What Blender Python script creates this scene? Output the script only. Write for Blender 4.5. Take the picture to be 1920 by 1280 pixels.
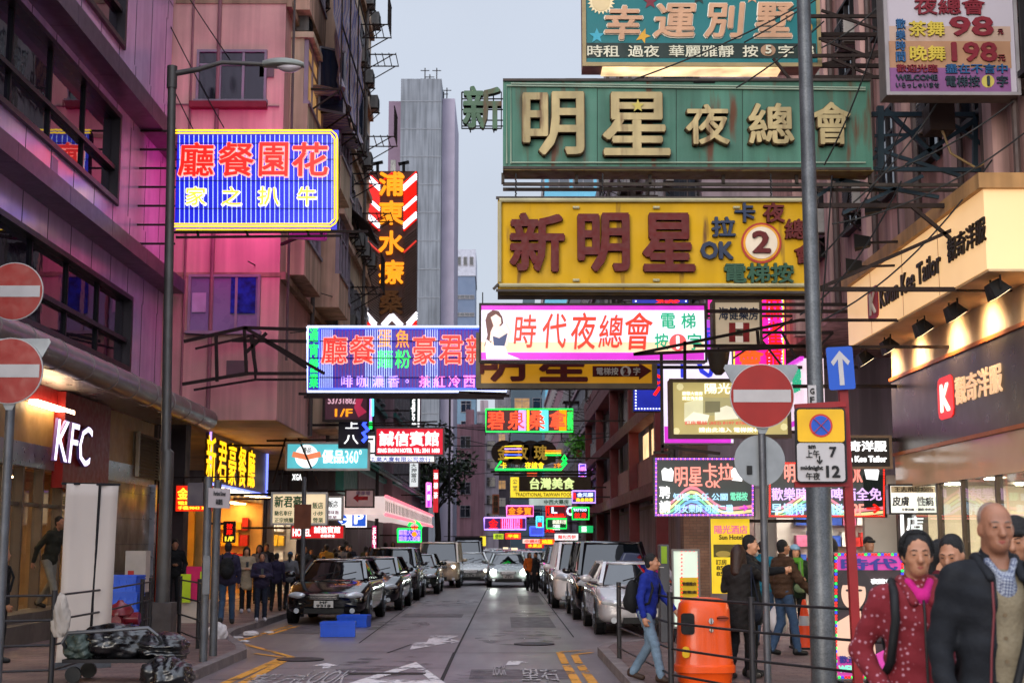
import bpy, math, random
import numpy as np
from mathutils import Vector, Matrix
random.seed(7)
R = math.radians
for o in list(bpy.data.objects): bpy.data.objects.remove(o)
SC = bpy.context.scene
COL = SC.collection
# ------------------------------------------------------------------ camera
F = 2667.0                      # focal length in photo pixels (1920 wide), a 50 mm lens
TH = math.atan(380 / F)         # pitched up
PS = math.atan(20 / F * math.cos(TH))
CZ = 1.65
cd = bpy.data.cameras.new('camera'); cam = bpy.data.objects.new('camera', cd); COL.objects.link(cam)
cam.location = (0, 0, CZ); cam.rotation_euler = (math.pi / 2 + TH, 0, -PS)
cd.sensor_width = 36; cd.lens = F / 1920 * 36; cd.clip_start = .1; cd.clip_end = 3000
cd.dof.use_dof = True; cd.dof.focus_distance = 21; cd.dof.aperture_fstop = 4.0
SC.camera = cam
# ------------------------------------------------------------------ sky, sun, exposure
W = bpy.data.worlds.new('World'); SC.world = W; W.use_nodes = True
nt = W.node_tree; bg = nt.nodes['Background']
sky = nt.nodes.new('ShaderNodeTexSky'); sky.sky_type = 'NISHITA'; sky.sun_disc = False
sky.sun_elevation = R(14); sky.sun_rotation = R(200); sky.air_density = 1.0; sky.dust_density = 2.0
mx = nt.nodes.new('ShaderNodeMixRGB'); mx.inputs[0].default_value = .80
mx.inputs[2].default_value = (8.3, 9.0, 10.4, 1)   # an even grey cloud sheet over most of the sky
nt.links.new(sky.outputs[0], mx.inputs[1])
tcw = nt.nodes.new('ShaderNodeTexCoord'); nzw = nt.nodes.new('ShaderNodeTexNoise'); nzw.inputs['Scale'].default_value = 2.2; nzw.inputs['Detail'].default_value = 4
mpw = nt.nodes.new('ShaderNodeMapRange'); mpw.inputs[1].default_value = .3; mpw.inputs[2].default_value = .7; mpw.inputs[3].default_value = .9; mpw.inputs[4].default_value = 1.1
ml = nt.nodes.new('ShaderNodeMixRGB'); ml.blend_type = 'MULTIPLY'; ml.inputs[0].default_value = 1
nt.links.new(tcw.outputs['Generated'], nzw.inputs['Vector']); nt.links.new(nzw.outputs[0], mpw.inputs[0])
nt.links.new(mx.outputs[0], ml.inputs[1]); nt.links.new(mpw.outputs[0], ml.inputs[2])
# an overcast dome: brighter overhead than low down, and raised behind the camera as added fill
sx = nt.nodes.new('ShaderNodeSeparateXYZ'); nt.links.new(tcw.outputs['Generated'], sx.inputs[0])
def _mr(src, a, b, c, d):
    m = nt.nodes.new('ShaderNodeMapRange'); m.interpolation_type = 'SMOOTHSTEP'
    for i, v in enumerate((a, b, c, d)): m.inputs[i + 1].default_value = v
    nt.links.new(src, m.inputs[0]); return m.outputs[0]
ad = nt.nodes.new('ShaderNodeMath'); ad.operation = 'ADD'; nt.links.new(_mr(sx.outputs[2], .5, .95, 1, 3.2), ad.inputs[0]); nt.links.new(_mr(sx.outputs[1], .2, -.8, 0, 1.5), ad.inputs[1])
ml2 = nt.nodes.new('ShaderNodeMixRGB'); ml2.blend_type = 'MULTIPLY'; ml2.inputs[0].default_value = 1; nt.links.new(ml.outputs[0], ml2.inputs[1]); nt.links.new(ad.outputs[0], ml2.inputs[2])
nt.links.new(ml2.outputs[0], bg.inputs[0]); bg.inputs[1].default_value = .068
sl = bpy.data.lights.new('sun', 'SUN'); sl.energy = 1.2; sl.angle = R(30); sl.color = (1, .93, .86)
so = bpy.data.objects.new('sun', sl); COL.objects.link(so); so.rotation_euler = (R(76), 0, R(-20))
SC.view_settings.view_transform = 'Standard'; SC.view_settings.look = 'None'
SC.view_settings.exposure = .42; SC.view_settings.gamma = 1
SC.render.engine = 'CYCLES'
cy = SC.cycles; cy.use_denoising = True; cy.max_bounces = 6; cy.diffuse_bounces = 4; cy.glossy_bounces = 4
cy.transmission_bounces = 6; cy.transparent_max_bounces = 8; cy.sample_clamp_indirect = 6; cy.caustics_reflective = False; cy.caustics_refractive = False
# ------------------------------------------------------------------ photo pixel -> place in the street
_r = Vector((math.cos(PS), -math.sin(PS), 0)); _d = Vector((math.sin(PS) * math.cos(TH), math.cos(PS) * math.cos(TH), math.sin(TH))); _u = _r.cross(_d)
def ray(px, py): return _r * ((px - 960) / F) - _u * ((py - 640) / F) + _d
def onY(px, py, Y): d = ray(px, py); return Vector((0, 0, CZ)) + d * (Y / d.y)
def onX(px, py, X): d = ray(px, py); return Vector((0, 0, CZ)) + d * (X / d.x)
def onZ(px, py, Z): d = ray(px, py); return Vector((0, 0, CZ)) + d * ((Z - CZ) / d.z)
PV = .12                        # pavement height
# ------------------------------------------------------------------ colour and materials
def hexc(h):
    if not isinstance(h, str): return tuple(h)
    h = h.lstrip('#'); c = [int(h[i:i + 2], 16) / 255 for i in (0, 2, 4)]
    return tuple(x / 12.92 if x <= .04045 else ((x + .055) / 1.055) ** 2.4 for x in c)
MATS = {}
def _nz(nt, scale, detail=5, coord='Object', sc=None):
    tc = nt.nodes.new('ShaderNodeTexCoord'); n = nt.nodes.new('ShaderNodeTexNoise')
    n.inputs['Scale'].default_value = scale; n.inputs['Detail'].default_value = detail
    if sc:
        mp = nt.nodes.new('ShaderNodeMapping'); mp.inputs['Scale'].default_value = sc
        nt.links.new(tc.outputs[coord], mp.inputs[0]); nt.links.new(mp.outputs[0], n.inputs['Vector'])
    else: nt.links.new(tc.outputs[coord], n.inputs['Vector'])
    return n
def _rng(nt, src, a, b, lo=.3, hi=.7):
    m = nt.nodes.new('ShaderNodeMapRange'); m.inputs[1].default_value = lo; m.inputs[2].default_value = hi
    m.inputs[3].default_value = a; m.inputs[4].default_value = b; nt.links.new(src, m.inputs[0]); return m.outputs[0]
def M(name, col, rough=.6, metal=0, var=.15, scale=2.5, bump=0, streak=0, coat=0, spec=.3, fine=0, rust=0):
    """painted / plain surface: colour broken up by noise, vertical dirt streaks, rust, bump"""
    if name in MATS: return MATS[name]
    m = bpy.data.materials.new(name); m.use_nodes = True; t = m.node_tree; b = t.nodes['Principled BSDF']
    c = hexc(col); b.inputs['Roughness'].default_value = rough; b.inputs['Metallic'].default_value = metal
    b.inputs['Specular IOR Level'].default_value = spec; b.inputs['Coat Weight'].default_value = coat; b.inputs['Coat Roughness'].default_value = .04
    h = t.nodes.new('ShaderNodeHueSaturation'); h.inputs['Color'].default_value = (*c, 1)
    n = _nz(t, scale); v = _rng(t, n.outputs[0], 1 - var, 1 + var)
    if streak:
        n2 = _nz(t, 1.0, 4, sc=(3.5, 3.5, .18)); v2 = _rng(t, n2.outputs[0], 1 - streak, 1.0, .38, .6)
        mm = t.nodes.new('ShaderNodeMath'); mm.operation = 'MULTIPLY'; t.links.new(v, mm.inputs[0]); t.links.new(v2, mm.inputs[1]); v = mm.outputs[0]
    if fine:
        n3 = _nz(t, 60, 3); v3 = _rng(t, n3.outputs[0], 1 - fine, 1 + fine)
        mm = t.nodes.new('ShaderNodeMath'); mm.operation = 'MULTIPLY'; t.links.new(v, mm.inputs[0]); t.links.new(v3, mm.inputs[1]); v = mm.outputs[0]
    t.links.new(v, h.inputs['Value']); out = h.outputs[0]
    if rust:
        n4 = _nz(t, 1.0, 5, sc=(5, 5, .7)); f = _rng(t, n4.outputs[0], 0, 1, .62 - rust * .15, .74 - rust * .15)
        x = t.nodes.new('ShaderNodeMixRGB'); t.links.new(f, x.inputs[0]); t.links.new(out, x.inputs[1]); x.inputs[2].default_value = (.09, .035, .015, 1); out = x.outputs[0]
    t.links.new(out, b.inputs['Base Color'])
    rr = _nz(t, scale * 3, 3); t.links.new(_rng(t, rr.outputs[0], max(0, rough - (.04 if metal else .1)), min(1, rough + (.04 if metal else .1))), b.inputs['Roughness'])
    if bump:
        nb = _nz(t, scale * 8, 4); bp = t.nodes.new('ShaderNodeBump'); bp.inputs['Strength'].default_value = bump; bp.inputs['Distance'].default_value = .02
        t.links.new(nb.outputs[0], bp.inputs['Height']); t.links.new(bp.outputs[0], b.inputs['Normal'])
    MATS[name] = m; return m
EK = .8
def E(name, col, strength=1.0, base=None, sample=True, var=.12, scale=3):
    """a surface that gives off light (lit sign face, tube, lamp)"""
    if name in MATS: return MATS[name]
    m = bpy.data.materials.new(name); m.use_nodes = True; t = m.node_tree; b = t.nodes['Principled BSDF']
    c = hexc(col); b.inputs['Base Color'].default_value = (*(hexc(base) if base else [x * .6 for x in c]), 1)
    b.inputs['Roughness'].default_value = .35; b.inputs['Emission Color'].default_value = (*c, 1)
    n = _nz(t, scale, 3); t.links.new(_rng(t, n.outputs[0], EK * strength * (1 - var), EK * strength * (1 + var)), b.inputs['Emission Strength'])
    try: m.cycles.emission_sampling = 'AUTO' if sample else 'NONE'
    except Exception: pass
    MATS[name] = m; return m
def GLASS(name, tint=(.8, .85, .85), rough=.03, dark=None, alpha=None):
    if name in MATS: return MATS[name]
    m = bpy.data.materials.new(name); m.use_nodes = True; t = m.node_tree; b = t.nodes['Principled BSDF']
    b.inputs['Roughness'].default_value = rough
    if dark is not None:
        b.inputs['Base Color'].default_value = (*hexc(dark), 1); b.inputs['Specular IOR Level'].default_value = .8
        n = _nz(t, 1.2, 3); bp = t.nodes.new('ShaderNodeBump'); bp.inputs['Strength'].default_value = .05; bp.inputs['Distance'].default_value = .05
        t.links.new(n.outputs[0], bp.inputs['Height']); t.links.new(bp.outputs[0], b.inputs['Normal'])
    else:
        tr = t.nodes.new('ShaderNodeBsdfTransparent'); tr.inputs[0].default_value = (*tint, 1)
        gl = t.nodes.new('ShaderNodeBsdfGlossy'); gl.inputs['Roughness'].default_value = rough
        fr = t.nodes.new('ShaderNodeFresnel'); fr.inputs[0].default_value = 1.5
        ms = t.nodes.new('ShaderNodeMixShader'); gm = t.nodes.new('ShaderNodeNewGeometry'); iv = t.nodes.new('ShaderNodeMath'); iv.operation = 'MULTIPLY_ADD'; iv.inputs[1].default_value = -1; iv.inputs[2].default_value = 1; t.links.new(gm.outputs['Backfacing'], iv.inputs[0]); mu = t.nodes.new('ShaderNodeMath'); mu.operation = 'MULTIPLY'; t.links.new(iv.outputs[0], mu.inputs[0]); t.links.new(fr.outputs[0], mu.inputs[1]); t.links.new(mu.outputs[0], ms.inputs[0]); t.links.new(tr.outputs[0], ms.inputs[1]); t.links.new(gl.outputs[0], ms.inputs[2])
        t.links.new(ms.outputs[0], t.nodes['Material Output'].inputs[0])
    MATS[name] = m; return m
# ------------------------------------------------------------------ objects
OFF = {}
def tag(o, label=None, cat=None, group=None, kind=None):
    if label: o['label'] = label
    if cat: o['category'] = cat
    if group: o['group'] = group
    if kind: o['kind'] = kind
    return o
def thing(name, label, cat, loc=(0, 0, 0), group=None):
    o = bpy.data.objects.new(name, None); COL.objects.link(o); o.location = loc; o.empty_display_size = .2
    OFF[o.name] = Vector(loc); return tag(o, label, cat, group)
def tree_copy(o, loc=None, rz=None, label=None, parent=None, group=None):
    c = o.copy(); COL.objects.link(c); c.parent = parent
    if loc is not None: c.location = loc
    if rz is not None: c.rotation_euler = (0, 0, rz)
    if label: c['label'] = label
    if group: c['group'] = group
    OFF[c.name] = OFF.get(o.name, Vector())
    for ch in list(o.children): tree_copy(ch, parent=c)
    return c
class MB:
    def __init__(s): s.v = []; s.f = []; s.m = []; s.mi = 0
    def add(s, vs, fs, mi=None):
        b = len(s.v); s.v += [tuple(x) for x in vs]; s.f += [tuple(i + b for i in f) for f in fs]; s.m += [s.mi if mi is None else mi] * len(fs); return s
    def box(s, a, b, mi=None):
        x0, x1 = sorted((a[0], b[0])); y0, y1 = sorted((a[1], b[1])); z0, z1 = sorted((a[2], b[2]))
        return s.add([(x0, y0, z0), (x1, y0, z0), (x1, y1, z0), (x0, y1, z0), (x0, y0, z1), (x1, y0, z1), (x1, y1, z1), (x0, y1, z1)],
                     [(0, 3, 2, 1), (4, 5, 6, 7), (0, 1, 5, 4), (1, 2, 6, 5), (2, 3, 7, 6), (3, 0, 4, 7)], mi)
    def cbox(s, c, d, mi=None): return s.box([c[i] - d[i] / 2 for i in range(3)], [c[i] + d[i] / 2 for i in range(3)], mi)
    def bar(s, p, q, w=.05, h=None, mi=None):
        """square-section bar between two points"""
        p, q = Vector(p), Vector(q); d = (q - p)
        if d.length < 1e-6: return s
        d.normalize(); up = Vector((0, 0, 1)) if abs(d.z) < .95 else Vector((0, 1, 0))
        a = d.cross(up).normalized() * (w / 2); b = a.cross(d).normalized() * ((h or w) / 2)
        vs = [p - a - b, p + a - b, p + a + b, p - a + b, q - a - b, q + a - b, q + a + b, q - a + b]
        return s.add(vs, [(0, 1, 2, 3), (7, 6, 5, 4), (0, 4, 5, 1), (1, 5, 6, 2), (2, 6, 7, 3), (3, 7, 4, 0)], mi)
    def tube(s, pts, r=.02, n=8, mi=None, caps=True):
        pts = [Vector(p) for p in pts]; rs = r if isinstance(r, (list, tuple)) else [r] * len(pts); rings = []; vs = []; a = None
        for i, p in enumerate(pts):
            d = (pts[min(i + 1, len(pts) - 1)] - pts[max(i - 1, 0)])
            d = d.normalized() if d.length > 1e-9 else Vector((0, 0, 1))
            if a is None: a = d.cross(Vector((0, 0, 1)) if abs(d.z) < .9 else Vector((1, 0, 0))).normalized()
            else:
                a = a - d * a.dot(d); a = a.normalized() if a.length > 1e-6 else d.orthogonal().normalized()
            b = d.cross(a)
            vs += [p + (a * math.cos(2 * math.pi * k / n) + b * math.sin(2 * math.pi * k / n)) * rs[i] for k in range(n)]
        fs = [(i * n + k, i * n + (k + 1) % n, (i + 1) * n + (k + 1) % n, (i + 1) * n + k) for i in range(len(pts) - 1) for k in range(n)]
        if caps: fs += [tuple(range(n - 1, -1, -1)), tuple((len(pts) - 1) * n + k for k in range(n))]
        return s.add(vs, fs, mi)
    def lathe(s, prof, c=(0, 0, 0), n=24, mi=None, axis='z', sx=1, sy=1):
        vs = []
        for r, z in prof:
            for k in range(n):
                x, y = r * math.cos(2 * math.pi * k / n) * sx, r * math.sin(2 * math.pi * k / n) * sy
                p = (x, y, z) if axis == 'z' else ((x, z, y) if axis == 'y' else (z, x, y))
                vs.append((c[0] + p[0], c[1] + p[1], c[2] + p[2]))
        N = len(prof)
        fs = [(i * n + k, i * n + (k + 1) % n, (i + 1) * n + (k + 1) % n, (i + 1) * n + k) for i in range(N - 1) for k in range(n)]
        fs += [tuple(range(n - 1, -1, -1)), tuple((N - 1) * n + k for k in range(n))]
        return s.add(vs, fs, mi)
    def prism(s, poly, fr, d, mi=None):
        """2-D outline in the frame fr=(o,ux,uy,n), from the frame plane back by d"""
        o, ux, uy, n = fr; k = len(poly)
        a = [o + ux * p[0] + uy * p[1] for p in poly]; b = [x - n * d for x in a]
        return s.add(a + b, [tuple(range(k)), tuple(range(2 * k - 1, k - 1, -1))] + [(i, k + i, k + (i + 1) % k, (i + 1) % k) for i in range(k)], mi)
    def build(s, name, mats, parent=None, smooth=False, loc=None, sub=0, bevel=0, weld=False):
        me = bpy.data.meshes.new(name); off = OFF[parent.name] if parent is not None else Vector(loc or (0, 0, 0))
        me.from_pydata([(x[0] - off[0], x[1] - off[1], x[2] - off[2]) for x in s.v], [], s.f)
        ms = mats if isinstance(mats, (list, tuple)) else [mats]
        for m in ms: me.materials.append(m)
        if len(ms) > 1: me.polygons.foreach_set('material_index', s.m)
        if smooth is True: me.polygons.foreach_set('use_smooth', [True] * len(me.polygons))
        elif smooth: me.polygons.foreach_set('use_smooth', [True] * len(me.polygons)); me.set_sharp_from_angle(angle=R(smooth))
        me.validate(); me.update()
        o = bpy.data.objects.new(name, me); COL.objects.link(o)
        if parent is not None: o.parent = parent
        else: o.location = off
        OFF[o.name] = off
        if bevel:
            bm = o.modifiers.new('bevel', 'BEVEL'); bm.width = bevel; bm.segments = 2; bm.limit_method = 'ANGLE'
        if sub:
            sm = o.modifiers.new('sub', 'SUBSURF'); sm.levels = sub; sm.render_levels = sub
        return o
X_, Y_, Z_ = Vector((1, 0, 0)), Vector((0, 1, 0)), Vector((0, 0, 1))
# ------------------------------------------------------------------ lettering
GC = {}
def glyphs(s, bold=.0, ext=.0, shear=0, sp=1.0):
    k = (s, bold, ext, shear, sp)
    if k in GC: return GC[k]
    c = bpy.data.curves.new('t', 'FONT'); c.body = s; c.size = 1; c.offset = bold; c.extrude = ext; c.resolution_u = 2; c.shear = shear; c.space_character = sp
    o = bpy.data.objects.new('t', c); COL.objects.link(o)
    dg = bpy.context.evaluated_depsgraph_get(); me = bpy.data.meshes.new_from_object(o.evaluated_get(dg))
    vs = np.zeros(len(me.vertices) * 3); me.vertices.foreach_get('co', vs); vs = vs.reshape(-1, 3)
    fs = [tuple(p.vertices) for p in me.polygons]
    bpy.data.objects.remove(o); bpy.data.curves.remove(c); bpy.data.meshes.remove(me)
    GC[k] = (vs, fs); return GC[k]
def put(mb, s, fr, x0, y0, x1, y1, d=.03, bold=.02, keep=False, grow=0, shear=0, sp=1.0, mi=None):
    """set the string s into the rectangle x0..x1, y0..y1 of frame fr, standing d proud of it; bold thickens the strokes (em units)"""
    vs, fs = glyphs(s, 0, .05, shear, sp)
    if len(vs) == 0: return mb
    a = vs.min(0); b = vs.max(0); g = bold * (.52 if any(ord(c) > 0x2e80 for c in s) else (.75 if bold > .04 else 1)); w = max(b[0] - a[0], 1e-4) + 2 * g; h = max(b[1] - a[1], 1e-4) + 2 * g
    kx = (x1 - x0 + 2 * grow) / w; ky = (y1 - y0 + 2 * grow) / h
    if keep or s == '1': kx = ky = min(kx, ky)
    o, ux, uy, n = fr; cx, cy_ = (x0 + x1) / 2, (y0 + y1) / 2
    sh = [(0, 0)]
    if g: sh = [(g * math.cos(t * math.pi / 3), g * math.sin(t * math.pi / 3)) for t in range(6)]
    if g > .035: sh.append((0, 0))
    O = np.array(o); UX = np.array(ux); UY = np.array(uy); N = np.array(n)
    for i, (sx, sy) in enumerate(sh):
        X = cx + (vs[:, 0] + sx - (a[0] + b[0]) / 2) * kx; Y = cy_ + (vs[:, 1] + sy - (a[1] + b[1]) / 2) * ky
        D = np.where(vs[:, 2] > 0, d + .0012 * i, 0)
        P = O + X[:, None] * UX + Y[:, None] * UY + D[:, None] * N
        mb.add(P.tolist(), fs, mi)
    return mb
# ================================================================== GROUND
def road_mat():
    m = M('road_surface', '#655a5c', .42, 0, .28, .5, bump=.3, fine=.3, spec=.5)
    t = m.node_tree; b = t.nodes['Principled BSDF']
    n = _nz(t, 1.0, 4, sc=(.9, .12, 1)); n.inputs['Scale'].default_value = .9
    for l in list(b.inputs['Roughness'].links): t.links.remove(l)
    t.links.new(_rng(t, n.outputs[0], .24, .55), b.inputs['Roughness'])
    return m
def brick_mat(name, a, b_, mortar, scale, w=.5, h=.25, rough=.7, coord='Object', plane=None, ms=.012):
    m = bpy.data.materials.new(name); m.use_nodes = True; t = m.node_tree; b = t.nodes['Principled BSDF']
    tc = t.nodes.new('ShaderNodeTexCoord'); br = t.nodes.new('ShaderNodeTexBrick'); mp = t.nodes.new('ShaderNodeMapping')
    if plane:
        sp = t.nodes.new('ShaderNodeSeparateXYZ'); cb_ = t.nodes.new('ShaderNodeCombineXYZ'); t.links.new(tc.outputs[coord], sp.inputs[0]); t.links.new(sp.outputs[1 if plane == 'x' else 0], cb_.inputs[0]); t.links.new(sp.outputs[2], cb_.inputs[1]); t.links.new(cb_.outputs[0], br.inputs['Vector'])
    else: t.links.new(tc.outputs[coord], mp.inputs[0]); t.links.new(mp.outputs[0], br.inputs['Vector'])
    br.inputs['Color1'].default_value = (*hexc(a), 1); br.inputs['Color2'].default_value = (*hexc(b_), 1); br.inputs['Mortar'].default_value = (*hexc(mortar), 1)
    br.inputs['Scale'].default_value = scale; br.inputs['Brick Width'].default_value = w; br.inputs['Row Height'].default_value = h; br.inputs['Mortar Size'].default_value = ms
    h_ = t.nodes.new('ShaderNodeHueSaturation'); n = _nz(t, .8, 6); t.links.new(_rng(t, n.outputs[0], .6, 1.25), h_.inputs['Value'])
    t.links.new(br.outputs[0], h_.inputs['Color']); t.links.new(h_.outputs[0], b.inputs['Base Color'])
    bp = t.nodes.new('ShaderNodeBump'); bp.inputs['Strength'].default_value = .4; bp.inputs['Distance'].default_value = .01; bp.invert = True
    t.links.new(br.outputs['Fac'], bp.inputs['Height']); t.links.new(bp.outputs[0], b.inputs['Normal'])
    n2 = _nz(t, 2, 4); t.links.new(_rng(t, n2.outputs[0], rough - .15, rough + .15), b.inputs['Roughness'])
    MATS[name] = m; return m
mb = MB(); mb.add([(-500, -120, 0), (500, -120, 0), (500, 1600, 0), (-500, 1600, 0)], [(0, 1, 2, 3)])
tag(mb.build('road', road_mat()), kind='structure')
PAVE = brick_mat('paver_bricks', '#5c4645', '#6d5550', '#33292b', 2.0, .5, .25)
KERB = M('kerb_stone', '#6b6262', .7, 0, .25, 3, bump=.3)
def arc(cx, cy, r, a0, a1, n=6): return [(cx + r * math.cos(R(a0 + (a1 - a0) * i / n)), cy + r * math.sin(R(a0 + (a1 - a0) * i / n))) for i in range(n + 1)]
LP = [(-80, 14.2)] + arc(-4.75, 15.2, 1.0, -90, 0) + [(-3.75, 21.4), (-3.95, 22.4), (-4.7, 25.0), (-4.85, 26.5), (-4.75, 60), (-4.7, 420)]
RP = [(80, 10.6)] + arc(3.45, 12.6, 2.0, 270, 180) + [(1.45, 21.8), (1.62, 22.7), (2.3, 23.6), (3.5, 24.8), (3.6, 26), (3.6, 420)]
def pavement(pts, far, name):
    m = MB(); poly = pts + [(far, 420)]; k = len(poly)
    if far < 0: poly = poly
    v = [(x, y, PV) for x, y in poly] + [(x, y, -.2) for x, y in poly]
    m.add(v, [tuple(range(k)), *[(i, k + i, k + (i + 1) % k, (i + 1) % k) for i in range(k)]])
    tag(m.build(name, PAVE), kind='structure')
    kb = MB()
    for (a, b) in zip(pts, pts[1:]):
        a, b = Vector((*a, 0)), Vector((*b, 0)); d = (b - a).normalized(); L = (b - a).length
        nn = Vector((-d.y, d.x, 0)) if far < 0 else Vector((d.y, -d.x, 0))
        if (b - a).length > 30: segs = int(min(L, 60) / 1.0); L = min(L, 60)
        else: segs = max(1, round(L / 1.0))
        if a.x < -60 or a.x > 60: a = b - d * 14; L = 14; segs = 14
        nn = nn if nn.dot(Vector((far, 100, 0)) - a) > 0 else -nn
        for i in range(segs):
            p = a + d * (L * i / segs + .006); q = a + d * (L * (i + 1) / segs - .006)
            vs = [p - nn * .004, q - nn * .004, q + nn * .15, p + nn * .15]
            kb.add([(w.x, w.y, PV + .005) for w in vs] + [(w.x, w.y, 0.001) for w in vs], [(0, 1, 2, 3), (0, 4, 5, 1), (1, 5, 6, 2), (2, 6, 7, 3), (3, 7, 4, 0)])
    tag(kb.build(name + '_kerb' if 0 else 'kerb', KERB), kind='structure')
pavement(LP, -80, 'pavement'); pavement(RP, 80, 'pavement')
# joints and old patches in the carriageway
jm = MB(); JM = M('joint_tar', '#1d1a1c', .8)
def strip(m, x0, y0, x1, y1, w, z=.004):
    a, b = Vector((x0, y0, z)), Vector((x1, y1, z)); d = (b - a).normalized(); n = Vector((-d.y, d.x, 0)) * w / 2
    m.add([a - n, b - n, b + n, a + n], [(0, 1, 2, 3)])
strip(jm, -.74, 13, -.72, 22.4, .05); strip(jm, -.71, 22.4, -.5, 60, .035); strip(jm, -.5, 60, -.5, 200, .03)
strip(jm, -2.4, 24.5, -2.6, 60, .025); strip(jm, 1.3, 26, 1.35, 60, .025)
for y in (17.9, 22.5, 27.0, 33.5, 39.5, 46, 52, 58, 66): strip(jm, -4.6 if y > 24 else -3.6, y + .06, -.72 if y < 60 else 3.5, y, .03)
for y in (22.3, 28.5, 35, 41, 48, 54): strip(jm, -.7, y, 3.4 if y > 25 else 1.4, y + .05, .03)
strip(jm, -1.75, 22.3, -1.5, 24.2, .035); strip(jm, -1.0, 14, 6, 14.05, .03); strip(jm, -3.6, 19.6, -.75, 19.6, .02)
tag(jm.build('road_joint', JM), kind='structure')
pm = MB()
for (x0, y0, x1, y1) in ((-2.3, 33, -.9, 34.8), (.2, 29, 1.1, 33.2), (-.4, 18.0, .9, 19.4), (-4.4, 27.2, -3.4, 29), (.5, 40, 1.2, 47)): pm.add([(x0, y0, .003), (x1, y0, .003), (x1, y1, .003), (x0, y1, .003)], [(0, 1, 2, 3)])
tag(pm.build('road_patch', M('patch_tar', '#4c4346', .5, 0, .2, 1.5, bump=.2, fine=.1)), kind='structure')
# painted markings: worn paint, dropped out by noise
def worn(name, col):
    m = M(name, col, .6, 0, .12, 4, fine=.1); t = m.node_tree; b = t.nodes['Principled BSDF']
    n = _nz(t, 9, 7); n2 = _nz(t, 1.3, 2); a = t.nodes.new('ShaderNodeMath'); a.operation = 'ADD'
    t.links.new(n.outputs[0], a.inputs[0]); t.links.new(n2.outputs[0], a.inputs[1])
    f = _rng(t, a.outputs[0], 0, .95, .80, .95); t.links.new(f, b.inputs['Alpha']); return m
WH = worn('road_paint_white', '#c9c2c4'); WH2 = worn('road_paint_faded', '#9a9496')
YE = worn('road_paint_yellow', '#c98a2a')
def gpoly(m, pts, z=.008):
    v = [onZ(px, py, z) for px, py in pts]; m.add(v, [tuple(range(len(v)))])
GZ = lambda px, py: onZ(px, py, .008)
def gtext(m, s, x0, y0, x1, y1, bold=.03): put(m, s, (Vector((0, 0, .008)), X_, Y_, Z_), x0, y0, x1, y1, d=.003, bold=bold)
m = MB(); a, b = (-1.62, 23.2), (0, 0)
gpoly(m, [(808, 1190), (860, 1191), (826, 1203), (838, 1205), (768, 1217), (776, 1204), (800, 1203)]); tag(m.build('arrow_marking', WH), kind='structure')
m = MB(); gpoly(m, [(820, 1200.5), (846, 1200.5), (845, 1197), (863, 1201), (845, 1205.5), (846, 1203), (815, 1203)], .012); tag(m.build('arrow_marking', WH), kind='structure')
def ring(m, outer, inner):
    v = [GZ(*p) for p in outer] + [GZ(*p) for p in inner]; k = len(outer); m.add(v, [(i, (i + 1) % k, k + (i + 1) % k, k + i) for i in range(k)])
m = MB(); ring(m, [(780, 1240), (640, 1284), (842, 1284)], [(776, 1250), (700, 1273), (806, 1273)]); tag(m.build('triangle_marking', WH), kind='structure')
for (pts, txt) in (([(612, 1242), (636, 1247), (621, 1248), (618, 1252), (604, 1252), (607, 1247), (585, 1247)], None), ([(948, 1246), (953, 1239), (966, 1237), (992, 1241), (976, 1242), (972, 1246)], None)):
    m = MB(); gpoly(m, pts); tag(m.build('arrow_marking', WH), kind='structure')
def textmark(s, px0, py0, px1, py1, bold=.02):
    m = MB(); p, q = GZ(px0, py0), GZ(px1, py1); gtext(m, s, p.x, q.y, q.x, p.y, bold); tag(m.build('lettering_marking', WH2), kind='structure')
textmark('望左', 486, 1262, 560, 1282, .0); textmark('LOOK', 588, 1256, 640, 1282, 0); textmark('望右', 975, 1252, 1052, 1276); textmark('LOOK', 925, 1247, 950, 1266)
m = MB(); pl = lambda pts, w: [strip(m, GZ(*p).x, GZ(*p).y, GZ(*q).x, GZ(*q).y, w, .008) for p, q in zip(pts, pts[1:])]
pl([(412, 1284), (530, 1232)], .13); pl([(447, 1284), (546, 1230)], .13); pl([(479, 1224), (530, 1231)], .1); pl([(434, 1200), (546, 1230)], .1); pl([(434, 1204), (488, 1190)], .1)
pl([(490, 1188), (545, 1171)], .1); pl([(504, 1189), (560, 1172)], .1)
tag(m.build('yellow_line', YE), kind='structure')
m = MB(); pl([(1048, 1221), (1110, 1217)], .1); pl([(1049, 1222), (1060, 1243)], .11); pl([(1062, 1246), (1085, 1284)], .12); pl([(1076, 1226), (1110, 1222)], .1); pl([(1077, 1227), (1086, 1243)], .11); pl([(1088, 1246), (1116, 1284)], .12)
tag(m.build('yellow_line', YE), kind='structure')
m = MB(); p = GZ(725, 1262); root = m.cbox((p.x, p.y, .012), (1.0, .12, .02)).build('drain_grating', M('cast_iron', '#2a2628', .5, .6, bump=.3)); tag(root, 'narrow ribbed iron grating across the painted triangle on the road', 'drain')
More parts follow.
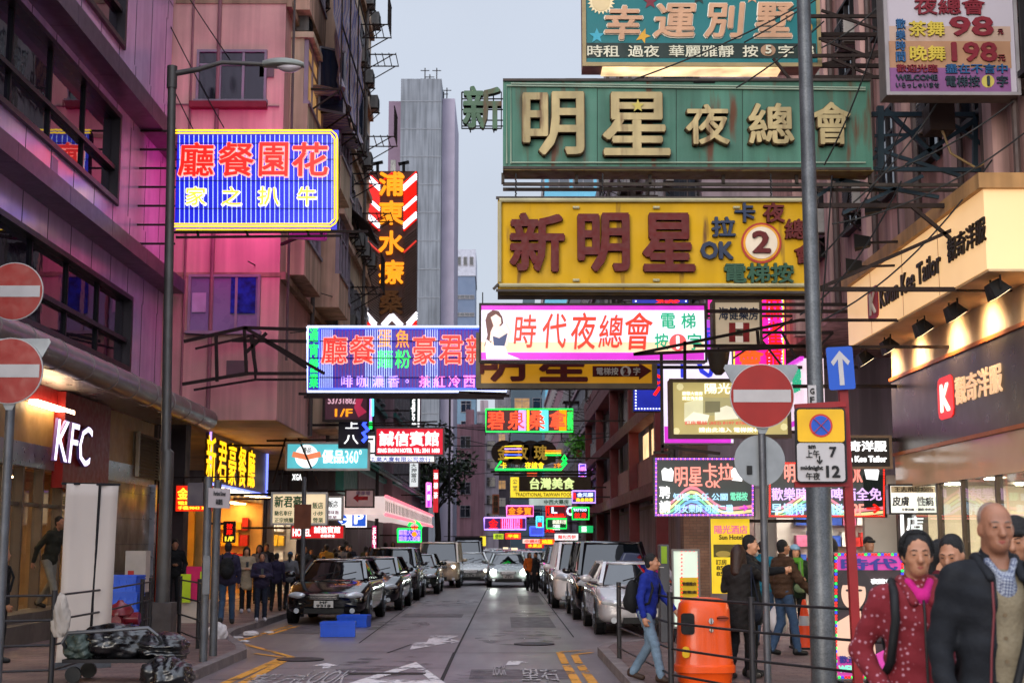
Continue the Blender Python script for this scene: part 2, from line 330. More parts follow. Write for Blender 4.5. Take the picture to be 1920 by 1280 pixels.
# far ground beyond the street is the same sheet
# ================================================================== WINDOWS, AIR CONDITIONERS
FRM = M('window_aluminium', '#6f6c72', .4, .5); FRW = M('window_frame_pale', '#8d7f8c', .5); FRD = M('dark_metal', '#1d1b1e', .5, .6)
GD = GLASS('window_glass_dark', dark='#11131a', rough=.06); GB = GLASS('window_glass_blue', dark='#1a2230', rough=.04)
GLW = E('lit_window_warm', '#ffc27a', .32, base='#5a4630', sample=False, var=.5, scale=1.5)
RUST = M('rusted_steel', '#2b211e', .75, .3, .3, 4, bump=.2); BLK = M('black_matt', '#0d0d0f', .6)
PROT = {}
def window(root, c, rz, w, h, fm=FRM, pm=GD, mull=2, bar=True, depth=.09):
    """a window: frame, pane; c is the middle of its wall opening, rz turns its face from -Y"""
    k = (round(w, 2), round(h, 2), fm.name, pm.name, mull, bar)
    loc = Vector(c) - OFF[root.name]
    if k in PROT:
        o, p = PROT[k]
        c1 = o.copy(); COL.objects.link(c1); c1.parent = root; c1.location = loc; c1.rotation_euler = (0, 0, rz); OFF[c1.name] = Vector()
        c2 = p.copy(); COL.objects.link(c2); c2.parent = c1
        return c1
    f = MB(); t = .06
    f.box((-w / 2, -depth, h / 2 - t), (w / 2, .02, h / 2)); f.box((-w / 2 - .04, -depth - .05, -h / 2 - .02), (w / 2 + .04, .02, -h / 2 + t))
    for x in (-w / 2, w / 2 - t): f.box((x, -depth, -h / 2 + t), (x + t, .02, h / 2 - t))
    for i in range(1, mull): x = -w / 2 + w * i / mull; f.box((x - t / 2, -depth * .8, -h / 2 + t), (x + t / 2, .0, h / 2 - t))
    if bar: f.box((-w / 2 + t, -depth * .7, h * .2), (w / 2 - t, 0, h * .2 + t * .8))
    o = f.build('window', fm); o.parent = root; o.location = loc; o.rotation_euler = (0, 0, rz); OFF[o.name] = Vector()
    p = MB().box((-w / 2 + .01, -.03, -h / 2 + .01), (w / 2 - .01, -.004, h / 2 - .01)).build('pane', pm, o)
    PROT[k] = (o, p); return o
AC0 = None
def ac_unit(x, y, z, rz, label, group, s=1):
    global AC0
    if AC0 is None:
        t = thing('air_conditioner', label, 'air conditioner', (0, 0, 0), group)
        b = MB().box((-.38, -.32, 0), (.38, 0, .52)); g = MB()
        for i in range(9): g.box((-.34, -.335, .05 + i * .05), (.34, -.321, .075 + i * .05))
        b.build('casing', M('ac_casing', '#8b8783', .6, 0, .2, 6, streak=.5), t, bevel=.015); g.build('grille', FRD, t)
        MB().lathe([(.19, 0), (.19, .012)], (0, -.352, .26), 20, axis='y').build('fan', BLK, t)
        k = MB(); k.bar((-.3, 0, -.02), (-.3, -.36, -.02), .04); k.bar((.3, 0, -.02), (.3, -.36, -.02), .04); k.bar((-.3, 0, -.35), (-.3, -.34, -.03), .03); k.bar((.3, 0, -.35), (.3, -.34, -.03), .03); k.build('bracket', RUST, t)
        AC0 = t
        t.location = (x, y, z); t.rotation_euler = (0, 0, rz); t.scale = (s, s, s); return t
    c = tree_copy(AC0, (x, y, z), rz, label, group=group); c.scale = (s, s, s); return c
FX, FMX = math.pi / 2, -math.pi / 2      # face +X, face -X
# ================================================================== CORNER BUILDING ON THE KERB SIDE OF THE STREET (fast-food shop below)
XF = -8.0
CLAD = M('neon_tinted_cladding', '#d6b2de', .22, .3, .12, 1.2, streak=.12)  # lilac base colour carries the pink neon glow on the panels
LEDG = M('ledge_metal', '#5d4a5c', .4, .4); BEIGE = M('beige_fascia', '#b08a55', .5); SILVER = M('silver_trim', '#9a98a0', .3, .8)
CB = thing('corner_building', 'panel-clad corner block painted with neon glow with dark ribbon windows above a fast food shop', 'building', (-8, 22, 0))
YE_ = 33.2; Y0_ = 8.0
def zX(px, py, X=XF): return onX(px, py, X).z
bands = [(zX(232, 95), zX(232, 95) + 2.1, onX(232, 95, XF).y), (zX(222, 390), zX(222, 213), onX(222, 300, XF).y), (zX(245, 700), zX(245, 556), onX(245, 600, XF).y)]
wl = MB()
zs = [4.75]
lv = sorted([(b[0], b[1], b[2]) for b in bands]); prev = 4.75
for (a, b, ye) in lv:
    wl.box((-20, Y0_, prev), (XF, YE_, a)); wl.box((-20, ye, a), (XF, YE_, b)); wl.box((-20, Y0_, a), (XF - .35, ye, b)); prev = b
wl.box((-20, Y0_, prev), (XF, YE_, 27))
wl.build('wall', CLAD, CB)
jn = MB()
for (a, b) in zip([4.75] + [l[1] for l in lv], [l[0] for l in lv] + [24]):
    y = Y0_ + .4
    while y < YE_: jn.box((XF, y - .012, a), (XF + .004, y + .012, b)); y += 1.35
for (a, b, ye) in lv:
    y = ye + .9
    while y < YE_: jn.box((XF, y - .012, a), (XF + .004, y + .012, b)); y += 1.35
for z in (7.55, 10.95, 14.6): jn.box((XF, Y0_, z - .01), (XF + .003, YE_, z + .01))
jn.build('cladding_joint', M('joint_dark', '#2a2030', .8), CB)
for (a, b, ye) in lv:
    fr = MB(); fr.box((XF - .3, ye - .12, a), (XF + .05, ye, b)); fr.box((XF - .3, Y0_, b - .1), (XF + .05, ye - .12, b)); fr.box((XF - .3, Y0_, a), (XF + .08, ye - .12, a + .1))
    fr.box((XF - .2, Y0_, a + (b - a) * .38), (XF - .02, ye - .12, a + (b - a) * .38 + .09))
    f = fr.build('window_frame', M('ribbon_frame', '#3a3438', .4, .6), CB)
    y = ye - .12; k = 0
    while y > Y0_ + .5:
        y2 = max(Y0_, y - 2.05)
        MB().box((XF - .18, y2 + .03, a + .1), (XF - .13, y - .03, b - .1)).build('pane', GLASS('ribbon_glass', dark='#171020', rough=.02), f); y = y2; k += 1
        if k < 8: MB().box((XF - .2, y - .03, a + .1), (XF - .08, y + .03, b - .1)).build('mullion', FRD, f)
for (px, py0, py1) in ((300, 202, 236), (289, 478, 506)):
    za, zb = zX(px, py1, XF + .5), zX(px, py0, XF + .5)
    lg = MB()
    y = Y0_
    while y < YE_: lg.box((XF, y, za), (XF + .5, min(YE_, y + 2.7) - .015, zb)); y += 2.7
    lg.build('ledge', LEDG, CB)
# lamps inside the upper café seen through the ribbon window
lt = MB()
for (px, py, px2, py2) in ((2, 24, 28, 52), (46, 66, 70, 96), (86, 104, 92, 114)):
    p, q = onX(px, py, XF + .015), onX(px2, py2, XF + .015); lt.bar(p, q, .05)
# canopy with round metal edge
CNM = M('canopy_metal', '#857a78', .35, .6, .15, 2)
cn = MB(); cn.box((-8, Y0_, 4.40), (-6.9, YE_ - .2, 4.72)); cn.build('canopy', M('canopy_soffit', '#8f8784', .3, .6, .1, 1), CB)
cp = MB(); zc = onX(380, 800, -6.85).z + .12
for i in range(18):
    y = YE_ - 1.45 * i; cp.tube([(-6.87, y, zc + .1), (-6.87, y - 1.42, zc + .1)], .24, 16); cp.tube([(-6.87, y - 1.42, zc + .1), (-6.87, y - 1.45, zc + .1)], .252, 16)
cp.build('canopy_pipe', CNM, CB, smooth=40)
# shop front: fascia, trim, louvre, stone pier, glazing
sh = MB(); sh.box((-8.25, Y0_, 3.35), (-8.05, 33.0, 4.40)); sh.build('fascia', BEIGE, CB)
MB().box((-8.25, Y0_, 2.95), (-8.0, 33.0, 3.35)).build('trim', SILVER, CB)
pi0, pi1 = onX(172, 1000, -8).y, onX(281, 1000, -8).y
MB().box((-8.3, pi0, PV), (-8.02, pi1, 2.95)).build('pier', brick_mat('pier_stone', '#6a5b45', '#5d503e', '#3b3328', 1.0, 1.1, .55, .4, plane='x', ms=.01), CB)
MB().box((-8.12, pi1, PV), (-7.9, pi1 + .15, 3.0)).build('corner_post', SILVER, CB)
lv_ = MB(); y0, y1 = onX(254, 850, -7.98).y, onX(297, 850, -7.98).y; z0, z1 = zX(275, 897, -7.98), zX(275, 815, -7.98)
for i in range(14): z = z0 + (z1 - z0) * i / 14; lv_.add([(-7.9, y0, z), (-7.9, y1, z), (-8.03, y1, z + .085), (-8.03, y0, z + .085)], [(0, 1, 2, 3)])
lv_.box((-8.04, y0, z0), (-8.03, y1, z1)); 
for y in (y0, y1): lv_.bar((-7.93, y, z0), (-7.93, y, z1), .07)
lv_.build('louvre', M('louvre_metal', '#b5a88f', .4, .4), CB)
gl = MB(); gl.box((-8.2, Y0_, .25), (-8.17, pi0, 2.9)); gl.build('shop_window', GLASS('shop_glass'), CB)
fr = MB()
for px in (8, 34, 72, 108, 168):
    y = onX(px, 1000, -8.1).y; fr.box((-8.22, y - .035, PV), (-8.05, y + .035, 2.95))
fr.box((-8.22, Y0_, PV), (-8.05, pi0, .25)); fr.box((-8.21, Y0_, 2.3), (-8.1, pi0, 2.36)); fr.build('shop_frame', M('shop_frame_brown', '#5a4a3c', .4), CB)
it = MB(); it.box((-14, Y0_, 0), (-13.8, 33, 3.1)); it.box((-14, 30.0, 0), (-8.3, 30.2, 3.1)); it.box((-14, Y0_, 2.95), (-8.3, 33, 3.1))
it.build('interior_wall', M('cafe_wall', '#a58358', .6, 0, .2, 1.2), CB)
il = MB()
for y in (12, 15, 18, 21, 24, 27): 
    for x in (-9.5, -11.5): il.box((x - .12, y - .6, 2.92), (x + .12, y + .6, 2.945))
il.build('ceiling_lamp', E('cafe_lamp', '#ffd098', 45), CB)
cb = MB()
for y, c in ((14, 0), (17.5, 0), (22, 0), (25, 0)): cb.box((-13.7, y, 1.6), (-13.6, y + 2, 2.6))
cb.build('menu_board', E('menu_board_lit', '#ff9a6a', .8, sample=False, var=.6, scale=2), CB)
cm = MB(); cm.box((-12.6, 12, PV), (-12, 29, 1.2)); cm.build('counter', M('counter_front', '#5d1f1c', .4), CB)
z0 = zX(190, 830, -7.99)
dl = MB(); p, q = onX(65, 754, -7.9), onX(135, 776, -7.9); dl.box((-8.0, p.y, p.z - .02), (-7.85, q.y, p.z + .05)); dl.build('strip_lamp', E('strip_lamp', '#ffe0b0', 14), CB)
MB().box((-16, 33.15, 0), (-8.0, 33.3, 4.4)).build('end_wall', M('cafe_end_wall', '#4d4238', .7), CB)
# fast-food fascia sign
def P8(px, py, X=-7.9): return onX(px, py, X)
y0, y1 = P8(140, 800, -7.85).y, P8(207, 800, -7.85).y
KS = thing('fascia_sign', 'dark red fascia panel with glowing white slanted three-letter lettering', 'shop sign', (-8, (y0 + y1) / 2, 2.6))
MB().box((-8.05, y0 - .6, 2.65), (-7.85, y1, 4.38)).build('backing', M('sign_red_dark', '#7d1414', .4), KS)
MB().box((-8.07, Y0_, 4.05), (-7.99, y0 - .62, 4.39)).build('red_band', M('sign_red_dark', '#7d1414', .4), KS)
MB().box((-8.07, y1 - .5, 2.2), (-7.95, y1 - .1, 2.64)).build('red_band', M('sign_red_dark', '#7d1414', .4), KS)
fr = (Vector((-7.82, 0, 0)), Y_, Z_, X_)
l = MB(); ya, yb = P8(139, 0, -7.78).y, P8(207, 0, -7.78).y; za, zb = P8(172, 878, -7.78).z, P8(172, 800, -7.78).z
put(l, 'KFC', fr, ya, za, yb, zb, d=.045, bold=.012, shear=.18); l.build('lettering_side', M('letter_side_lilac', '#8a6ac0', .4), KS); l = MB(); put(l, 'KFC', (Vector((-7.772, 0, 0)), Y_, Z_, X_), ya + .02, za + .02, yb - .02, zb - .02, d=.006, bold=.0, shear=.18); l.build('lettering', E('white_neon_lilac', '#efe6ff', 1.9), KS)
# ================================================================== PINK TENEMENT
XP = -5.3
PINK = M('pink_render', '#dca89f', .75, 0, .16, .7, bump=.15, streak=.22, fine=.05); CREAM = M('cream_render', '#cdb698', .75, 0, .18, .8, bump=.15, streak=.4)
PT = thing('tenement_building', 'pink rendered walk-up tenement whose upper floors overhang the pavement', 'building', (-10, 45, 0))
ZB = 4.55; PF = 33.45; PE = 56.0
MB().box((-17, PF, ZB), (XP, 45.5, 34)).build('wall', PINK, PT)
MB().box((-17, 45.5, ZB), (XP - .05, PE, 36)).build('rear_wall', CREAM, PT)
bd = MB()
for z in (8.0, 11.4, 14.8, 18.2, 21.6): bd.box((XP, PF + .02, z - .09), (XP + .14, 45.4, z + .09)); bd.box((XP - .05, 45.52, z + .4), (XP + .1, PE - .1, z + .62))
for z in (8.02, 11.42, 14.82): bd.box((-8.0, PF - .03, z - .05), (XP + .02, PF, z + .05))
bd.build('floor_band', M('band_render', '#a98a72', .8, 0, .2, 1, streak=.4), PT)
# two windows of the end wall
for (px0, py0, px1, py1, mm) in ((368, 96, 502, 194, 0), (352, 516, 490, 626, 1)):
    p, q = onY(px0, py1, PF), onY(px1, py0, PF); w, h = q.x - p.x, q.z - p.z
    window(PT, ((p.x + q.x) / 2, PF - .02, (p.z + q.z) / 2), 0, w, h, FRW, GD if not mm else M('frosted_pane', '#7d7196', .3, 0, .15, 1), 3, not mm)
p, q = onY(358, 206, PF), onY(502, 195, PF); MB().box((p.x, PF - .25, p.z), (q.x, PF, q.z)).build('sill', M('red_sill', '#7a2030', .7), PT)
p, q = onY(433, 588, PF), onY(481, 521, PF); MB().box((p.x, PF - .09, p.z), (q.x, PF - .075, q.z)).build('curtain', M('blue_curtain', '#122a8c', .8, 0, .7, 6), PT)
p, q = onY(361, 586, PF), onY(388, 550, PF); MB().box((p.x, PF - .09, p.z), (q.x, PF - .078, q.z)).build('notice', M('paper_lilac', '#b5a0c0', .8), PT)
# street front: bay windows, casements, cages
BAY = M('bay_render', '#cda890', .75, 0, .18, 1, streak=.4)
for fl in range(6):
    zf = ZB + .25 + fl * 3.4
    for (y0, y1, d) in ((34.4, 37.6, .45), (39.2, 41.6, .75), (43.0, 45.0, .45)):
        if fl == 0 and y0 < 36: continue
        bm = MB(); bm.box((XP, y0, zf), (XP + d, y1, zf + .95)); bm.box((XP, y0 - .06, zf + 2.65), (XP + d + .12, y1 + .06, zf + 2.8)); bm.box((XP, y0, zf + .95), (XP + d - .12, y0 + .12, zf + 2.65))
        bm.build('bay', BAY if fl % 2 else CREAM, PT)
        window(PT, (XP + d - .1, (y0 + y1) / 2, zf + 1.8), FX, y1 - y0 - .1, 1.66, FRW, GD if (fl + int(y0)) % 6 else GLW, 3)
    for y in (46.6, 49.0, 51.4, 53.8):
        window(PT, (XP - .02, y, zf + 1.7), FX, 1.5, 1.7, FRM, GD if random.random() < .8 else GLW, 2)
def casement(px, py, w, h, ang, X):
    oc = MB(); p = onX(px, py, X); a = Vector((math.cos(ang), math.sin(ang), 0)) * w
    for (u, v) in ((p, p + a), (p + Z_ * h, p + a + Z_ * h), (p, p + Z_ * h), (p + a, p + a + Z_ * h)): oc.bar(u, v, .06)
    oc.add([p + Z_ * .03, p + a + Z_ * .03, p + a + Z_ * h, p + Z_ * h], [(0, 1, 2, 3)], 1); oc.build('casement', [FRM, GB], PT)
casement(598, 205, .75, 1.7, R(35), XP + .5); casement(545, 445, .8, 1.5, R(20), XP + .6); casement(617, 235, .5, 1.5, R(60), XP + .4); casement(655, 250, .6, 1.6, R(40), XP)
dp = MB()
for y in (38.5, 42.4, 45.7, 52.6): dp.tube([(XP + .12, y, ZB), (XP + .12, y, 33)], .06, 8)
dp.tube([(XP + .16, PF + .3, 6), (XP + .16, PF + .3, 33)], .035, 6); dp.build('drain_pipe', M('pipe_grey', '#57504c', .6), PT)
sf = MB(); sf.box((-17, PF - .0, ZB - .02), (XP - .02, PE, ZB - .004)); sf.build('soffit', M('soffit_paint', '#c9a06a', .7, 0, .2, 1), PT)
co = MB(); 
DKC = M('column_dark', '#3a3133', .6, 0, .2, 1.5)
for y in (34.3, 46.0, 55.5): MB().box((-8.3, y, 0), (-7.6, y + .55, ZB)).build('column', DKC, PT)
co.box((-17, PF, 0), (-8.31, PF + .3, ZB)); co.build('party_wall', DKC, PT)
for i, (py, z) in enumerate([(35.2, 14.6), (38.6, 16.8), (42.2, 11.7), (43.8, 14.9), (45.9, 13.3), (47.7, 12.1), (47.8, 15.5), (50.2, 12.2), (50.3, 15.7), (52.5, 12.3), (52.6, 15.8), (54.9, 12.4), (55.0, 9.1), (47.7, 18.9), (50.1, 19.0), (52.8, 19.1), (55.0, 18.8), (55.1, 22.3), (52.7, 22.2), (42.0, 8.0), (47.8, 8.8), (50.3, 22.3), (45.9, 20.2), (55.2, 25.2), (52.8, 25.6)]):
    ac_unit(XP + .05, py, z, FX, 'grey box air conditioner bracketed to the tenement street front', 'air conditioners on the pink tenement')
# striped tarpaulin cage at the top
TARP = bpy.data.materials.new('striped_tarpaulin'); TARP.use_nodes = True; t = TARP.node_tree; b = t.nodes['Principled BSDF']
tc = t.nodes.new('ShaderNodeTexCoord'); wv = t.nodes.new('ShaderNodeTexWave'); wv.bands_direction = 'Y'; wv.inputs['Scale'].default_value = 1.5; wv.inputs['Distortion'].default_value = 1.2
rp = t.nodes.new('ShaderNodeValToRGB'); rp.color_ramp.interpolation = 'CONSTANT'; el = rp.color_ramp.elements; el[0].color = (.5, .45, .5, 1); el[1].position = .3; el[1].color = (.38, .1, .1, 1); e = el.new(.55); e.color = (.5, .48, .5, 1); e = el.new(.75); e.color = (.12, .14, .36, 1)
t.links.new(tc.outputs['Object'], wv.inputs[0]); t.links.new(wv.outputs[1], rp.inputs[0]); t.links.new(rp.outputs[0], b.inputs['Base Color'])
ST = thing('tarpaulin_cage', 'steel window cage wrapped in red white and blue striped tarpaulin', 'window cage', (XP, 38, 13.4))
cg = MB(); tp = MB(); ys = np.linspace(35.5, 41.5, 13); zs = np.linspace(13.4, 17.2, 9); g = []
for j, z in enumerate(zs):
    for i, y in enumerate(ys): g.append((XP + 1.0 + .12 * math.sin(i * 1.9 + j) + (0 if j else .1), y, z + .1 * math.sin(i * 2.3)))
tp.add(g, [(j * 13 + i, j * 13 + i + 1, (j + 1) * 13 + i + 1, (j + 1) * 13 + i) for j in range(8) for i in range(12)])
g2 = [(XP + .02 + k * .98 / 4, y, 13.35 + .06 * math.sin(i * 2 + k)) for k in range(5) for i, y in enumerate(ys)]
tp.add(g2, [(j * 13 + i, j * 13 + i + 1, (j + 1) * 13 + i + 1, (j + 1) * 13 + i) for j in range(4) for i in range(12)])
tp.build('tarpaulin', TARP, ST, smooth=True)
for y in (35.4, 37.4, 39.5, 41.6):
    cg.bar((XP, y, 13.25), (XP + 1.15, y, 13.25), .05); cg.bar((XP, y, 12.4), (XP + 1.1, y, 13.2), .04); cg.bar((XP + 1.15, y, 13.25), (XP + 1.15, y, 17.3), .04)
for z in (13.25, 15, 17.3): cg.bar((XP + 1.15, 35.4, z), (XP + 1.15, 41.6, z), .04)
cg.build('frame', RUST, ST)
# laundry brackets and cages further along
for i, (y, z) in enumerate(((47.0, 13.9), (49.5, 10.5), (53.2, 14.0), (54.6, 17.4), (54.8, 20.8), (51.0, 20.6))):
    rk = MB()
    for yy in (y - .7, y + .7): rk.bar((XP, yy, z), (XP + 1.1, yy, z), .04); rk.bar((XP, yy, z - .6), (XP + 1.0, yy, z), .035)
    for k in range(4): rk.bar((XP + .3 + k * .27, y - .8, z + .02), (XP + .3 + k * .27, y + .8, z + .02), .03)
    if i % 2: 
        for k in range(7): rk.bar((XP + 1.1, y - .75 + k * .25, z), (XP + 1.1, y - .75 + k * .25, z + 1.2), .025)
        rk.bar((XP + 1.1, y - .8, z + 1.2), (XP + 1.1, y + .8, z + 1.2), .04)
    tag(rk.build('laundry_rack', RUST), 'rusty steel laundry rack projecting from the tenement street front', 'laundry rack', 'laundry racks on the pink tenement')
aw = MB(); p = onX(655, 190, XP); aw.add([(XP, 45.6, 12.9), (XP, 48.8, 12.9), (XP + 1.0, 48.8, 12.0), (XP + 1.0, 45.6, 12.0), (XP, 45.6, 12.86), (XP, 48.8, 12.86), (XP + 1.0, 48.8, 11.96), (XP + 1.0, 45.6, 11.96)], [(0, 1, 2, 3), (7, 6, 5, 4), (3, 2, 6, 7), (0, 3, 7, 4), (1, 5, 6, 2)])
tag(aw.build('awning', M('awning_brown', '#2b1d1c', .8)), 'dark brown sloped awning over a tenement window', 'awning')
# ================================================================== SHOPS (open lit interiors)
def shop(name, label, X, y0, y1, zt, side, wall, lamp, goods, depth=4.0, z0=PV, fasc=None, sign=None):
    """side=+1: opens towards +X"""
    T = thing(name, label, 'shop', (X, (y0 + y1) / 2, 0)); s = side; g = .16
    w = MB(); w.box((X - s * depth, y0, z0), (X - s * (depth + .15), y1, zt)); w.box((X, y0, z0), (X - s * depth, y0 + g, zt)); w.box((X, y1 - g, z0), (X - s * depth, y1, zt))
    w.build('wall', wall, T)
    c = MB(); c.box((X, y0 + g, zt - .12), (X - s * depth, y1 - g, zt)); c.build('ceiling', wall, T)
    f = MB(); f.box((X, y0 + g, z0), (X - s * depth, y1 - g, z0 + .015)); f.build('floor_tile', M('shop_floor', '#8c8478', .3, 0, .1, 3), T)
    l = MB(); n = max(2, int((y1 - y0) / 1.2))
    for i in range(n):
        yy = y0 + (i + .5) * (y1 - y0) / n
        for k in (.5, 2.2): l.box((X - s * k, yy - .3, zt - .15), (X - s * (k + .35), yy + .3, zt - .122))
    l.build('ceiling_lamp', lamp, T)
    if goods:
        ns = MB(); gd = [MB() for _ in goods]
        for (k, zz) in ((0, .5), (0, 1.0), (0, 1.5), (0, 2.0)):
            ns.box((X - s * (depth - .05), y0 + .3, zz), (X - s * (depth - .5), y1 - .3, zz + .04))
            y = y0 + .35
            while y < y1 - .5:
                ww = random.uniform(.12, .35); gd[random.randrange(len(gd))].box((X - s * (depth - .1), y, zz + .041), (X - s * (depth - .4), y + ww * .9, zz + random.uniform(.2, .42))); y += ww
        for yy in (y0 + g + .02, y1 - g - .35):
            for zz in (.6, 1.1, 1.6, 2.1):
                x = .4
                while x < depth - .8:
                    ww = random.uniform(.15, .4); gd[random.randrange(len(gd))].box((X - s * x, yy, zz), (X - s * (x + ww * .9), yy + .3, zz + random.uniform(.2, .42))); x += ww
        sh = ns.build('shelf', M('shelf_white', '#b0aca4', .5), T)
        for b_, c_ in zip(gd, goods):
            if b_.v: tag(b_.build('goods', c_, sh), kind='stuff')
    if fasc: MB().box((X + s * .02, y0, zt), (X - s * .15, y1, zt + fasc[0])).build('fascia', fasc[1], T)
    return T
GO = [M('goods_' + n, c, .5, 0, .3, 5) for n, c in (('red', '#b0251d'), ('yellow', '#d9a520'), ('white', '#cfcac0'), ('blue', '#2b4a9a'), ('green', '#3b7a3a'), ('pink', '#c76a8a'))]
WARMW = M('shop_wall_warm', '#d0a860', .6, 0, .25, 1.5); WHITW = M('shop_wall_white', '#b9b2a6', .6, 0, .12, 1.5); YELW = M('shop_wall_yellow', '#c9962a', .6, 0, .2, 1.5)
LW = E('shop_lamp_warm', '#ffc478', 34); LN = E('shop_lamp_neutral', '#ffe8cc', 42); LC = E('shop_lamp_cool', '#fff6ee', 42)
shop('snack_shop', 'small orange-lit snack stall beside the dark pillar under the tenement', -8.0, 34.9, 37.6, 2.7, 1, YELW, LW, GO)
shop('restaurant', 'warm yellow-lit restaurant front below the big gold characters', -7.6, 37.8, 45.8, 3.05, 1, WARMW, LW, [GO[0], GO[1], GO[2]])
shop('hotel_lobby', 'cream-lit narrow lobby behind the red hotel sign', -7.4, 46.6, 52, 3.2, 1, WHITW, LN, [GO[2], GO[1]])
shop('clothes_shop', 'bright corner shop under the white awning with mixed goods', -6.6, 56.2, 66, 3.3, 1, WHITW, LC, GO)
shop('drug_store', 'bright shop past the green tiled roof with packed shelves', -6.0, 68, 82, 3.3, 1, WHITW, LN, GO)
MB_ = MB().box((-8.05, 33.6, PV), (-7.95, 34.2, 2.6)); tag(MB_.build('red_shutter', M('orange_red_paint', '#c2391a', .6)), 'orange red shutter covered in yellow notices beside the corner block', 'shutter')
# ================================================================== REST OF THE STREET: generic blocks
def block(name, label, x0, x1, y0, y1, h, mat, side, wz=(1.3, 1.5), pitch=(2.4, 3.2), zs=4.5, front=False, lit=.15, maxn=90, fm=FRM, bandm=None, pm=GD, fscale=1.0):
    T = thing(name, label, 'building', ((x0 + x1) / 2, (y0 + y1) / 2, 0))
    MB().box((x0, y0, 0), (x1, y1, h)).build('wall', mat, T)
    n = 0; zz = zs
    if bandm: bb = MB()
    while zz + wz[1] < h - .4:
        y = y0 + pitch[0] * .6
        if side:
            X = x1 if side > 0 else x0
            while y < y1 - .8 and n < maxn:
                window(T, (X + side * .01, y, zz + wz[1] / 2), FX if side > 0 else FMX, wz[0], wz[1], fm, GLW if random.random() < lit else pm, 2); n += 1; y += pitch[0]
            if bandm: bb.box((X, y0, zz - .5), (X + side * .15, y1, zz - .3))
        if front:
            x = x0 + pitch[0] * .6
            while x < x1 - .6 and n < maxn: window(T, (x, y0 - .01, zz + wz[1] / 2), 0, wz[0], wz[1], fm, GLW if random.random() < lit else pm, 2); n += 1; x += pitch[0]
        zz += pitch[1]
    if bandm: bb.build('floor_band', bandm, T)
    pr = MB(); pr.box((x0 - .1, y0 - .1, h), (x1 + .1, y1 + .1, h + .35)); pr.box((x0 + (x1 - x0) * .3, y0 + (y1 - y0) * .3, h + .35), (x0 + (x1 - x0) * .6, y0 + (y1 - y0) * .6, h + 2.6)); pr.build('parapet', mat, T)
    return T
CON = M('raw_concrete', '#70757d', .85, 0, .16, .25, bump=.2, streak=.35); PKG = M('mauve_render', '#8a6f78', .8, 0, .15, .4, streak=.3); GRYR = M('grey_render', '#6c696e', .8, 0, .15, .4, streak=.35); TEAL = M('teal_panel', '#1d5a55', .5, 0, .15, 1)
DKR = M('dark_render', '#453d42', .8, 0, .2, .5, streak=.3); PALE = M('pale_render', '#94868c', .8, 0, .15, .4, streak=.35); ROSE = M('rose_render', '#7d5a63', .8, 0, .15, .4, streak=.3)
# next houses on the tenement side
block('shop_house', 'low grey and teal shop house behind the tall orange character sign', -18, -5.6, 56.1, 68, 15.5, GRYR, 1, zs=5, pitch=(2.2, 3.1), lit=.2, bandm=TEAL)
block('shop_house', 'low mauve shop house behind the dark street tree', -18, -5.2, 68.2, 92, 13.0, PKG, 1, zs=5, lit=.15, bandm=TEAL)
block('shop_house', 'dark shop house past the street tree', -18, -6.5, 92.2, 128, 11, DKR, 1, zs=5, lit=.2)
# concrete tower, with its mauve wings
TW = thing('concrete_tower', 'slender bare concrete tower rising behind the orange character sign', 'tower', (-8, 150, 0))
p, q = onY(752, 148, 150), onY(828, 148, 150); MB().box((p.x, 150, 0), (q.x, 160, p.z)).build('shaft', CON, TW)
a, b = onY(729, 190, 152), onY(754, 190, 152); MB().box((a.x, 152, 0), (p.x - .02, 166, a.z)).build('wing', M('wing_mauve', '#6f5d6e', .8, 0, .1, .5), TW)
a, b = onY(828, 185, 152), onY(853, 185, 152); MB().box((q.x + .02, 152, 0), (b.x, 166, a.z)).build('wing', M('wing_grey', '#8a8494', .8, 0, .1, .5), TW)
an = MB()
for px, py in ((797, 128), (819, 128), (806, 140), (838, 165), (832, 172)): a = onY(px, py, 154); an.bar((a.x, 154, a.z - 2.5), (a.x, 154, a.z), .12); an.bar((a.x - .5, 154, a.z - .3), (a.x + .5, 154, a.z - .3), .08)
an.box((p.x + 2, 152, p.z), (p.x + 3.6, 154, p.z + .7)); an.build('antenna', FRD, TW)
sl = MB()
for z in np.arange(6, p.z, 3.1): sl.box((p.x - .02, 149.96, z), (q.x + .02, 150, z + .12))
sl.build('joint', M('concrete_joint', '#6f737a', .9), TW)
sw = MB(); a, b = onY(733, 0, 152), onY(748, 0, 152)
for z in np.arange(8, 44, 3.1): sw.box((a.x + .2, 151.93, z), (a.x + .75, 151.99, z + 1.3))
sw.build('window', GD, TW)
p, q = onY(853, 468, 260), onY(891, 468, 260)
T2 = block('office_tower', 'slim blue-grey office tower with a pale top storey, standing alone against the sky', p.x, q.x, 260, 275, p.z - 5, M('slate_render', '#55637a', .6, 0, .1, .3), 0, (1.0, 1.4), (1.5, 3.2), zs=20, front=False)
MB().box((p.x - .1, 259.8, p.z - 5), (q.x + .1, 275, p.z)).build('crown', M('pale_top', '#9a9ca8', .7), T2)
for i in range(3): window(T2, (p.x + .8 + i * 1.15, 259.75, p.z - 2.2), 0, .7, 1.6, FRM, GD, 1, False)
for z in np.arange(14, 50, 3.3): window(T2, ((p.x + q.x) / 2, 259.95, z), 0, (q.x - p.x) * .94, .7, FRM, GB, 4, False)
p, q = onY(853, 695, 210), onY(892, 695, 210)
block('residential_block', 'blue-glazed lower block beneath the slim blue-grey office tower', p.x - 8, q.x, 210, 222, p.z - 2, M('blue_grey_render', '#5f7a90', .6, 0, .1, .3), 0, (1.5, 1.7), (2.1, 3.0), zs=6, front=True, maxn=60, pm=GB)
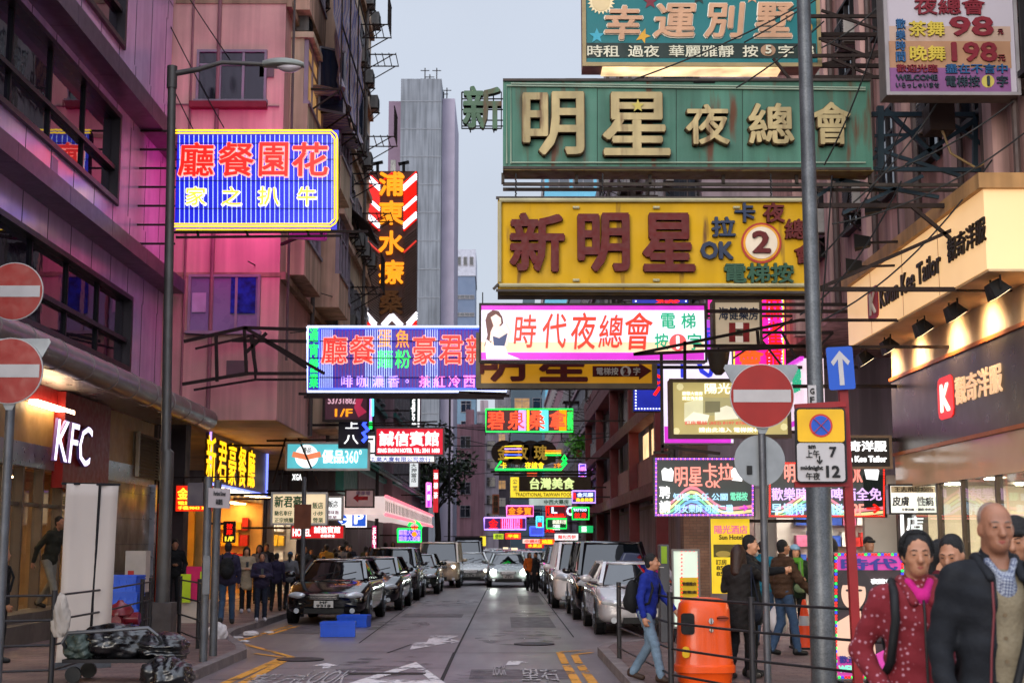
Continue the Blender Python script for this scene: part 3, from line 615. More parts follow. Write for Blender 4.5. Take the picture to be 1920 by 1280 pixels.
# far blocks closing the street
def far(px0, px1, pyt, Y, mat, label, name='residential_block', **k):
    a, b = onY(px0, pyt, Y), onY(px1, pyt, Y); return block(name, label, a.x, b.x, Y, Y + 14, a.z, mat, k.pop('side', 0), front=True, zs=5, **k)
far(856, 908, 800, 180, ROSE, 'rose-coloured flats beyond the street tree', wz=(1.3, 1.5), pitch=(1.9, 2.9), maxn=60, lit=.1)
far(884, 935, 775, 230, PALE, 'pale grey flats with small windows in the middle of the far street', wz=(1.4, 1.6), pitch=(2.0, 2.9), maxn=90, lit=.08)
far(928, 1012, 735, 300, GRYR, 'tall grey flats closing the far end of the street', wz=(1.7, 1.7), pitch=(2.3, 3.0), maxn=100, lit=.1)
far(905, 985, 860, 240, DKR, 'dark low flats at the far end behind the neon', wz=(1.4, 1.5), pitch=(2.0, 2.9), maxn=70, lit=.15)
far(958, 1035, 585, 200, M('glass_blue_block', '#46555f', .4, .1, .1, .3), 'blue-green glazed block peeping between the yellow and pink nightclub signs', wz=(2.2, 1.6), pitch=(2.6, 3.1), maxn=80, pm=GB, side=-1)
# right-hand houses
R2 = block('tenement_building', 'tall pale mauve tenement behind the hanging nightclub signs', 5.2, 18, 36, 70, 26.0, PALE, -1, zs=6.5, pitch=(2.6, 3.1), lit=.12, bandm=M('band_mauve', '#8a7278', .8, 0, .2, 1, streak=.4))
block('tenement_building', 'weathered grey tenement beyond the dark red balconies', 4.9, 18, 70.2, 112, 19, GRYR, -1, zs=5.5, pitch=(2.6, 3.1), lit=.15, bandm=PKG)
block('tenement_building', 'rose tenement far along the neon side of the street', 4.9, 18, 112.2, 160, 17, ROSE, -1, zs=5.5, pitch=(2.8, 3.1), lit=.2)
p, q = onY(1027, 336, 150), onY(1100, 336, 150)
block('glass_tower', 'cyan glazed tower glimpsed under the green nightclub sign', p.x, q.x + 6, 161, 175, onY(1027, 300, 161).z, M('cyan_glass', '#4f8ea8', .3, .2, .1, .3), -1, (2.4, 2.0), (2.8, 3.2), zs=20, front=True, pm=GB, maxn=90)
# dark netting hung on scaffold
nt_ = MB()
for i in range(12): nt_.add([(5.05 - .05 * (i % 2), 36.2 + i * .55, 8), (5.05 - .05 * ((i + 1) % 2), 36.75 + i * .55, 8), (5.05 - .05 * ((i + 1) % 2), 36.75 + i * .55, 26), (5.05 - .05 * (i % 2), 36.2 + i * .55, 26)], [(0, 1, 2, 3)])
tag(nt_.build('scaffold_net', M('net_navy', '#14202c', .9, 0, .3, 2)), 'dark navy scaffold netting draped down the pale tenement', 'scaffold net')
# R1: corner building with the tailor's shop
XR = 7.0
PB = M('pink_beige_render', '#a98680', .8, 0, .2, .6, bump=.2, streak=.5, fine=.06)
TB = thing('corner_building', 'stained pink-beige corner block above the tailor shop', 'building', (11, 22, 0))
MB().box((XR, 12.0, 6.35), (22, 35.8, 30)).build('wall', PB, TB)
vb = MB()
for y in (19.2, 21.0, 23.5, 26.0, 29.0, 32.5): vb.box((XR - .22, y - .18, 6.4), (XR, y + .18, 30))
vb.build('rib', M('pink_rib', '#b08e88', .8, 0, .2, 1, streak=.5), TB)
for fl in range(6):
    for y in (14.5, 17.6, 20.1, 22.3, 24.8, 27.5, 30.7, 34): window(TB, (XR - .01, y, 8.6 + fl * 3.1), FMX, 1.1, 1.6, FRD, GD if random.random() < .85 else GLW, 2)
dp = MB()
for y, r in ((19.6, .07), (20.7, .05), (22.9, .07), (25.6, .06), (28.6, .07), (24.0, .04), (18.4, .05)): dp.tube([(XR - .12, y, 6.5), (XR - .12, y, 30)], r, 8)
dp.build('drain_pipe', M('pipe_brown', '#4a3d3a', .6), TB)
for (y, z) in ((19.0, 11.2), (21.6, 8.1), (23.1, 11.0), (26.6, 8.0), (26.8, 11.3), (29.9, 8.2), (21.7, 14.2), (29.8, 11.3), (33.2, 8.3)): ac_unit(XR - .05, y, z, FMX, 'grey box air conditioner bracketed to the pink-beige corner block', 'air conditioners on the corner block', 1)
for (y, z, pz) in ((38.2, 9, 0), (41, 12.2, 0), (44, 9.1, 0), (47, 12.3, 0), (50, 15.4, 0), (53, 12.2, 0), (56, 9.2, 0), (59.5, 15.5, 0), (63, 12.2, 0), (66, 18.4, 0), (45.5, 18.5, 0), (40, 18.6, 0)): ac_unit(5.15, y, z, FMX, 'grey box air conditioner bracketed to the pale mauve tenement', 'air conditioners on the pale tenement')
# tailor's shop below it
XS = 6.2; ys0, ys1 = onX(1847, 430, XS).y, onX(1590, 600, XS).y
zsb, zst = onX(1847, 506, XS).z, onX(1847, 352, XS).z
CRM = E('cream_board_added_glow', '#ffcb8a', .62, base='#d3b68e', var=.12, scale=.6); CRT = M('cream_cap', '#b58a58', .6, 0, .15, 2, streak=.3)  # board face glows on its own, imitating lamplight falling on the cream
TS = thing('tailor_shop', 'cream and dark grey tailor shopfront wrapping the corner', 'shop', (7, 21, 0))
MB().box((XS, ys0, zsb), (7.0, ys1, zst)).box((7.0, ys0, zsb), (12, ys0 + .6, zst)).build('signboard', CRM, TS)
MB().box((XS - .08, ys0 - .08, zst), (12, ys1 + .1, zst + .2)).build('cap', CRT, TS)
jn = MB()
for f in (.27, .52, .78): y = ys0 + (ys1 - ys0) * f; jn.box((XS - .003, y - .008, zsb), (XS, y + .008, zst))
jn.build('board_joint', M('joint_tan', '#8a6a44', .8), TS)
zo = onX(1675, 715, XR).z; zd = onX(1675, 850, XR).z; ye = onX(1675, 780, XR).y
MB().box((XR, 12, zo + .06), (XR + .3, ye, zsb)).box((XS + .02, ys0, zsb - .03), (XR + .02, ys1, zsb)).build('soffit', M('cream_soffit', '#c9ad86', .5), TS)
MB().box((XR - .06, 12, zo), (XR + .1, ye, zo + .06)).build('trim', M('orange_trim', '#a8581d', .4, .3), TS)
MB().box((XR - .02, 12, zd), (XR + .3, ye, zo)).build('fascia', M('dark_bronze', '#4b423a', .3, .6, .2, 1.0), TS)
MB().box((XR - .04, 12, zd - .06), (XR + .1, ye, zd)).build('trim', M('orange_trim', '#a8581d', .4, .3), TS)
zg = onX(1760, 905, XR).z
MB().box((XR, 12, zg), (XR + .2, ye, zd - .06)).build('transom', M('transom_glossy', '#c9a680', .16, 0, .06, 1), TS)
MB().box((XR + .05, 12, .3), (XR + .08, ye - .2, zg)).build('shop_window', GLASS('shop_glass'), TS)
fr = MB(); fr.box((XR, 12, PV), (XR + .15, ye, .3)); fr.box((XR - .02, ye - .2, PV), (XR + .3, ye, zg))
for px in (1757, 1803, 1868): y = onX(px, 1000, XR).y; fr.box((XR + .02, y - .03, .3), (XR + .12, y + .03, zg))
fr.build('shop_frame', M('bronze_frame', '#3a2f26', .4, .6), TS)
it = MB(); it.box((12, 12, 0), (12.2, 30, 3.4)); it.box((XR + .3, 25.2, PV), (12, ye + .1, 3.4)); it.build('interior_wall', M('tailor_wall', '#d9ccb4', .55, 0, .08, 1), TS)
it = MB(); it.box((XR + .1, 12, zg + .05), (12, ye, zg + .12)); it.build('ceiling', M('tailor_ceiling', '#c9c2b4', .6), TS)
it = MB()
for x in (7.6, 8.8, 10.0, 11.2):
    for y in (14, 16, 18, 20, 22, 24): it.lathe([(.13, 0), (.13, .02)], (x, y, zg + .02), 14)
it.build('downlight', E('tailor_lamp', '#ffeace', 190), TS)
it = MB()
for y0 in np.arange(13, 24.5, 1.3): it.box((11.6, y0, .9), (11.95, y0 + 1.1, 2.4))
it.build('cabinet', M('tailor_cabinet', '#8a6a44', .5), TS)
it = MB(); random.seed(3)
for y0 in np.arange(13, 24.5, .22): it.box((11.3, y0, 1.0), (11.6, y0 + .15, 1.0 + random.uniform(.8, 1.1)), random.randrange(3))
tag(it.build('garment', [M('suit_navy', '#20283a', .8), M('suit_grey', '#6a6a70', .8), M('shirt_white', '#c0c4cc', .8)], TS), kind='stuff')
BO = M('letter_dark', '#2e261c', .4, .5); fr = (Vector((XS, 0, 0)), -Y_, Z_, -X_)
def xput(m, s, px0, py0, px1, py1, X, d, bold, sh=0):
    """px of the left and right ends; heights read at the middle"""
    a, b = onX(px0, 0, X), onX(px1, 0, X); mid = (px0 + px1) / 2
    za, zb = onX(mid, py1, X).z, onX(mid, py0, X).z
    put(m, s, (Vector((X, 0, 0)), -Y_, Z_, -X_), -a.y, za, -b.y, zb, d=d, bold=bold)
l = MB(); xput(l, 'Kwun Kee Tailor', 1631, 518, 1744, 558, XS, .025, .02); l.build('lettering', BO, TS)
l = MB(); xput(l, '觀奇洋服', 1758, 440, 1829, 486, XS, .025, .025); l.build('lettering', BO, TS)
def logo(parent, px0, py0, px1, py1, X, red, white):
    a, b = onX(px0, 0, X).y, onX(px1, 0, X).y; mid = (px0 + px1) / 2; za, zb = onX(mid, py1, X).z, onX(mid, py0, X).z; c = .18
    w, h = abs(a - b), zb - za; r = min(w, h) * .2
    pts = [(x + r * math.cos(t), z + r * math.sin(t)) for (x, z, t0) in ((w - r, h - r, 0), (r, h - r, 90), (r, r, 180), (w - r, r, 270)) for t in (R(t0), R(t0 + 45), R(t0 + 90))]
    MB().prism(pts, (Vector((X - .016, a, za)), -Y_, Z_, -X_), .02).build('logo', red, parent)
    k = MB(); put(k, 'K', (Vector((X - .016, a, za)), -Y_, Z_, -X_), w * .2, h * .16, w * .82, h * .84, d=.008, bold=.05); k.build('lettering', white, parent)
logo(TS, 1608, 552, 1627, 612, XS, M('logo_red', '#a31c1c', .4), M('logo_white', '#d9cdb8', .5))
logo(TS, 1728, 717, 1756, 794, XR - .02, E('logo_red_lit', '#e0201c', .9), E('logo_white_lit', '#fff0e0', 1.3))
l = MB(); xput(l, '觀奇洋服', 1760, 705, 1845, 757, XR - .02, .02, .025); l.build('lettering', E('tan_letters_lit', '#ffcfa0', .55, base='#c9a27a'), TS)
def floodlight(px, py, label):
    p = onX(px, py, XS + .25); T = thing('floodlight', label, 'floodlight', p, 'floodlights under the tailor signboard')
    hd = MB(); u = Vector((.55, 0, -.83)).normalized(); v = Y_; w_ = u.cross(v)
    c = p + Vector((0, 0, -.08)); 
    vs = []
    for (k, s_) in ((-.1, .1), (.1, .17)):
        for (a, b) in ((-1, -1), (1, -1), (1, 1), (-1, 1)): vs.append(c + u * k + v * a * s_ + w_ * b * s_ * .75)
    hd.add(vs, [(3, 2, 1, 0), (4, 5, 6, 7), (0, 1, 5, 4), (1, 2, 6, 5), (2, 3, 7, 6), (3, 0, 4, 7)]); hd.build('housing', BLK, T)
    ln = MB(); ln.add([c + u * .104 + v * a * .15 + w_ * b * .11 for (a, b) in ((-1, -1), (1, -1), (1, 1), (-1, 1))], [(0, 1, 2, 3)]); ln.build('lens', E('flood_lens', '#ffe0b0', 5), T)
    br = MB(); br.bar(c + v * .19 - Z_ * .02, c + v * .19 + Z_ * .2, .02); br.bar(c - v * .19 - Z_ * .02, c - v * .19 + Z_ * .2, .02); br.bar(c - v * .2 + Z_ * .2, c + v * .2 + Z_ * .2, .02); br.bar(c + Z_ * .2, (p.x, p.y, zsb - .03), .025); br.build('bracket', BLK, T)
    L = bpy.data.lights.new('flood', 'SPOT'); L.energy = 90; L.color = (1, .72, .42); L.spot_size = R(120); L.spot_blend = .8; L.shadow_soft_size = .1
    lo = bpy.data.objects.new('flood_light', L); COL.objects.link(lo); lo.parent = T; lo.location = c + u * .16 - p; lo.rotation_euler = Vector((.85, 0, -.25)).to_track_quat('-Z', 'Y').to_euler()
for (px, py, lab) in ((1866, 530, 'black square floodlight at the corner end of the tailor signboard'), (1787, 573, 'black floodlight under the tailor signboard below the dark Chinese characters'), (1727, 604, 'black floodlight under the tailor signboard below its last English word'), (1664, 638, 'black floodlight under the tailor signboard below its first English word'), (1619, 662, 'brown floodlight at the street end of the tailor signboard below the red logo')): floodlight(px, py, lab)
# warm wash of the sign face: glow added to the board material, no lamp there
shop('kiosk_shop', 'bright white convenience stall packed with goods past the tailor shop', 6.6, 26, 34.5, 2.9, -1, WHITW, LC, GO)
shop('hotel_entrance', 'cream tiled hotel entrance with bright ceiling lamps beside the parked cars', 6.2, 35, 45.5, 3.0, -1, WHITW, LN, [GO[1], GO[2]])
# dark red balcony front
RED = M('oxide_red', '#5a1a1c', .6, 0, .2, 1.5)
RB = thing('red_balcony', 'dark oxide red two-storey balcony front on steel columns', 'building front', (5, 57, 0))
c = MB(); ya, yb = onX(1238, 900, 4.7).y, onX(1103, 900, 4.7).y
n = 5
for i in range(n): y = ya + (yb - ya) * i / (n - 1); MB().box((4.55, y - .18, 0), (4.9, y + .18, 9.0)).build('column', RED, RB)
bm = MB()
for z in (3.1, 5.6, 8.7): bm.box((4.5, ya - .2, z), (4.95, yb + .2, z + .4))
bm.box((4.52, ya - .6, zb0 := 8.0), (5.2, yb, 9.2)); bm.build('beam', RED, RB)
pn = MB(); pn.box((4.85, ya, 3.5), (4.9, yb, 4.5)); pn.build('panel', M('pink_panel', '#8a5c58', .7), RB)
il = MB(); il.box((5.1, ya + 2, 4.6), (5.14, ya + 9, 5.5)); il.build('lit_window', E('lit_shop_warm', '#ffd29a', 1.2, sample=True, var=.6, scale=1.2), RB)
shop('mahjong_parlour', 'dim shop under the dark red balcony front', 5.15, 47, 66, 3.0, -1, M('dim_wall', '#6a5a4c', .7), E('dim_lamp', '#ffd8a0', 3), None)
shop('phone_shop', 'cool white shop below the distant green and red neon', 4.95, 71, 95, 3.4, -1, WHITW, LC, GO)
shop('noodle_shop', 'warm lit far shop front beyond the phone shop', 4.95, 96, 130, 3.4, -1, WARMW, LW, GO)

# clutter on the nightclub side: cages, canopies and pipes; fittings on the bare end walls
rk_l = ('rusty window cage on the pale mauve tenement', 'rusty window cage on the weathered grey tenement')
for i, (y, z) in enumerate(((43, 9.8), (46.5, 13), (49, 9.9), (51.5, 13.1), (55, 10), (58, 16.2), (61.5, 13), (64.5, 9.9), (67.5, 16), (72.5, 9), (76, 12), (80, 9.1), (85, 12.2), (90, 9), (96, 12.1), (103, 9.2))):
    X = 5.2 if y < 70 else 4.9; m = MB(); d = .55 + .25 * (i % 3); h = 1.5
    for k in range(7): m.bar((X - d, y - .8 + k * .27, z), (X - d, y - .8 + k * .27, z + h), .03)
    for zz in (z, z + h * .5, z + h): m.bar((X - d, y - .85, zz), (X - d, y + .87, zz), .04)
    for yy in (y - .85, y + .87): m.bar((X, yy, z), (X - d, yy, z), .04); m.bar((X, yy, z + h), (X - d, yy, z + h), .04); m.bar((X - .02, yy, z - .5), (X - d, yy, z), .03)
    m.box((X, y - .9, z + h + .05), (X - d - .2, y + .9, z + h + .08)); tag(m.build('window_cage', RUST), rk_l[y > 70], 'window cage', 'window cages on the ' + ('grey' if y > 70 else 'pale') + ' tenement')
m = MB()
for y, r in ((37.5, .07), (42.5, .09), (48.3, .07), (54, .09), (60.2, .07), (66, .08)): m.tube([(5.08, y, 3), (5.08, y, 25)], r, 8)
m.build('drain_pipe', M('pipe_grey', '#57504c', .6), R2)
for i, (y, z, c) in enumerate(((74, 3.9, '#1d6a4a'), (81, 3.8, '#7a2a2a'), (88, 4.0, '#3a4a8a'), (99, 3.9, '#8a6a2a'), (108, 4, '#5a2a5a'))):
    m = MB(); m.add([(4.9, y, z + .7), (4.9, y + 5, z + .7), (3.6, y + 5, z), (3.6, y, z), (4.9, y, z + .66), (4.9, y + 5, z + .66), (3.6, y + 5, z - .04), (3.6, y, z - .04), (3.6, y, z - .3), (3.6, y + 5, z - .3)], [(0, 1, 2, 3), (7, 6, 5, 4), (3, 2, 9, 8), (0, 3, 7, 4)]); tag(m.build('awning', M('awning_' + str(i), c, .8, streak=.3)), ('green', 'dark red', 'blue', 'ochre', 'plum')[i] + ' canvas awning over a shop on the far neon side', 'awning')
m = MB(); m.tube([(-6.9, PF - .08, 4.6), (-6.9, PF - .08, 30)], .05, 8); m.tube([(-7.55, PF - .06, 4.6), (-7.55, PF - .06, 30)], .03, 6); m.tube([(-7.9, PF - .06, 12.2), (-5.4, PF - .06, 12.15)], .025, 6); m.build('drain_pipe', M('pipe_pinkish', '#8a6064', .6), PT)
m = MB()
for (x, z, w, h) in ((-6.5, 5.6, .5, .35), (-5.9, 12.9, .35, .3), (-7.3, 9.6, .3, .25)): m.box((x, PF - .05, z), (x + w, PF, z + h))
m.build('vent', M('vent_grey', '#6a5a5c', .6), PT)
m = MB(); random.seed(11)
for i in range(16): y = random.uniform(14, 32); z = random.choice((7.6, 8.1, 11.2, 11.6, 15)); m.box((XF, y, z), (XF + .006, y + random.uniform(.2, .5), z + random.uniform(.2, .5)))
m.build('access_hatch', M('hatch_lilac', '#8f7398', .4, .2), CB)
for (x, y, lab) in ((.55, 24.2, 'round iron manhole cover just past the painted arrow'), (-2.9, 21.0, 'round iron manhole cover near the yellow zigzag line')):
    m = MB(); m.lathe([(.34, 0), (.34, .012), (.30, .014)], (x, y, .004), 28); tag(m.build('manhole_cover', M('cast_iron', '#2a2628', .5, .6, bump=.3)), lab, 'manhole cover')
sm = bpy.data.materials.new('oil_stain'); sm.use_nodes = True; b_ = sm.node_tree.nodes['Principled BSDF']; b_.inputs['Base Color'].default_value = (.02, .018, .018, 1); b_.inputs['Roughness'].default_value = .3; nn = _nz(sm.node_tree, 2.2, 6); sm.node_tree.links.new(_rng(sm.node_tree, nn.outputs[0], 0, .75, .5, .68), b_.inputs['Alpha'])
m = MB()
for (x, y, r) in ((-1.6, 20, 1.1), (.3, 26, 1.3), (-2.2, 30, 1.2), (.8, 35, 1.0), (-.2, 18, .8), (2.4, 27.5, 1), (-1.5, 41, 1.5)): k = len(m.v); m.add([(x + r * math.cos(t) * .6, y + r * math.sin(t) * 1.6, .0055 + k * 2e-5) for t in np.linspace(0, 6.28, 18)[:-1]], [tuple(range(17))])
tag(m.build('road_stain', sm), kind='structure')
# ================================================================== SIGNS
class Sign:
    def __init__(s, name, label, cat, Y, x0, y0, x1, y1, d=.3, cab=None, face=None, group=None, frame=0, fmat=None, back=None):
        s.Y = Y; s.a = onY((x0), y1, Y); s.b = onY(x1, y0, Y); s.cx = (x0 + x1) / 2; s.cyp = (y0 + y1) / 2
        s.T = thing(name, label, cat, ((s.a.x + s.b.x) / 2, Y, s.a.z), group); s.buf = {}; s.d = d
        if cab: MB().box((s.a.x, Y + .004, s.a.z), (s.b.x, Y + d, s.b.z)).build('cabinet', cab, s.T)
        e = frame
        if face: MB().box((s.a.x + e, Y, s.a.z + e), (s.b.x - e, Y + .003, s.b.z - e)).build('face', face, s.T)
        if back: MB().box((s.a.x + .05, Y + d + .002, s.a.z + .05), (s.b.x - .05, Y + d + .012, s.b.z - .05)).build('back_face', back, s.T)
        if frame:
            f = MB(); w = e; y0_, y1_ = Y - .035, Y + .0035
            f.box((s.a.x - .01, y0_, s.a.z - .01), (s.b.x + .01, y1_, s.a.z + w)); f.box((s.a.x - .01, y0_, s.b.z - w), (s.b.x + .01, y1_, s.b.z + .01))
            f.box((s.a.x - .01, y0_, s.a.z + w), (s.a.x + w, y1_, s.b.z - w)); f.box((s.b.x - w, y0_, s.a.z + w), (s.b.x + .01, y1_, s.b.z - w)); f.build('frame', fmat or RUST, s.T)
    def P(s, px, py, d=0): p = onY(px, py, s.Y); return Vector((p.x, s.Y - d, p.z))
    def mb(s, part, mat):
        k = (part, mat.name)
        if k not in s.buf: s.buf[k] = (MB(), mat)
        return s.buf[k][0]
    def text(s, t, x0, y0, x1, y1, mat, d=.03, bold=.03, grow=0, shear=0, part='lettering', z=.0, keep=False):
        p = onY(x0, (y0 + y1) / 2, s.Y).x; q = onY(x1, (y0 + y1) / 2, s.Y).x; zt = onY((x0 + x1) / 2, y0, s.Y).z; zb = onY((x0 + x1) / 2, y1, s.Y).z
        put(s.mb(part, mat), t, (Vector((0, s.Y - z, 0)), X_, Z_, -Y_), p, zb, q, zt, d=d, bold=bold, grow=grow, shear=shear, keep=keep); return s
    def neon(s, t, x0, y0, x1, y1, core, rim, bold=.04, rg=.05, d=.05):
        s.text(t, x0, y0, x1, y1, rim, d=d, bold=bold + rg * 1.1, grow=.022, part='lettering_rim'); s.text(t, x0, y0, x1, y1, core, d=.03, bold=bold * .55, z=d + .012, grow=-.0); return s
    def vtext(s, t, x0, y0, x1, y1, mat, bold=.03, d=.03, gap=.08, rim=None, **k):
        n = len(t); h = (y1 - y0) / n
        for i, c in enumerate(t):
            if rim: s.neon(c, x0, y0 + i * h + h * gap / 2, x1, y0 + (i + 1) * h - h * gap / 2, mat, rim, bold=bold)
            else: s.text(c, x0, y0 + i * h + h * gap / 2, x1, y0 + (i + 1) * h - h * gap / 2, mat, d=d, bold=bold, **k)
        return s
    def rect(s, x0, y0, x1, y1, mat, d=.006, part='face_panel'):
        a, b = s.P(x0, y1), s.P(x1, y0); s.mb(part, mat).box((a.x, s.Y - d, a.z), (b.x, s.Y - d + .003, b.z)); return s
    def poly(s, pts, mat, d=.008, part='picture', th=.003):
        P = [s.P(*p) for p in pts]; s.mb(part, mat).prism([(p.x, p.z) for p in P], (Vector((0, s.Y - d, 0)), X_, Z_, -Y_), th); return s
    def disc(s, cx, cy, r, mat, d=.01, part='disc', n=28, ry=None): return s.poly([(cx + r * math.cos(2 * math.pi * k / n), cy + (ry or r) * math.sin(2 * math.pi * k / n)) for k in range(n)][::-1], mat, d, part)
    def star(s, cx, cy, r, mat, d=.01, a0=-90):
        return s.poly([(cx + (r if k % 2 == 0 else r * .42) * math.cos(R(a0 + 36 * k)), cy + (r if k % 2 == 0 else r * .42) * math.sin(R(a0 + 36 * k))) for k in range(10)][::-1], mat, d, 'star')
    def tube(s, pts, mat, r=.02, d=.05, part='neon_border'): s.mb(part, mat).tube([s.P(*p, d) for p in pts], r, 6); return s
    def border(s, x0, y0, x1, y1, mat, r=.02, d=.05): return s.tube([(x0, y0), (x1, y0), (x1, y1), (x0, y1), (x0, y0)], mat, r, d)
    def stripes(s, x0, x1, y0, y1, n, mat, r=.012, d=.03):
        for i in range(n):
            x = x0 + (x1 - x0) * (i + .5) / n; s.mb('neon_stripe', mat).tube([s.P(x, y0, d), s.P(x, y1, d)], r, 5)
        return s
    def bars(s, segs, w=.05, mat=None, part='bracket'):
        for p, q in segs: s.mb(part, mat or RUST).bar(p, q, w)
        return s
    def dots(s, x0, y0, x1, y1, step, mats, r=2.2, d=.01):
        pts = []; n = int(abs(x1 - x0) / step); 
        for i in range(n + 1): pts += [(x0 + (x1 - x0) * i / n, y0), (x0 + (x1 - x0) * i / n, y1)]
        n = int(abs(y1 - y0) / step)
        for i in range(1, n): pts += [(x0, y0 + (y1 - y0) * i / n), (x1, y0 + (y1 - y0) * i / n)]
        for i, (x, y) in enumerate(pts):
            p = s.P(x, y); k = r * s.Y / F; s.mb('bulb_dot', mats[(i // 2) % len(mats)]).box((p.x - k, s.Y - d - .012, p.z - k), (p.x + k, s.Y - d, p.z + k))
        return s
    def wall(s, X, dz=(0.1, .9), w=.06, diag=True):
        """steel outriggers from the sign to the house wall at X"""
        e = s.b.x if X > s.b.x else s.a.x; h = s.b.z - s.a.z; m = s.mb('bracket', RUST); y = s.Y + s.d * .5
        for f in dz: m.bar((e, y, s.a.z + h * f), (X, y, s.a.z + h * f), w)
        if diag and len(dz) > 1: m.bar((e, y, s.a.z + h * dz[0]), (X, y, s.a.z + h * dz[1]), w * .8); m.bar((X, y, s.a.z + h * dz[0]), ((e + X) / 2, y, s.a.z + h * dz[1]), w * .8)
        return s
    def done(s):
        for (p, n), (m, mat) in s.buf.items(): m.build(p, mat, s.T)
        return s.T
NB = .0
nRED = E('neon_red', '#ff1405', 1.25); nREDr = E('neon_red_rim', '#ffa498', 1.35, sample=False); nYEL = E('neon_yellow', '#ffd21a', 1.6); nWHT = E('neon_white_blue', '#c4d6ff', 1.9); nBLU = E('neon_blue', '#3a55ff', 2.2)
nGRN = E('neon_green', '#14ff5a', 1.5); nORG = E('neon_orange', '#ff9a12', 1.15); nPNK = E('neon_pink', '#ff7ad8', 1.9); nVIO = E('neon_violet', '#b08aff', 2.0); nCYN = E('neon_cyan', '#5ae8ff', 1.8); nWRM = E('neon_warm', '#fff0c8', 2.0)
pBLU = E('neon_panel_blue', '#0512e0', .7, base='#0a1aa0', var=.2, scale=1.0)
RUSTG = M('sign_steel', '#3a3430', .6, .4, .3, 3, bump=.2); GREY = M('cabinet_grey', '#6d6a68', .5, .3, .2, 2); ALU = M('cabinet_alu', '#a8a6a2', .4, .6)
# --- 1 blue striped neon board
S = Sign('neon_sign', 'blue striped neon board with four large red characters and a yellow border', 'neon sign', 30.5, 327, 244, 635, 430, .35, FRD, pBLU, back=E('neon_back_magenta', '#ff36c0', 4.5))
S.stripes(333, 627, 254, 420, 33, E('stripe_white_blue', '#b4c8ff', 1.3, sample=False), .0085)
for c, a, b in (('廳', 336, 402), ('餐', 411, 477), ('園', 487, 541), ('花', 549, 616)): S.neon(c, a, 269, b, 332, nRED, nREDr, .045, .03)
for c, a, b in (('家', 350, 387), ('之', 417, 453), ('扒', 485, 524), ('牛', 559, 593)): S.neon(c, a, 352, b, 386, E('neon_gold', '#ffcf3a', 1.3), nWRM, .02, .035)
for k in (0, 5): S.tube([(330, 246 + k), (622 - k * .4, 246 + k), (631 - k, 254 + k), (633 - k, 262), (633 - k, 412), (629 - k, 420 - k), (620 - k * .4, 426 - k), (328, 426 - k)], nYEL, .02, .06)
for y in (270, 300, 340, 392): S.tube([(330, y), (630, y)], BLK, .008, .045, 'rod')
S.tube([(330, 431), (620, 431)], nYEL, .015, .02)
a, b = S.P(310, 436), S.P(690, 434); S.bars([(a, b), (S.P(330, 445), S.P(640, 442)), (S.P(370, 431), S.P(372, 444)), (S.P(460, 431), S.P(466, 444)), (S.P(575, 431), S.P(580, 443))], .05)
S.bars([((-8, 30.6, z), (S.a.x, 30.6, z)) for z in np.linspace(S.a.z - .3, S.b.z, 7)], .04)
S.bars([((S.b.x, 30.6, S.a.z + .2), (-5.3, 33.5, S.a.z + .3)), ((S.b.x, 30.6, S.b.z - .2), (-5.3, 33.5, S.b.z))], .06); S.done()
# --- 2 long blue neon board further on
S = Sign('neon_sign', 'long violet-blue neon board with red restaurant characters and a white-blue double border', 'neon sign', 33, 575, 611, 950, 736, .35, FRD, E('neon_panel_violet', '#2418b8', .75, base='#241a50', var=.4, scale=.8))
for a, b, n in ((598, 625, 7), (684, 736, 12), (796, 822, 6)): S.stripes(a, b, 617, 727, n, E('stripe_white_blue', '#b4c8ff', 1.3, sample=False), .009)
for a, b, n in ((626, 684, 9), (740, 795, 9), (823, 888, 10)): S.stripes(a, b, 617, 727, n, E('tube_unlit', '#a04a80', .5, sample=False), .008)
S.neon('廳', 604, 630, 651, 682, nRED, nREDr, .03, .035); S.neon('餐', 656, 630, 703, 682, nRED, nREDr, .03, .035)
S.text('蛋', 708, 618, 734, 652, nORG, bold=.02); S.text('魚', 742, 618, 768, 652, nORG, bold=.02); S.text('麵', 708, 656, 736, 690, nGRN, bold=.015); S.text('粉', 741, 656, 770, 690, nGRN, bold=.02)
S.neon('豪', 775, 630, 816, 683, nRED, nREDr, .03, .035); S.neon('君', 824, 630, 868, 683, nRED, nREDr, .03, .035); S.neon('新', 874, 630, 918, 683, nRED, nREDr, .03, .035)
S.vtext('通宵營業', 580, 614, 597, 728, nGRN, .02)
for i, c in enumerate('啡咖濃香。'): S.text(c, 640 + i * 29 if c != '。' else 760, 704 if c != '。' else 711, 662 + i * 29 if c != '。' else 767, 726 if c != '。' else 718, nVIO, bold=.02)
for i, c in enumerate('茶紅冷西'): S.text(c, 785 + i * 28, 704, 807 + i * 28, 726, nPNK, bold=.02)
S.border(577, 613, 949, 734, nWHT, .03); S.border(599, 616, 928, 729, nBLU, .025)
for y in (640, 672, 708): S.tube([(580, y), (940, y)], BLK, .012, .06, 'rod')
S.bars([(S.P(560, 738), S.P(955, 742)), (S.P(570, 744), S.P(945, 746))], .06)
# the open steel truss that carries it from the wall
q = lambda px, py: onY(px, py, 31.9)
T1 = [(345, 640, 458, 614), (458, 614, 462, 698), (342, 720, 462, 700), (462, 700, 575, 700), (458, 614, 608, 700), (458, 614, 575, 618), (462, 660, 500, 624), (470, 628, 480, 698), (500, 640, 575, 690), (435, 638, 575, 640), (405, 626, 407, 715)]
S.bars([(q(a, b), q(c, d)) for a, b, c, d in T1], .07); S.bars([(q(a, b) + Y_ * 1.2, q(c, d) + Y_ * 1.2) for a, b, c, d in T1[:5]], .05); S.done()
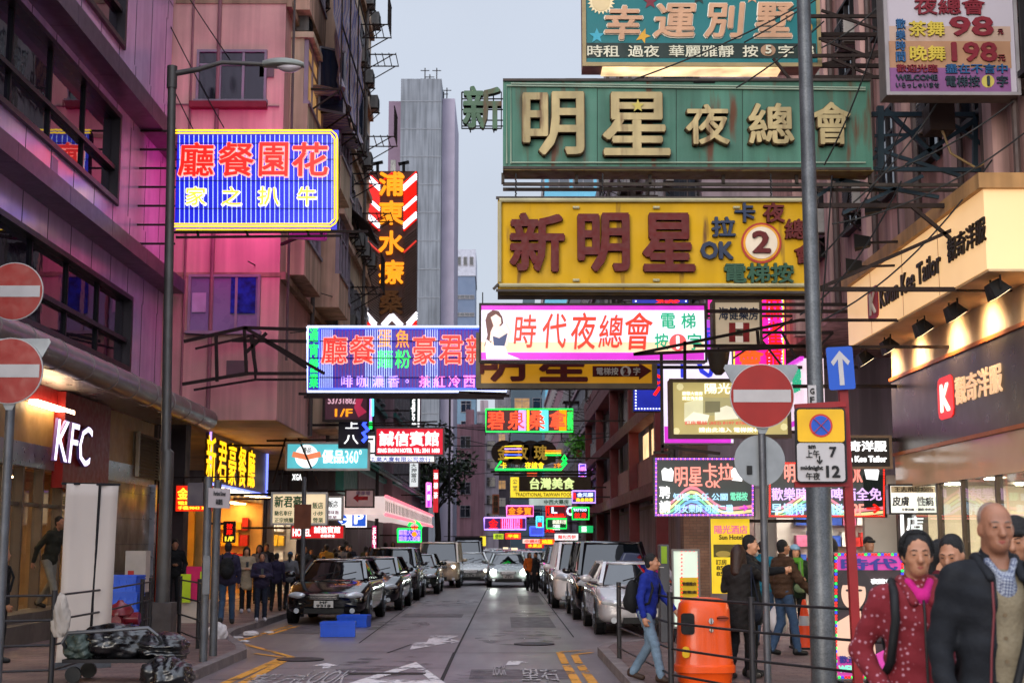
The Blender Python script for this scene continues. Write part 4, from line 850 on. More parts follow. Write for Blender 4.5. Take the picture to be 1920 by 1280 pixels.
# --- 3 vertical chevron sign
S = Sign('neon_sign', 'tall vertical orange character sign with red and white neon chevrons', 'neon sign', 58, 686, 321, 783, 612, .6, M('chevron_brown', '#4a3530', .6, 0, .2, 2), M('chevron_face', '#5a4038', .6, 0, .2, 2))
cR = E('chevron_red', '#e01c10', 1.1, sample=False); cW = E('chevron_white', '#f2f2ff', 2.2)
def chev(y, mat, r, half=True):
    for sgn in (0, 1):
        a, b = ((688, 712) if not sgn else (781, 757)); S.tube([(a, y), (b, y + 22)], mat, r, .06, 'chevron')
for i in range(22): chev(323 + i * 4.2, cR if i not in (1, 2, 3, 11, 12, 18, 19, 20) else cW, .045)
S.tube([(712, 345), (735, 325), (757, 345)], cR, .05, .06, 'chevron')
for y in (452,): chev(y, E('chevron_dimred', '#e03a30', .8, sample=False), .04)
for i in range(34): 
    y = 428 + i * 5
    if y > 590: break
    for (a, b) in ((688, 712), (781, 757)): S.tube([(a, y), (b, y + 20)], M('tube_off', '#6b564e', .4), .03, .04, 'chevron')
for k in range(3): S.tube([(687, 586 + k * 5), (706, 607 + k * 5)], cW, .05, .08, 'chevron'); S.tube([(782, 586 + k * 5), (763, 607 + k * 5)], cW, .05, .08, 'chevron'); S.tube([(716, 609 + k * 5), (733, 590 + k * 5), (737, 590 + k * 5), (755, 609 + k * 5)], cW, .05, .08, 'chevron')
for k in range(2): S.tube([(688, 602 + k * 6), (695, 611 + k * 4)], cR, .06, .08, 'chevron'); S.tube([(781, 602 + k * 6), (774, 611 + k * 4)], cR, .06, .08, 'chevron')
for c, y in (('浦', 323), ('東', 377), ('水', 433), ('療', 488)): S.text(c, 710, y, 758, y + 45, nORG, d=.12, bold=.045)
S.text('桑', 711, 545, 756, 590, M('letter_unlit', '#7a4a1a', .5), d=.12, bold=.045)
for px in (708, 757): S.bars([(S.P(px, 322), S.P(px, 304)), (S.P(px - 10, 308), S.P(px + 10, 304))], .12, BLK, 'lamp')
S.bars([((-5.4, 58.3, z), (S.a.x, 58.3, z)) for z in np.linspace(S.a.z + .5, S.b.z - .3, 4)], .15); S.done()
# --- small ones on the tenement side
S = Sign('sign_board', 'dark maroon board with a phone number and floor number under the violet neon', 'sign', 38.5, 605, 737, 692, 790, .2, M('cab_maroon', '#2a1420', .5), E('face_maroon', '#4a1a30', .35, var=.3), frame=.06, fmat=RUSTG)
S.text('53731882', 615, 743, 667, 757, E('txt_pinkish', '#e0b0c0', .8, sample=False), bold=.02).text('1/F', 628, 766, 661, 781, nORG, bold=.02); S.poly([(668, 745), (683, 742), (676, 760), (688, 772), (672, 782), (664, 764)], E('flame_pink', '#c02a50', .6)); S.wall(-5.3, (.9,)).done()
S = Sign('light_box', 'pale turquoise lightbox with a round white emblem and white lettering', 'sign', 39, 535, 829, 693, 881, .3, ALU, E('face_turq', '#58bcc8', .95, var=.08), frame=.05, fmat=ALU)
S.disc(575, 855, 22, E('face_white', '#ffffff', 1.1), .008); S.poly([(550, 846), (575, 852), (600, 846), (603, 856), (575, 862), (547, 856)], E('ribbon_orange', '#e8855a', .9), .014); S.text('優品', 567, 838, 584, 848, M('txt_grey', '#5a6a70', .5), bold=.01, z=.008)
wT = E('txt_white_lit', '#ffffff', 1.3); S.text('優品', 604, 843, 645, 868, wT, bold=.04).text('360°', 647, 843, 678, 868, wT, bold=.0); S.bars([(S.P(512, 905), S.P(537, 817)), (S.P(558, 817), S.P(597, 908)), (S.P(500, 826), S.P(700, 823)), (S.P(537, 817), S.P(560, 817))], .05).wall(-7.6, (.9,)).done()
S = Sign('light_box', 'crimson lightbox with bold white hotel characters over a white English phone line', 'sign', 52, 703, 801, 833, 854, .35, M('cab_dkred', '#5a1014', .5), E('face_crimson', '#d80f2c', .85, var=.12), frame=.05, fmat=GREY)
S.text('誠信賓館', 711, 808, 823, 836, wT, bold=.05).text('SING SHUN HOTEL TEL: 3541 1688', 708, 840, 824, 848.5, wT, bold=.04); S.bars([(S.P(640, 795), S.P(820, 790)), (S.P(690, 797), S.P(835, 797))], .05).wall(-5.4, (.1, .9), diag=False).done()
S = Sign('light_box', 'white lightbox with a blue character line peeping below the crimson hotel sign', 'sign', 55, 688, 815, 816, 867, .3, ALU, E('face_white', '#ffffff', 1.1), frame=.04, fmat=ALU)
S.text('工業大廈有限公司旅行', 694, 856, 808, 865, E('txt_blue', '#3a50c0', .5), bold=.03).wall(-5.4, (.9,)).done()
BUN = E('face_beige', '#f3d9ae', .8, var=.25, scale=1)
S = Sign('light_box', 'beige and orange lightbox with green restaurant characters above the pavement', 'sign', 36, 508, 923, 614, 983, .3, ALU, BUN, frame=.04, fmat=ALU)
dG = M('txt_green', '#1a6a3a', .5); S.text('新君豪', 515, 929, 566, 951, dG, bold=.04).text('飯店', 586, 941, 606, 953, dG, bold=.02).text('馳名車仔', 515, 957, 548, 966, dG, bold=.02).text('正宗燒臘', 515, 970, 550, 979, dG, bold=.02).text('小炒', 587, 958, 606, 966, dG, bold=.02).text('營業', 587, 970, 606, 979, dG, bold=.02)
S.bars([(S.P(500, 920), S.P(615, 918)), (S.P(525, 922), S.P(530, 880))], .04).wall(-7.6, (.95,)).done()
S = Sign('light_box', 'small white lightbox with black characters tucked behind the beige restaurant sign', 'sign', 40.5, 600, 930, 643, 975, .25, ALU, E('face_white', '#ffffff', 1.1), frame=.04, fmat=ALU)
S.text('飯店', 615, 938, 634, 951, M('txt_black', '#15151a', .5), bold=.03).text('燒味飯', 612, 956, 636, 964, M('txt_rose', '#b05a8a', .5), bold=.02).text('營業', 614, 966, 632, 972, M('txt_rose', '#b05a8a', .5), bold=.02).wall(-7.6, (.9,)).done()
S = Sign('light_box', 'long red lightbox reading HOTEL with white Chinese characters above the crowd', 'sign', 42, 545, 984, 646, 1010, .3, M('cab_dkred', '#5a1014', .5), E('face_red', '#d0121c', .8, var=.15), frame=.03, fmat=GREY)
S.text('HOTEL', 549, 990, 583, 1005, wT, bold=.03).text('誠信賓館', 589, 986, 638, 999, wT, bold=.04).text('合格安全', 601, 1001, 628, 1007, wT, bold=.03).wall(-7.6, (.8,)).done()
S = Sign('parking_sign', 'white and blue parking sign with a big white P', 'sign', 50, 640, 956, 688, 988, .15, ALU, E('face_white', '#ffffff', 1.1))
S.rect(660, 957, 686, 986, E('parking_blue', '#1a5ad0', .8), .006).text('P', 664, 961, 682, 982, wT, bold=.05, z=.008); S.disc(642, 973, 9, E('parking_blue', '#1a5ad0', .8), .007).text('←', 632, 966, 651, 980, wT, bold=.04, z=.012); S.wall(-6.6, (.9,)).done()
S = Sign('sign_board', 'faded grey board with a red arrow above the parking sign', 'sign', 48.5, 647, 917, 702, 951, .2, GREY, E('face_dustyred', '#a08080', .4, var=.3), frame=.04, fmat=RUSTG)
S.poly([(662, 933), (672, 925), (672, 930), (690, 930), (690, 937), (672, 937), (672, 942)], M('txt_red', '#a8242c', .5)).text('停車場', 668, 920, 694, 928, M('txt_violet', '#5a3a6a', .5), bold=.02).wall(-6.6, (.9,)).done()
S = Sign('sign_board', 'red and yellow lit board with a mobile number hanging by the dark pillar', 'sign', 34, 329, 910, 399, 958, .12, FRD, E('face_hotred', '#f0280a', .85, var=.15))
S.text('金運來', 333, 914, 396, 936, E('txt_yellow_lit', '#ffe83a', 1.3, sample=False), bold=.05).text('電話:2615', 334, 939, 386, 946, E('txt_yellow_lit', '#ffe83a', 1.3, sample=False), bold=.03).text('手機:9043 3107', 334, 948, 397, 955, E('txt_yellow_lit', '#ffe83a', 1.3, sample=False), bold=.03); S.bars([(S.P(345, 910), S.P(345, 896)), (S.P(380, 910), S.P(380, 896)), (S.P(320, 895), S.P(470, 893))], .03).done()
S = Sign('sign_board', 'black upright massage board with red characters and a yellow floor number', 'sign', 37.2, 419, 977, 441, 1016, .1, FRD, M('board_black', '#101010', .4), frame=.02, fmat=FRD)
S.text('按', 425, 981, 436, 991, nRED, bold=.02).text('摩', 425, 992, 436, 1002, nRED, bold=.02).text('1/F', 422, 1005, 439, 1014, E('txt_yellow_lit', '#ffe83a', 1.3, sample=False), bold=.03).wall(-7.6, (.9,)).done()
S = Sign('sign_board', 'dark upright board with white strokes and a blue neon squiggle', 'sign', 38.8, 634, 785, 690, 840, .2, FRD, M('board_navy', '#1c1a2c', .4))
S.text('上', 648, 788, 672, 803, wT, bold=.02).text('八', 645, 815, 672, 832, wT, bold=.02); S.tube([(688, 786), (682, 796), (690, 806), (681, 812), (687, 820), (680, 828)], nBLU, .06, .05, 'neon_squiggle').wall(-5.3, (.8,)).done()
S = Sign('sign_board', 'thin upright dark green board with white sideways English lettering', 'sign', 64, 768, 738, 787, 800, .3, M('cab_dkgreen', '#12302c', .5), M('board_dkgreen', '#0f2e2a', .4))
l = MB(); a, b = S.P(770, 796), S.P(781, 740); put(l, 'portland', (Vector((0, 63.99, 0)), Z_, -X_, -Y_), a.z, -b.x, b.z, -a.x, d=.03, bold=.05); l.build('lettering', wT, S.T); S.rect(783, 738, 787, 800, E('txt_white_lit', '#fff', 1.3), .01).wall(-5.6, (.5,), diag=False).done()
S = Sign('light_box', 'white upright lightbox with rounded foot below the crimson hotel sign', 'sign', 64, 768, 866, 784, 912, .3, ALU, E('face_white_soft', '#e8eef0', .8)); S.vtext('大押當店', 771, 868, 781, 904, M('txt_black', '#15151a', .5), .02).wall(-5.6, (.5,), diag=False).done()
S = Sign('neon_sign', 'small purple and green neon board with a flame-shaped orange top', 'neon sign', 66, 745, 990, 791, 1016, .2, FRD, E('face_indigo', '#3a35b0', .7, var=.3))
S.text('銀龍大酒店', 748, 992, 788, 1003, nVIO, bold=.02).text('銀座大酒樓', 748, 1004, 788, 1014, nVIO, bold=.02).border(746, 991, 790, 1015, nGRN, .05); S.text('中', 772, 984, 783, 995, nRED, bold=.06, d=.1).disc(777, 1001, 5, nORG, .1); S.tube([(766, 986), (770, 980), (778, 977), (786, 982), (790, 990)], nGRN, .08, .1); S.wall(-6, (.5,), diag=False).done()
S = Sign('light_strip', 'thin green and white vertical light strip between hotel signs', 'neon sign', 53.5, 690, 740, 703, 806, .15, FRD, M('board_black', '#101010', .4)); S.tube([(695, 742), (695, 804)], nVIO, .06).tube([(699, 742), (699, 780)], nCYN, .05).tube([(695, 790), (695, 804)], nGRN, .07).wall(-5.4, (.5,), diag=False).done()
S = Sign('banner', 'black upright banner with white sideways letters behind the turquoise lightbox', 'sign', 47.5, 545, 884, 568, 924, .05, FRD, M('board_black', '#101010', .4)); S.text('XGA', 548, 888, 566, 900, wT, bold=.03).wall(-7.4, (.9,)).done()
S = Sign('banner', 'pink vertical sports banner with white letters hung by the crowd', 'sign', 54.5, 697, 985, 706, 1035, .05, FRD, E('face_pink', '#c8186a', .6)); S.vtext('SPORTS', 699, 988, 705, 1033, wT, .03).wall(-6.6, (.9,), diag=False).done()
# gold character board on the tenement shop front (lies along the wall)
XG = -7.55
GB_ = thing('facade_sign', 'steel shop board with big gold raised characters edged by blue and violet lights', 'shop sign', (XG, 41, 3.2))
p0, p1 = onX(394, 782, XG), onX(500, 850, XG); zb0 = onX(393, 906, XG).z
MB().box((XG - .1, p0.y, zb0), (XG, p1.y, p0.z)).build('board', M('board_steel', '#77787c', .35, .5, .15, 1), GB_)
l = MB(); 
for c, a, b, y0, y1 in (('新', 409, 426, 824, 908), ('君', 430, 446, 835, 909), ('豪', 449, 463, 838, 916), ('餐', 467, 481, 845, 919), ('廳', 484, 497, 850, 920)):
    pa, pb = onX(a, 0, XG).y, onX(b, 0, XG).y; za, zb = onX((a + b) / 2, y1, XG).z, onX((a + b) / 2, y0, XG).z
    put(l, c, (Vector((XG, 0, 0)), Y_, Z_, X_), pa, za, pb, zb, d=.05, bold=.04); put(l, c, (Vector((XG + .056, 0, 0)), Y_, Z_, X_), pa + .02, za + .02, pb - .02, zb - .02, d=.005, bold=.02, mi=1)
l.build('lettering', [M('gold_side', '#8a5a08', .4), E('gold_letters', '#ffc312', 1.6)], GB_)
tb = MB(); yv = p0.y; tb.bar((XG + .03, yv, zb0), (XG + .03, yv, p0.z), .05); tb.build('neon_border', nVIO, GB_); tb = MB(); tb.bar((XG + .03, yv, p0.z), (XG + .03, p1.y, p0.z), .06); tb.bar((XG + .03, yv, zb0), (XG + .03, p1.y, zb0), .06); tb.bar((XG + .03, p1.y, zb0), (XG + .03, p1.y, p0.z), .06); tb.build('neon_border', E('neon_periwinkle', '#7a8aff', 1.8), GB_)
tb = MB()
for i in range(9): tb.box((XG - .2, p0.y + .6 + i * .95, zb0 - .12), (XG + .25, p0.y + .85 + i * .95, zb0 - .08))
tb.build('lamp', E('shopfront_lamp', '#ffe0b0', 5), GB_)
# white lit awning box and green tiled roof
AWX = -4.0
AW = thing('lit_awning', 'long white and pink lit awning box sloping away above the crowd', 'awning', (-5, 60, 3.4))
a0, a1 = onX(722, 930, AWX), onX(805, 972, AWX); h0 = onX(722, 964, AWX).z
m_ = MB(); m_.box((-6.0, a0.y, h0), (AWX, a1.y + 3, a0.z)); m_.build('box', E('awning_white', '#f0d8d4', .75, var=.3, scale=1), AW)
m_ = MB()
for i in range(40): y = a0.y + .3 + i * (a1.y + 2.6 - a0.y) / 40; m_.box((AWX, y, h0 + .12), (AWX + .012, y + .16, a0.z - .15))
m_.build('slat', M('slat_olive', '#6a6a52', .6), AW)
m_ = MB(); m_.tube([(AWX + .03, a0.y, a0.z), (AWX + .03, a1.y + 3, a0.z)], .06, 6); m_.tube([(AWX + .03, a0.y, h0), (AWX + .03, a1.y + 3, h0)], .06, 6); m_.build('neon_border', E('neon_rose', '#ff7a8a', 1.3), AW)
GR = thing('tiled_roof', 'dark green tiled pent roof over the shops beyond the hotel signs', 'roof', (-5, 62, 5)); r0 = onX(700, 875, -4.6); r1 = onX(780, 935, -4.6)
m_ = MB(); ya, yb = r0.y, r1.y + 4
m_.add([(-4.4, ya, 4.3), (-4.4, yb, 4.3), (-5.9, yb, 5.2), (-5.9, ya, 5.2), (-4.4, ya, 4.2), (-4.4, yb, 4.2), (-5.9, yb, 5.1), (-5.9, ya, 5.1)], [(0, 1, 2, 3), (7, 6, 5, 4), (0, 4, 5, 1), (3, 7, 4, 0), (1, 5, 6, 2)]); 
for i in range(int((yb - ya) / .35)): m_.tube([(-4.38, ya + .2 + i * .35, 4.34), (-5.9, ya + .2 + i * .35, 5.26)], .09, 6)
m_.build('tiles', M('roof_tile_green', '#14453c', .35, 0, .25, 3), GR); MB().box((-5.95, ya, 3.5), (-5.65, yb, 5.0)).build('wall_panel', TEAL, GR)
# ------------------------------------------------------------------ street-side of the night clubs
# teal villa board
S = Sign('sign_board', 'teal board with beige brush characters, stars and a black price strip', 'sign', 21, 1093, -70, 1533, 124, .42, M('cab_salmon', '#8a5f55', .6, 0, .2, 2, streak=.4), M('face_teal', '#08666a', .5, 0, .08, .8), frame=.05, fmat=M('frame_brassy', '#8a7a58', .5, .3))
S.rect(1097, 82, 1530, 109, M('strip_black_green', '#0c2420', .5), .006)
bg_ = M('brush_beige', '#b98f70', .5); bw = M('brush_edge', '#d9d0c0', .5)
for c, a, b, y0, y1 in (('幸', 1131, 1207, 10, 78), ('運', 1222, 1307, 6, 74), ('別', 1317, 1399, 4, 74), ('墅', 1411, 1490, 4, 74)): S.text(c, a, y0, b, y1, bw, bold=.07, d=.012, part='lettering_rim', shear=.1).text(c, a + 2, y0 + 2, b - 2, y1 - 2, bg_, bold=.05, d=.012, z=.024, shear=.1)
iv = M('txt_ivory', '#c9c6b0', .5)
for s_, a, b in (('時租', 1101, 1161), ('過夜', 1177, 1236), ('華麗雅靜', 1254, 1376), ('按', 1392, 1421), ('字', 1459, 1488), ('樓', 1500, 1526)): S.text(s_, a, 86, b, 108, iv, bold=.03, d=.01, z=.008)
S.disc(1440, 95, 14, M('disc_tan', '#9a7a60', .5), .012, ry=11).text('5', 1434, 87, 1446, 103, iv, bold=.03, z=.014)
S.poly([(1127 + (26 if k % 2 else 20) * math.cos(R(k * 9)), 4 + (24 if k % 2 else 18) * math.sin(R(k * 9))) for k in range(40)][::-1], M('sun_cream', '#d9c9a0', .5), .008); S.disc(1127, 4, 17, M('sun_cream2', '#c9b58a', .5), .014)
S.star(1119, 68, 15, M('star_cyan', '#3a9ab0', .5)).star(1205, 68, 15, M('star_gold', '#c9962a', .5), a0=-70).star(1219, 4, 15, M('star_wine', '#6a1a2a', .5)).star(1310, -4, 15, M('star_dk', '#102a28', .5)).star(1410, -5, 14, bg_).disc(1511, 52, 12, M('star_gold', '#c9962a', .5), .01)
MB().box((S.a.x + .3, 21.0, S.a.z - .03), (S.b.x - .6, 21.4, S.a.z - .004)).build('strip_light', E('strip_dull', '#ffd9a0', 1.2, var=.6, scale=2), S.T)
S.wall(7.0, (.05, .35, .95)).done()
# green club board
SGM = M('face_sage', '#42705f', .6, 0, .2, 1.1, streak=.35, rust=.42, fine=.05)
S = Sign('sign_board', 'weathered sage green nightclub board with raised cream characters and rust runs', 'sign', 19.5, 943, 152, 1631, 318, .45, M('cab_sage', '#41604f', .6, 0, .2, 1.5, rust=.5), SGM)
CRL = M('letter_cream', '#ad9c70', .6, 0, .12, 5, streak=.3, rust=.1); CRE = M('letter_side', '#57422a', .7, 0, .3, 5)
for c, a, b, y0, y1 in (('明', 978, 1096, 175, 297), ('星', 1127, 1256, 176, 298), ('夜', 1282, 1367, 199, 277), ('總', 1399, 1487, 197, 276), ('會', 1519, 1593, 195, 277)): S.text(c, a, y0, b, y1, CRE, bold=.055, d=.10, part='lettering_side').text(c, a + 1.5, y0 + 1.5, b - 1.5, y1 - 1.5, CRL, bold=.04, d=.02, z=.112)
for px in (1120, 1268, 1392, 1508): S.tube([(px, 160), (px, 310)], M('seam_dark', '#2c4238', .7), .006, .002, 'seam')
for (px, py, w) in ((1060, 152, 60), (1300, 156, 40)): S.tube([(px, py - 2), (px + w, py - 2)], BLK, .02, .01, 'conduit')
S.star(1194, 205, 13, M('star_brass', '#a89a4a', .5), .16)
for k in range(2): S.tube([(958 - k * 8, 308), (958 - k * 8, 158 + k * 4), (1622, 166 + k * 4)], M('conduit', '#8a9a88', .5), .012, .03, 'conduit')
S.tube([(958, 306), (1622, 306)], M('conduit', '#8a9a88', .5), .012, .03, 'conduit')
S.bars([(S.P(943, 151, .02), S.P(1632, 151, .02)), (S.P(943, 316, .04), S.P(1632, 318, .04))], .035, RUSTG, 'edge')
y = 19.7; za = S.a.z
S.bars([((S.a.x, y, za - .16), (7.0, y, za - .16)), ((S.a.x, y + .3, za - .16), (7, y + .3, za - .16)), *[((x, y, za), (x, y, za - .16)) for x in np.linspace(S.a.x, S.b.x, 6)]], .045, RUSTG)
S.mb('hood', M('hood_rusty', '#6a5a34', .7, 0, .3, 2, rust=.6)).box((S.a.x, 19.46, za - .02), (S.b.x, 19.96, za - .005))
BLS = M('steel_bluegrey', '#24343e', .6, .3, .25, 3)
g = lambda px, py, Y=19.9: onY(px, py, Y)
for (a, b, c, d, w) in ((1634, 215, 1925, 216, .07), (1634, 317, 1925, 320, .06), (1650, 200, 1650, 318, .09), (1828, 216, 1828, 318, .07), (1660, 205, 1760, 300, .06), (1828, 216, 1930, 260, .06), (1700, 310, 1830, 225, .06), (1640, 280, 1800, 330, .05), (1760, 216, 1870, 290, .05), (1500, 390, 1760, 215, .05), (1640, 255, 1720, 252, .04), (1560, 335, 1760, 370, .05), (1580, 400, 1730, 330, .05), (1510, 335, 1530, 385, .05)): S.bars([(g(a, b), g(c, d))], w, BLS, 'truss')
for (a, b, c, d, w) in ((1515, 31, 1660, 31, .05), (1515, 105, 1665, 105, .05), (1535, 73, 1625, 73, .04), (1510, 145, 1660, 145, .05), (1540, 20, 1660, 60, .04), (1540, 75, 1640, 110, .04), (1560, 110, 1640, 145, .04), (1600, 106, 1600, 146, .04), (1625, 70, 1625, 110, .04), (1450, 110, 1490, 160, .04)): S.bars([(g(a, b, 20.8), g(c, d, 20.8))], w, RUST, 'truss')
S.done()
S = Sign('character_sign', 'free-standing green metal character with unlit tubes beside the sage green board', 'sign', 19.6, 868, 168, 942, 246)
S.text('新', 868, 166, 941, 246, M('char_green', '#45604a', .6, 0, .2, 4, rust=.3), d=.12, bold=.05); S.border(866, 174, 940, 242, BLK, .012, .02); 
for y in (185, 205, 225, 236): S.tube([(866, y), (945, y)], BLK, .01, -.02, 'rod')
S.tube([(880, 170), (882, 248)], BLK, .01, -.02, 'rod').tube([(925, 170), (926, 248)], BLK, .01, -.02, 'rod').done()
# yellow club board
YF = M('face_yellow', '#bd9200', .7, 0, .1, 1, streak=.12, rust=.05)
S = Sign('sign_board', 'large yellow nightclub board with raised maroon characters and a round white number 2', 'sign', 19.0, 933, 371, 1532, 546, .35, M('cab_yellow', '#7a6a18', .6, 0, .2, 2), YF)
MR = M('letter_maroon', '#520a06', .6, 0, .15, 6)
for c, a, b in (('新', 955, 1059), ('明', 1082, 1180), ('星', 1203, 1302)): S.text(c, a, 401, b, 512, MR, bold=.06, d=.09)
nv = M('letter_navy', '#14233f', .4); 
S.text('卡', 1376, 382, 1415, 419, nv, bold=.055, d=.07).text('拉', 1333, 408, 1378, 446, nv, bold=.055, d=.07).text('OK', 1312, 454, 1374, 488, nv, bold=.06, d=.07).text('夜', 1429, 382, 1470, 419, MR, bold=.055, d=.07).text('總', 1470, 412, 1510, 450, MR, bold=.05, d=.07).text('會', 1488, 460, 1524, 496, MR, bold=.05, d=.07).text('電梯按', 1357, 494, 1487, 532, M('letter_green', '#16412a', .4), bold=.05, d=.07)
S.disc(1427, 456, 38, M('ring_red', '#9a2410', .4), .02).disc(1427, 456, 34, M('ring_gold', '#c98a10', .4), .026).disc(1427, 456, 30, M('disc_cream', '#cdbfa8', .5), .032).text('2', 1409, 434, 1444, 476, MR, bold=.05, z=.034)
tu = M('tube_casing', '#a09a78', .4, 0, .2, 3)
S.tube([(936, 377), (1530, 377)], tu, .028, .05, 'lamp_tube').tube([(936, 536), (1530, 536)], tu, .028, .05, 'lamp_tube').tube([(937, 380), (937, 530)], tu, .025, .05, 'lamp_tube')
for px in (1080, 1230, 1380): S.tube([(px - 6, 390), (px + 6, 390)], tu, .02, .03, 'clip').tube([(px - 6, 526), (px + 6, 526)], tu, .02, .03, 'clip')
S.bars([(S.P(930, 372, .03), S.P(1534, 372, .03)), (S.P(930, 545, .03), S.P(1534, 549, .03)), (S.P(925, 543, .03), S.P(935, 533, .03))], .035, RUSTG, 'edge')
za, zb = S.a.z, S.b.z
for x in (S.a.x + .25, S.a.x + 1.45, S.b.x - .6): S.mb('chain', BLK).tube([(x + .006 * (-1) ** i, 19.15, zb + i * .022) for i in range(18)], .012, 5)
S.wall(7.0, (.05, .95)).bars([((S.a.x, 19.2, za - .05), (S.b.x, 19.2, za - .05))], .05).done()
# pink and white lightbox
S = Sign('light_box', 'bright white and magenta nightclub lightbox with red brush characters and a posing woman', 'sign', 25.5, 899, 570, 1323, 678, .32, GREY, E('face_white_lilac', '#f4ecff', .98, var=.05), frame=.03, fmat=RUSTG)
mg = E('face_magenta', '#d030c8', .95); S.rect(902, 573, 1320, 581, mg).rect(902, 661, 1320, 674, mg).rect(902, 641, 1320, 660, E('face_peach', '#ffd8b0', .95), .005)
sR = E('brush_red', '#e8402a', .85, sample=False)
for c, a, b, y0, y1 in (('時', 963, 1006, 590, 652), ('代', 1017, 1062, 588, 653), ('夜', 1070, 1118, 586, 655), ('總', 1121, 1168, 590, 652), ('會', 1172, 1224, 586, 656)): S.text(c, a, y0, b, y1, sR, bold=.018, shear=.12)
gG = E('txt_emerald', '#10b080', .8, sample=False); S.text('電', 1239, 587, 1266, 616, gG, bold=.025).text('梯', 1277, 587, 1304, 616, gG, bold=.025).text('按', 1227, 625, 1253, 656, gG, bold=.025).text('字', 1289, 625, 1315, 656, gG, bold=.025); S.disc(1271, 642, 16, E('disc_coral', '#f05a5a', .9), .01).text('1', 1264, 630, 1277, 654, wT, bold=.04, z=.012)
HA = E('pic_hair', '#6a3a34', .5, sample=False); SK = E('pic_skin', '#f4d8c8', .95, sample=False)
S.poly([(910, 600), (914, 588), (924, 581), (935, 583), (942, 594), (944, 606), (938, 612), (922, 640), (914, 652), (908, 648), (914, 628)], HA, .008).poly([(920, 595), (930, 589), (939, 596), (940, 606), (933, 613), (925, 610)], SK, .012).poly([(925, 611), (938, 611), (953, 626), (949, 634), (918, 640), (920, 622)], SK, .016).poly([(924, 630), (936, 634), (952, 624), (946, 650), (926, 650)], E('pic_navy', '#3a4a78', .6, sample=False), .02).poly([(910, 650), (912, 636), (926, 648), (947, 649), (952, 664), (975, 673), (912, 673)], E('pic_white', '#f8f4f8', 1.0), .024).poly([(946, 648), (954, 622), (946, 606), (950, 604), (960, 622), (951, 650)], SK, .028)
S.wall(7.0, (.9,)).bars([(S.P(905, 568), S.P(905, 548)), (S.P(1245, 568), S.P(1245, 548))], .02, BLK, 'chain').done()
# yellow board behind it
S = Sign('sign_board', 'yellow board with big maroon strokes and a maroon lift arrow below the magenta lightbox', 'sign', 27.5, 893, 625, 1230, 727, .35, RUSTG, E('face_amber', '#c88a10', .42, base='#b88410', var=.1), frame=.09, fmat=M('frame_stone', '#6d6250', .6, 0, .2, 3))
S.text('明', 896, 640, 985, 716, MR, bold=.05).text('星', 1010, 640, 1102, 716, MR, bold=.05); S.poly([(1111, 686), (1198, 686), (1198, 680), (1222, 695), (1198, 712), (1198, 706), (1111, 706)], MR, .01); tw = M('txt_offwhite', '#cfc6b8', .5); S.text('電梯按', 1118, 689, 1159, 703, tw, bold=.03, z=.012).text('字', 1187, 689, 1200, 703, tw, bold=.03, z=.012).disc(1173, 696, 10, tw, .014).text('2', 1168, 689, 1178, 703, MR, bold=.05, z=.016)
S.bars([(S.P(860, 735), S.P(950, 738)), (S.P(880, 738), S.P(955, 742))], .05).wall(7.0, (.4,)).done()
# blue vertical neon
S = Sign('neon_sign', 'tall blue upright sign edged with white bulbs and red neon at its ends', 'neon sign', 33, 1188, 545, 1290, 770, .4, FRD, E('face_deepblue', '#1024a8', .6, var=.25))
S.dots(1192, 548, 1286, 766, 5.5, [E('bulb_white', '#e0e6ff', 1.6, sample=False)], 1.4); S.text('娛', 1228, 551, 1274, 571, nRED, bold=.04).text('港', 1222, 700, 1284, 742, nRED, bold=.03).wall(7.0, (.2, .8)).done()
S = Sign('light_box', 'tall white and violet upright lightbox with a big blue brush character', 'sign', 29.5, 1243, 598, 1372, 832, .3, GREY, E('face_white_violet', '#f0e4fa', .9), frame=.02, fmat=GREY)
S.text('代', 1262, 652, 1338, 708, E('brush_blue', '#2a38d8', .8, sample=False), bold=.04).text('時', 1284, 610, 1335, 648, E('brush_blue', '#2a38d8', .8, sample=False), bold=.04).rect(1246, 799, 1370, 830, mg).rect(1318, 600, 1338, 660, E('face_violet', '#b040d0', .9)).wall(7.0, (.1, .9)).done()
S = Sign('light_box', 'cream pharmacy box with blue characters and a red chequered cross', 'sign', 26.5, 1338, 563, 1427, 652, .4, M('cab_brown', '#5a4a38', .6), E('face_dull_cream', '#c9b598', .42), frame=.04, fmat=M('frame_brown', '#4a3c2a', .6))
S.text('海健藥房', 1347, 576, 1421, 600, nv, bold=.03); dr = M('cross_red', '#8a1c20', .5)
for (a, b, c, d) in ((1367, 605, 1405, 617), (1367, 629, 1405, 641), (1367, 617, 1379, 629), (1393, 617, 1405, 629)): S.rect(a, b, c, d, dr if (a, b) != (9, 9) else dr)
S.rect(1379, 604.5, 1393, 616, E('face_white_dull', '#e0d0c0', .45), .01).rect(1379, 630, 1393, 641.5, E('face_white_dull', '#e0d0c0', .45), .01).rect(1379, 617, 1393, 629, M('box_olive', '#6a6248', .5), .012).text('R', 1381.5, 618.5, 1390.5, 627.5, M('txt_black', '#15151a', .5), bold=.04, z=.013).bars([(S.P(1330, 560), S.P(1430, 556))], .04).wall(7.0, (.95,)).done()
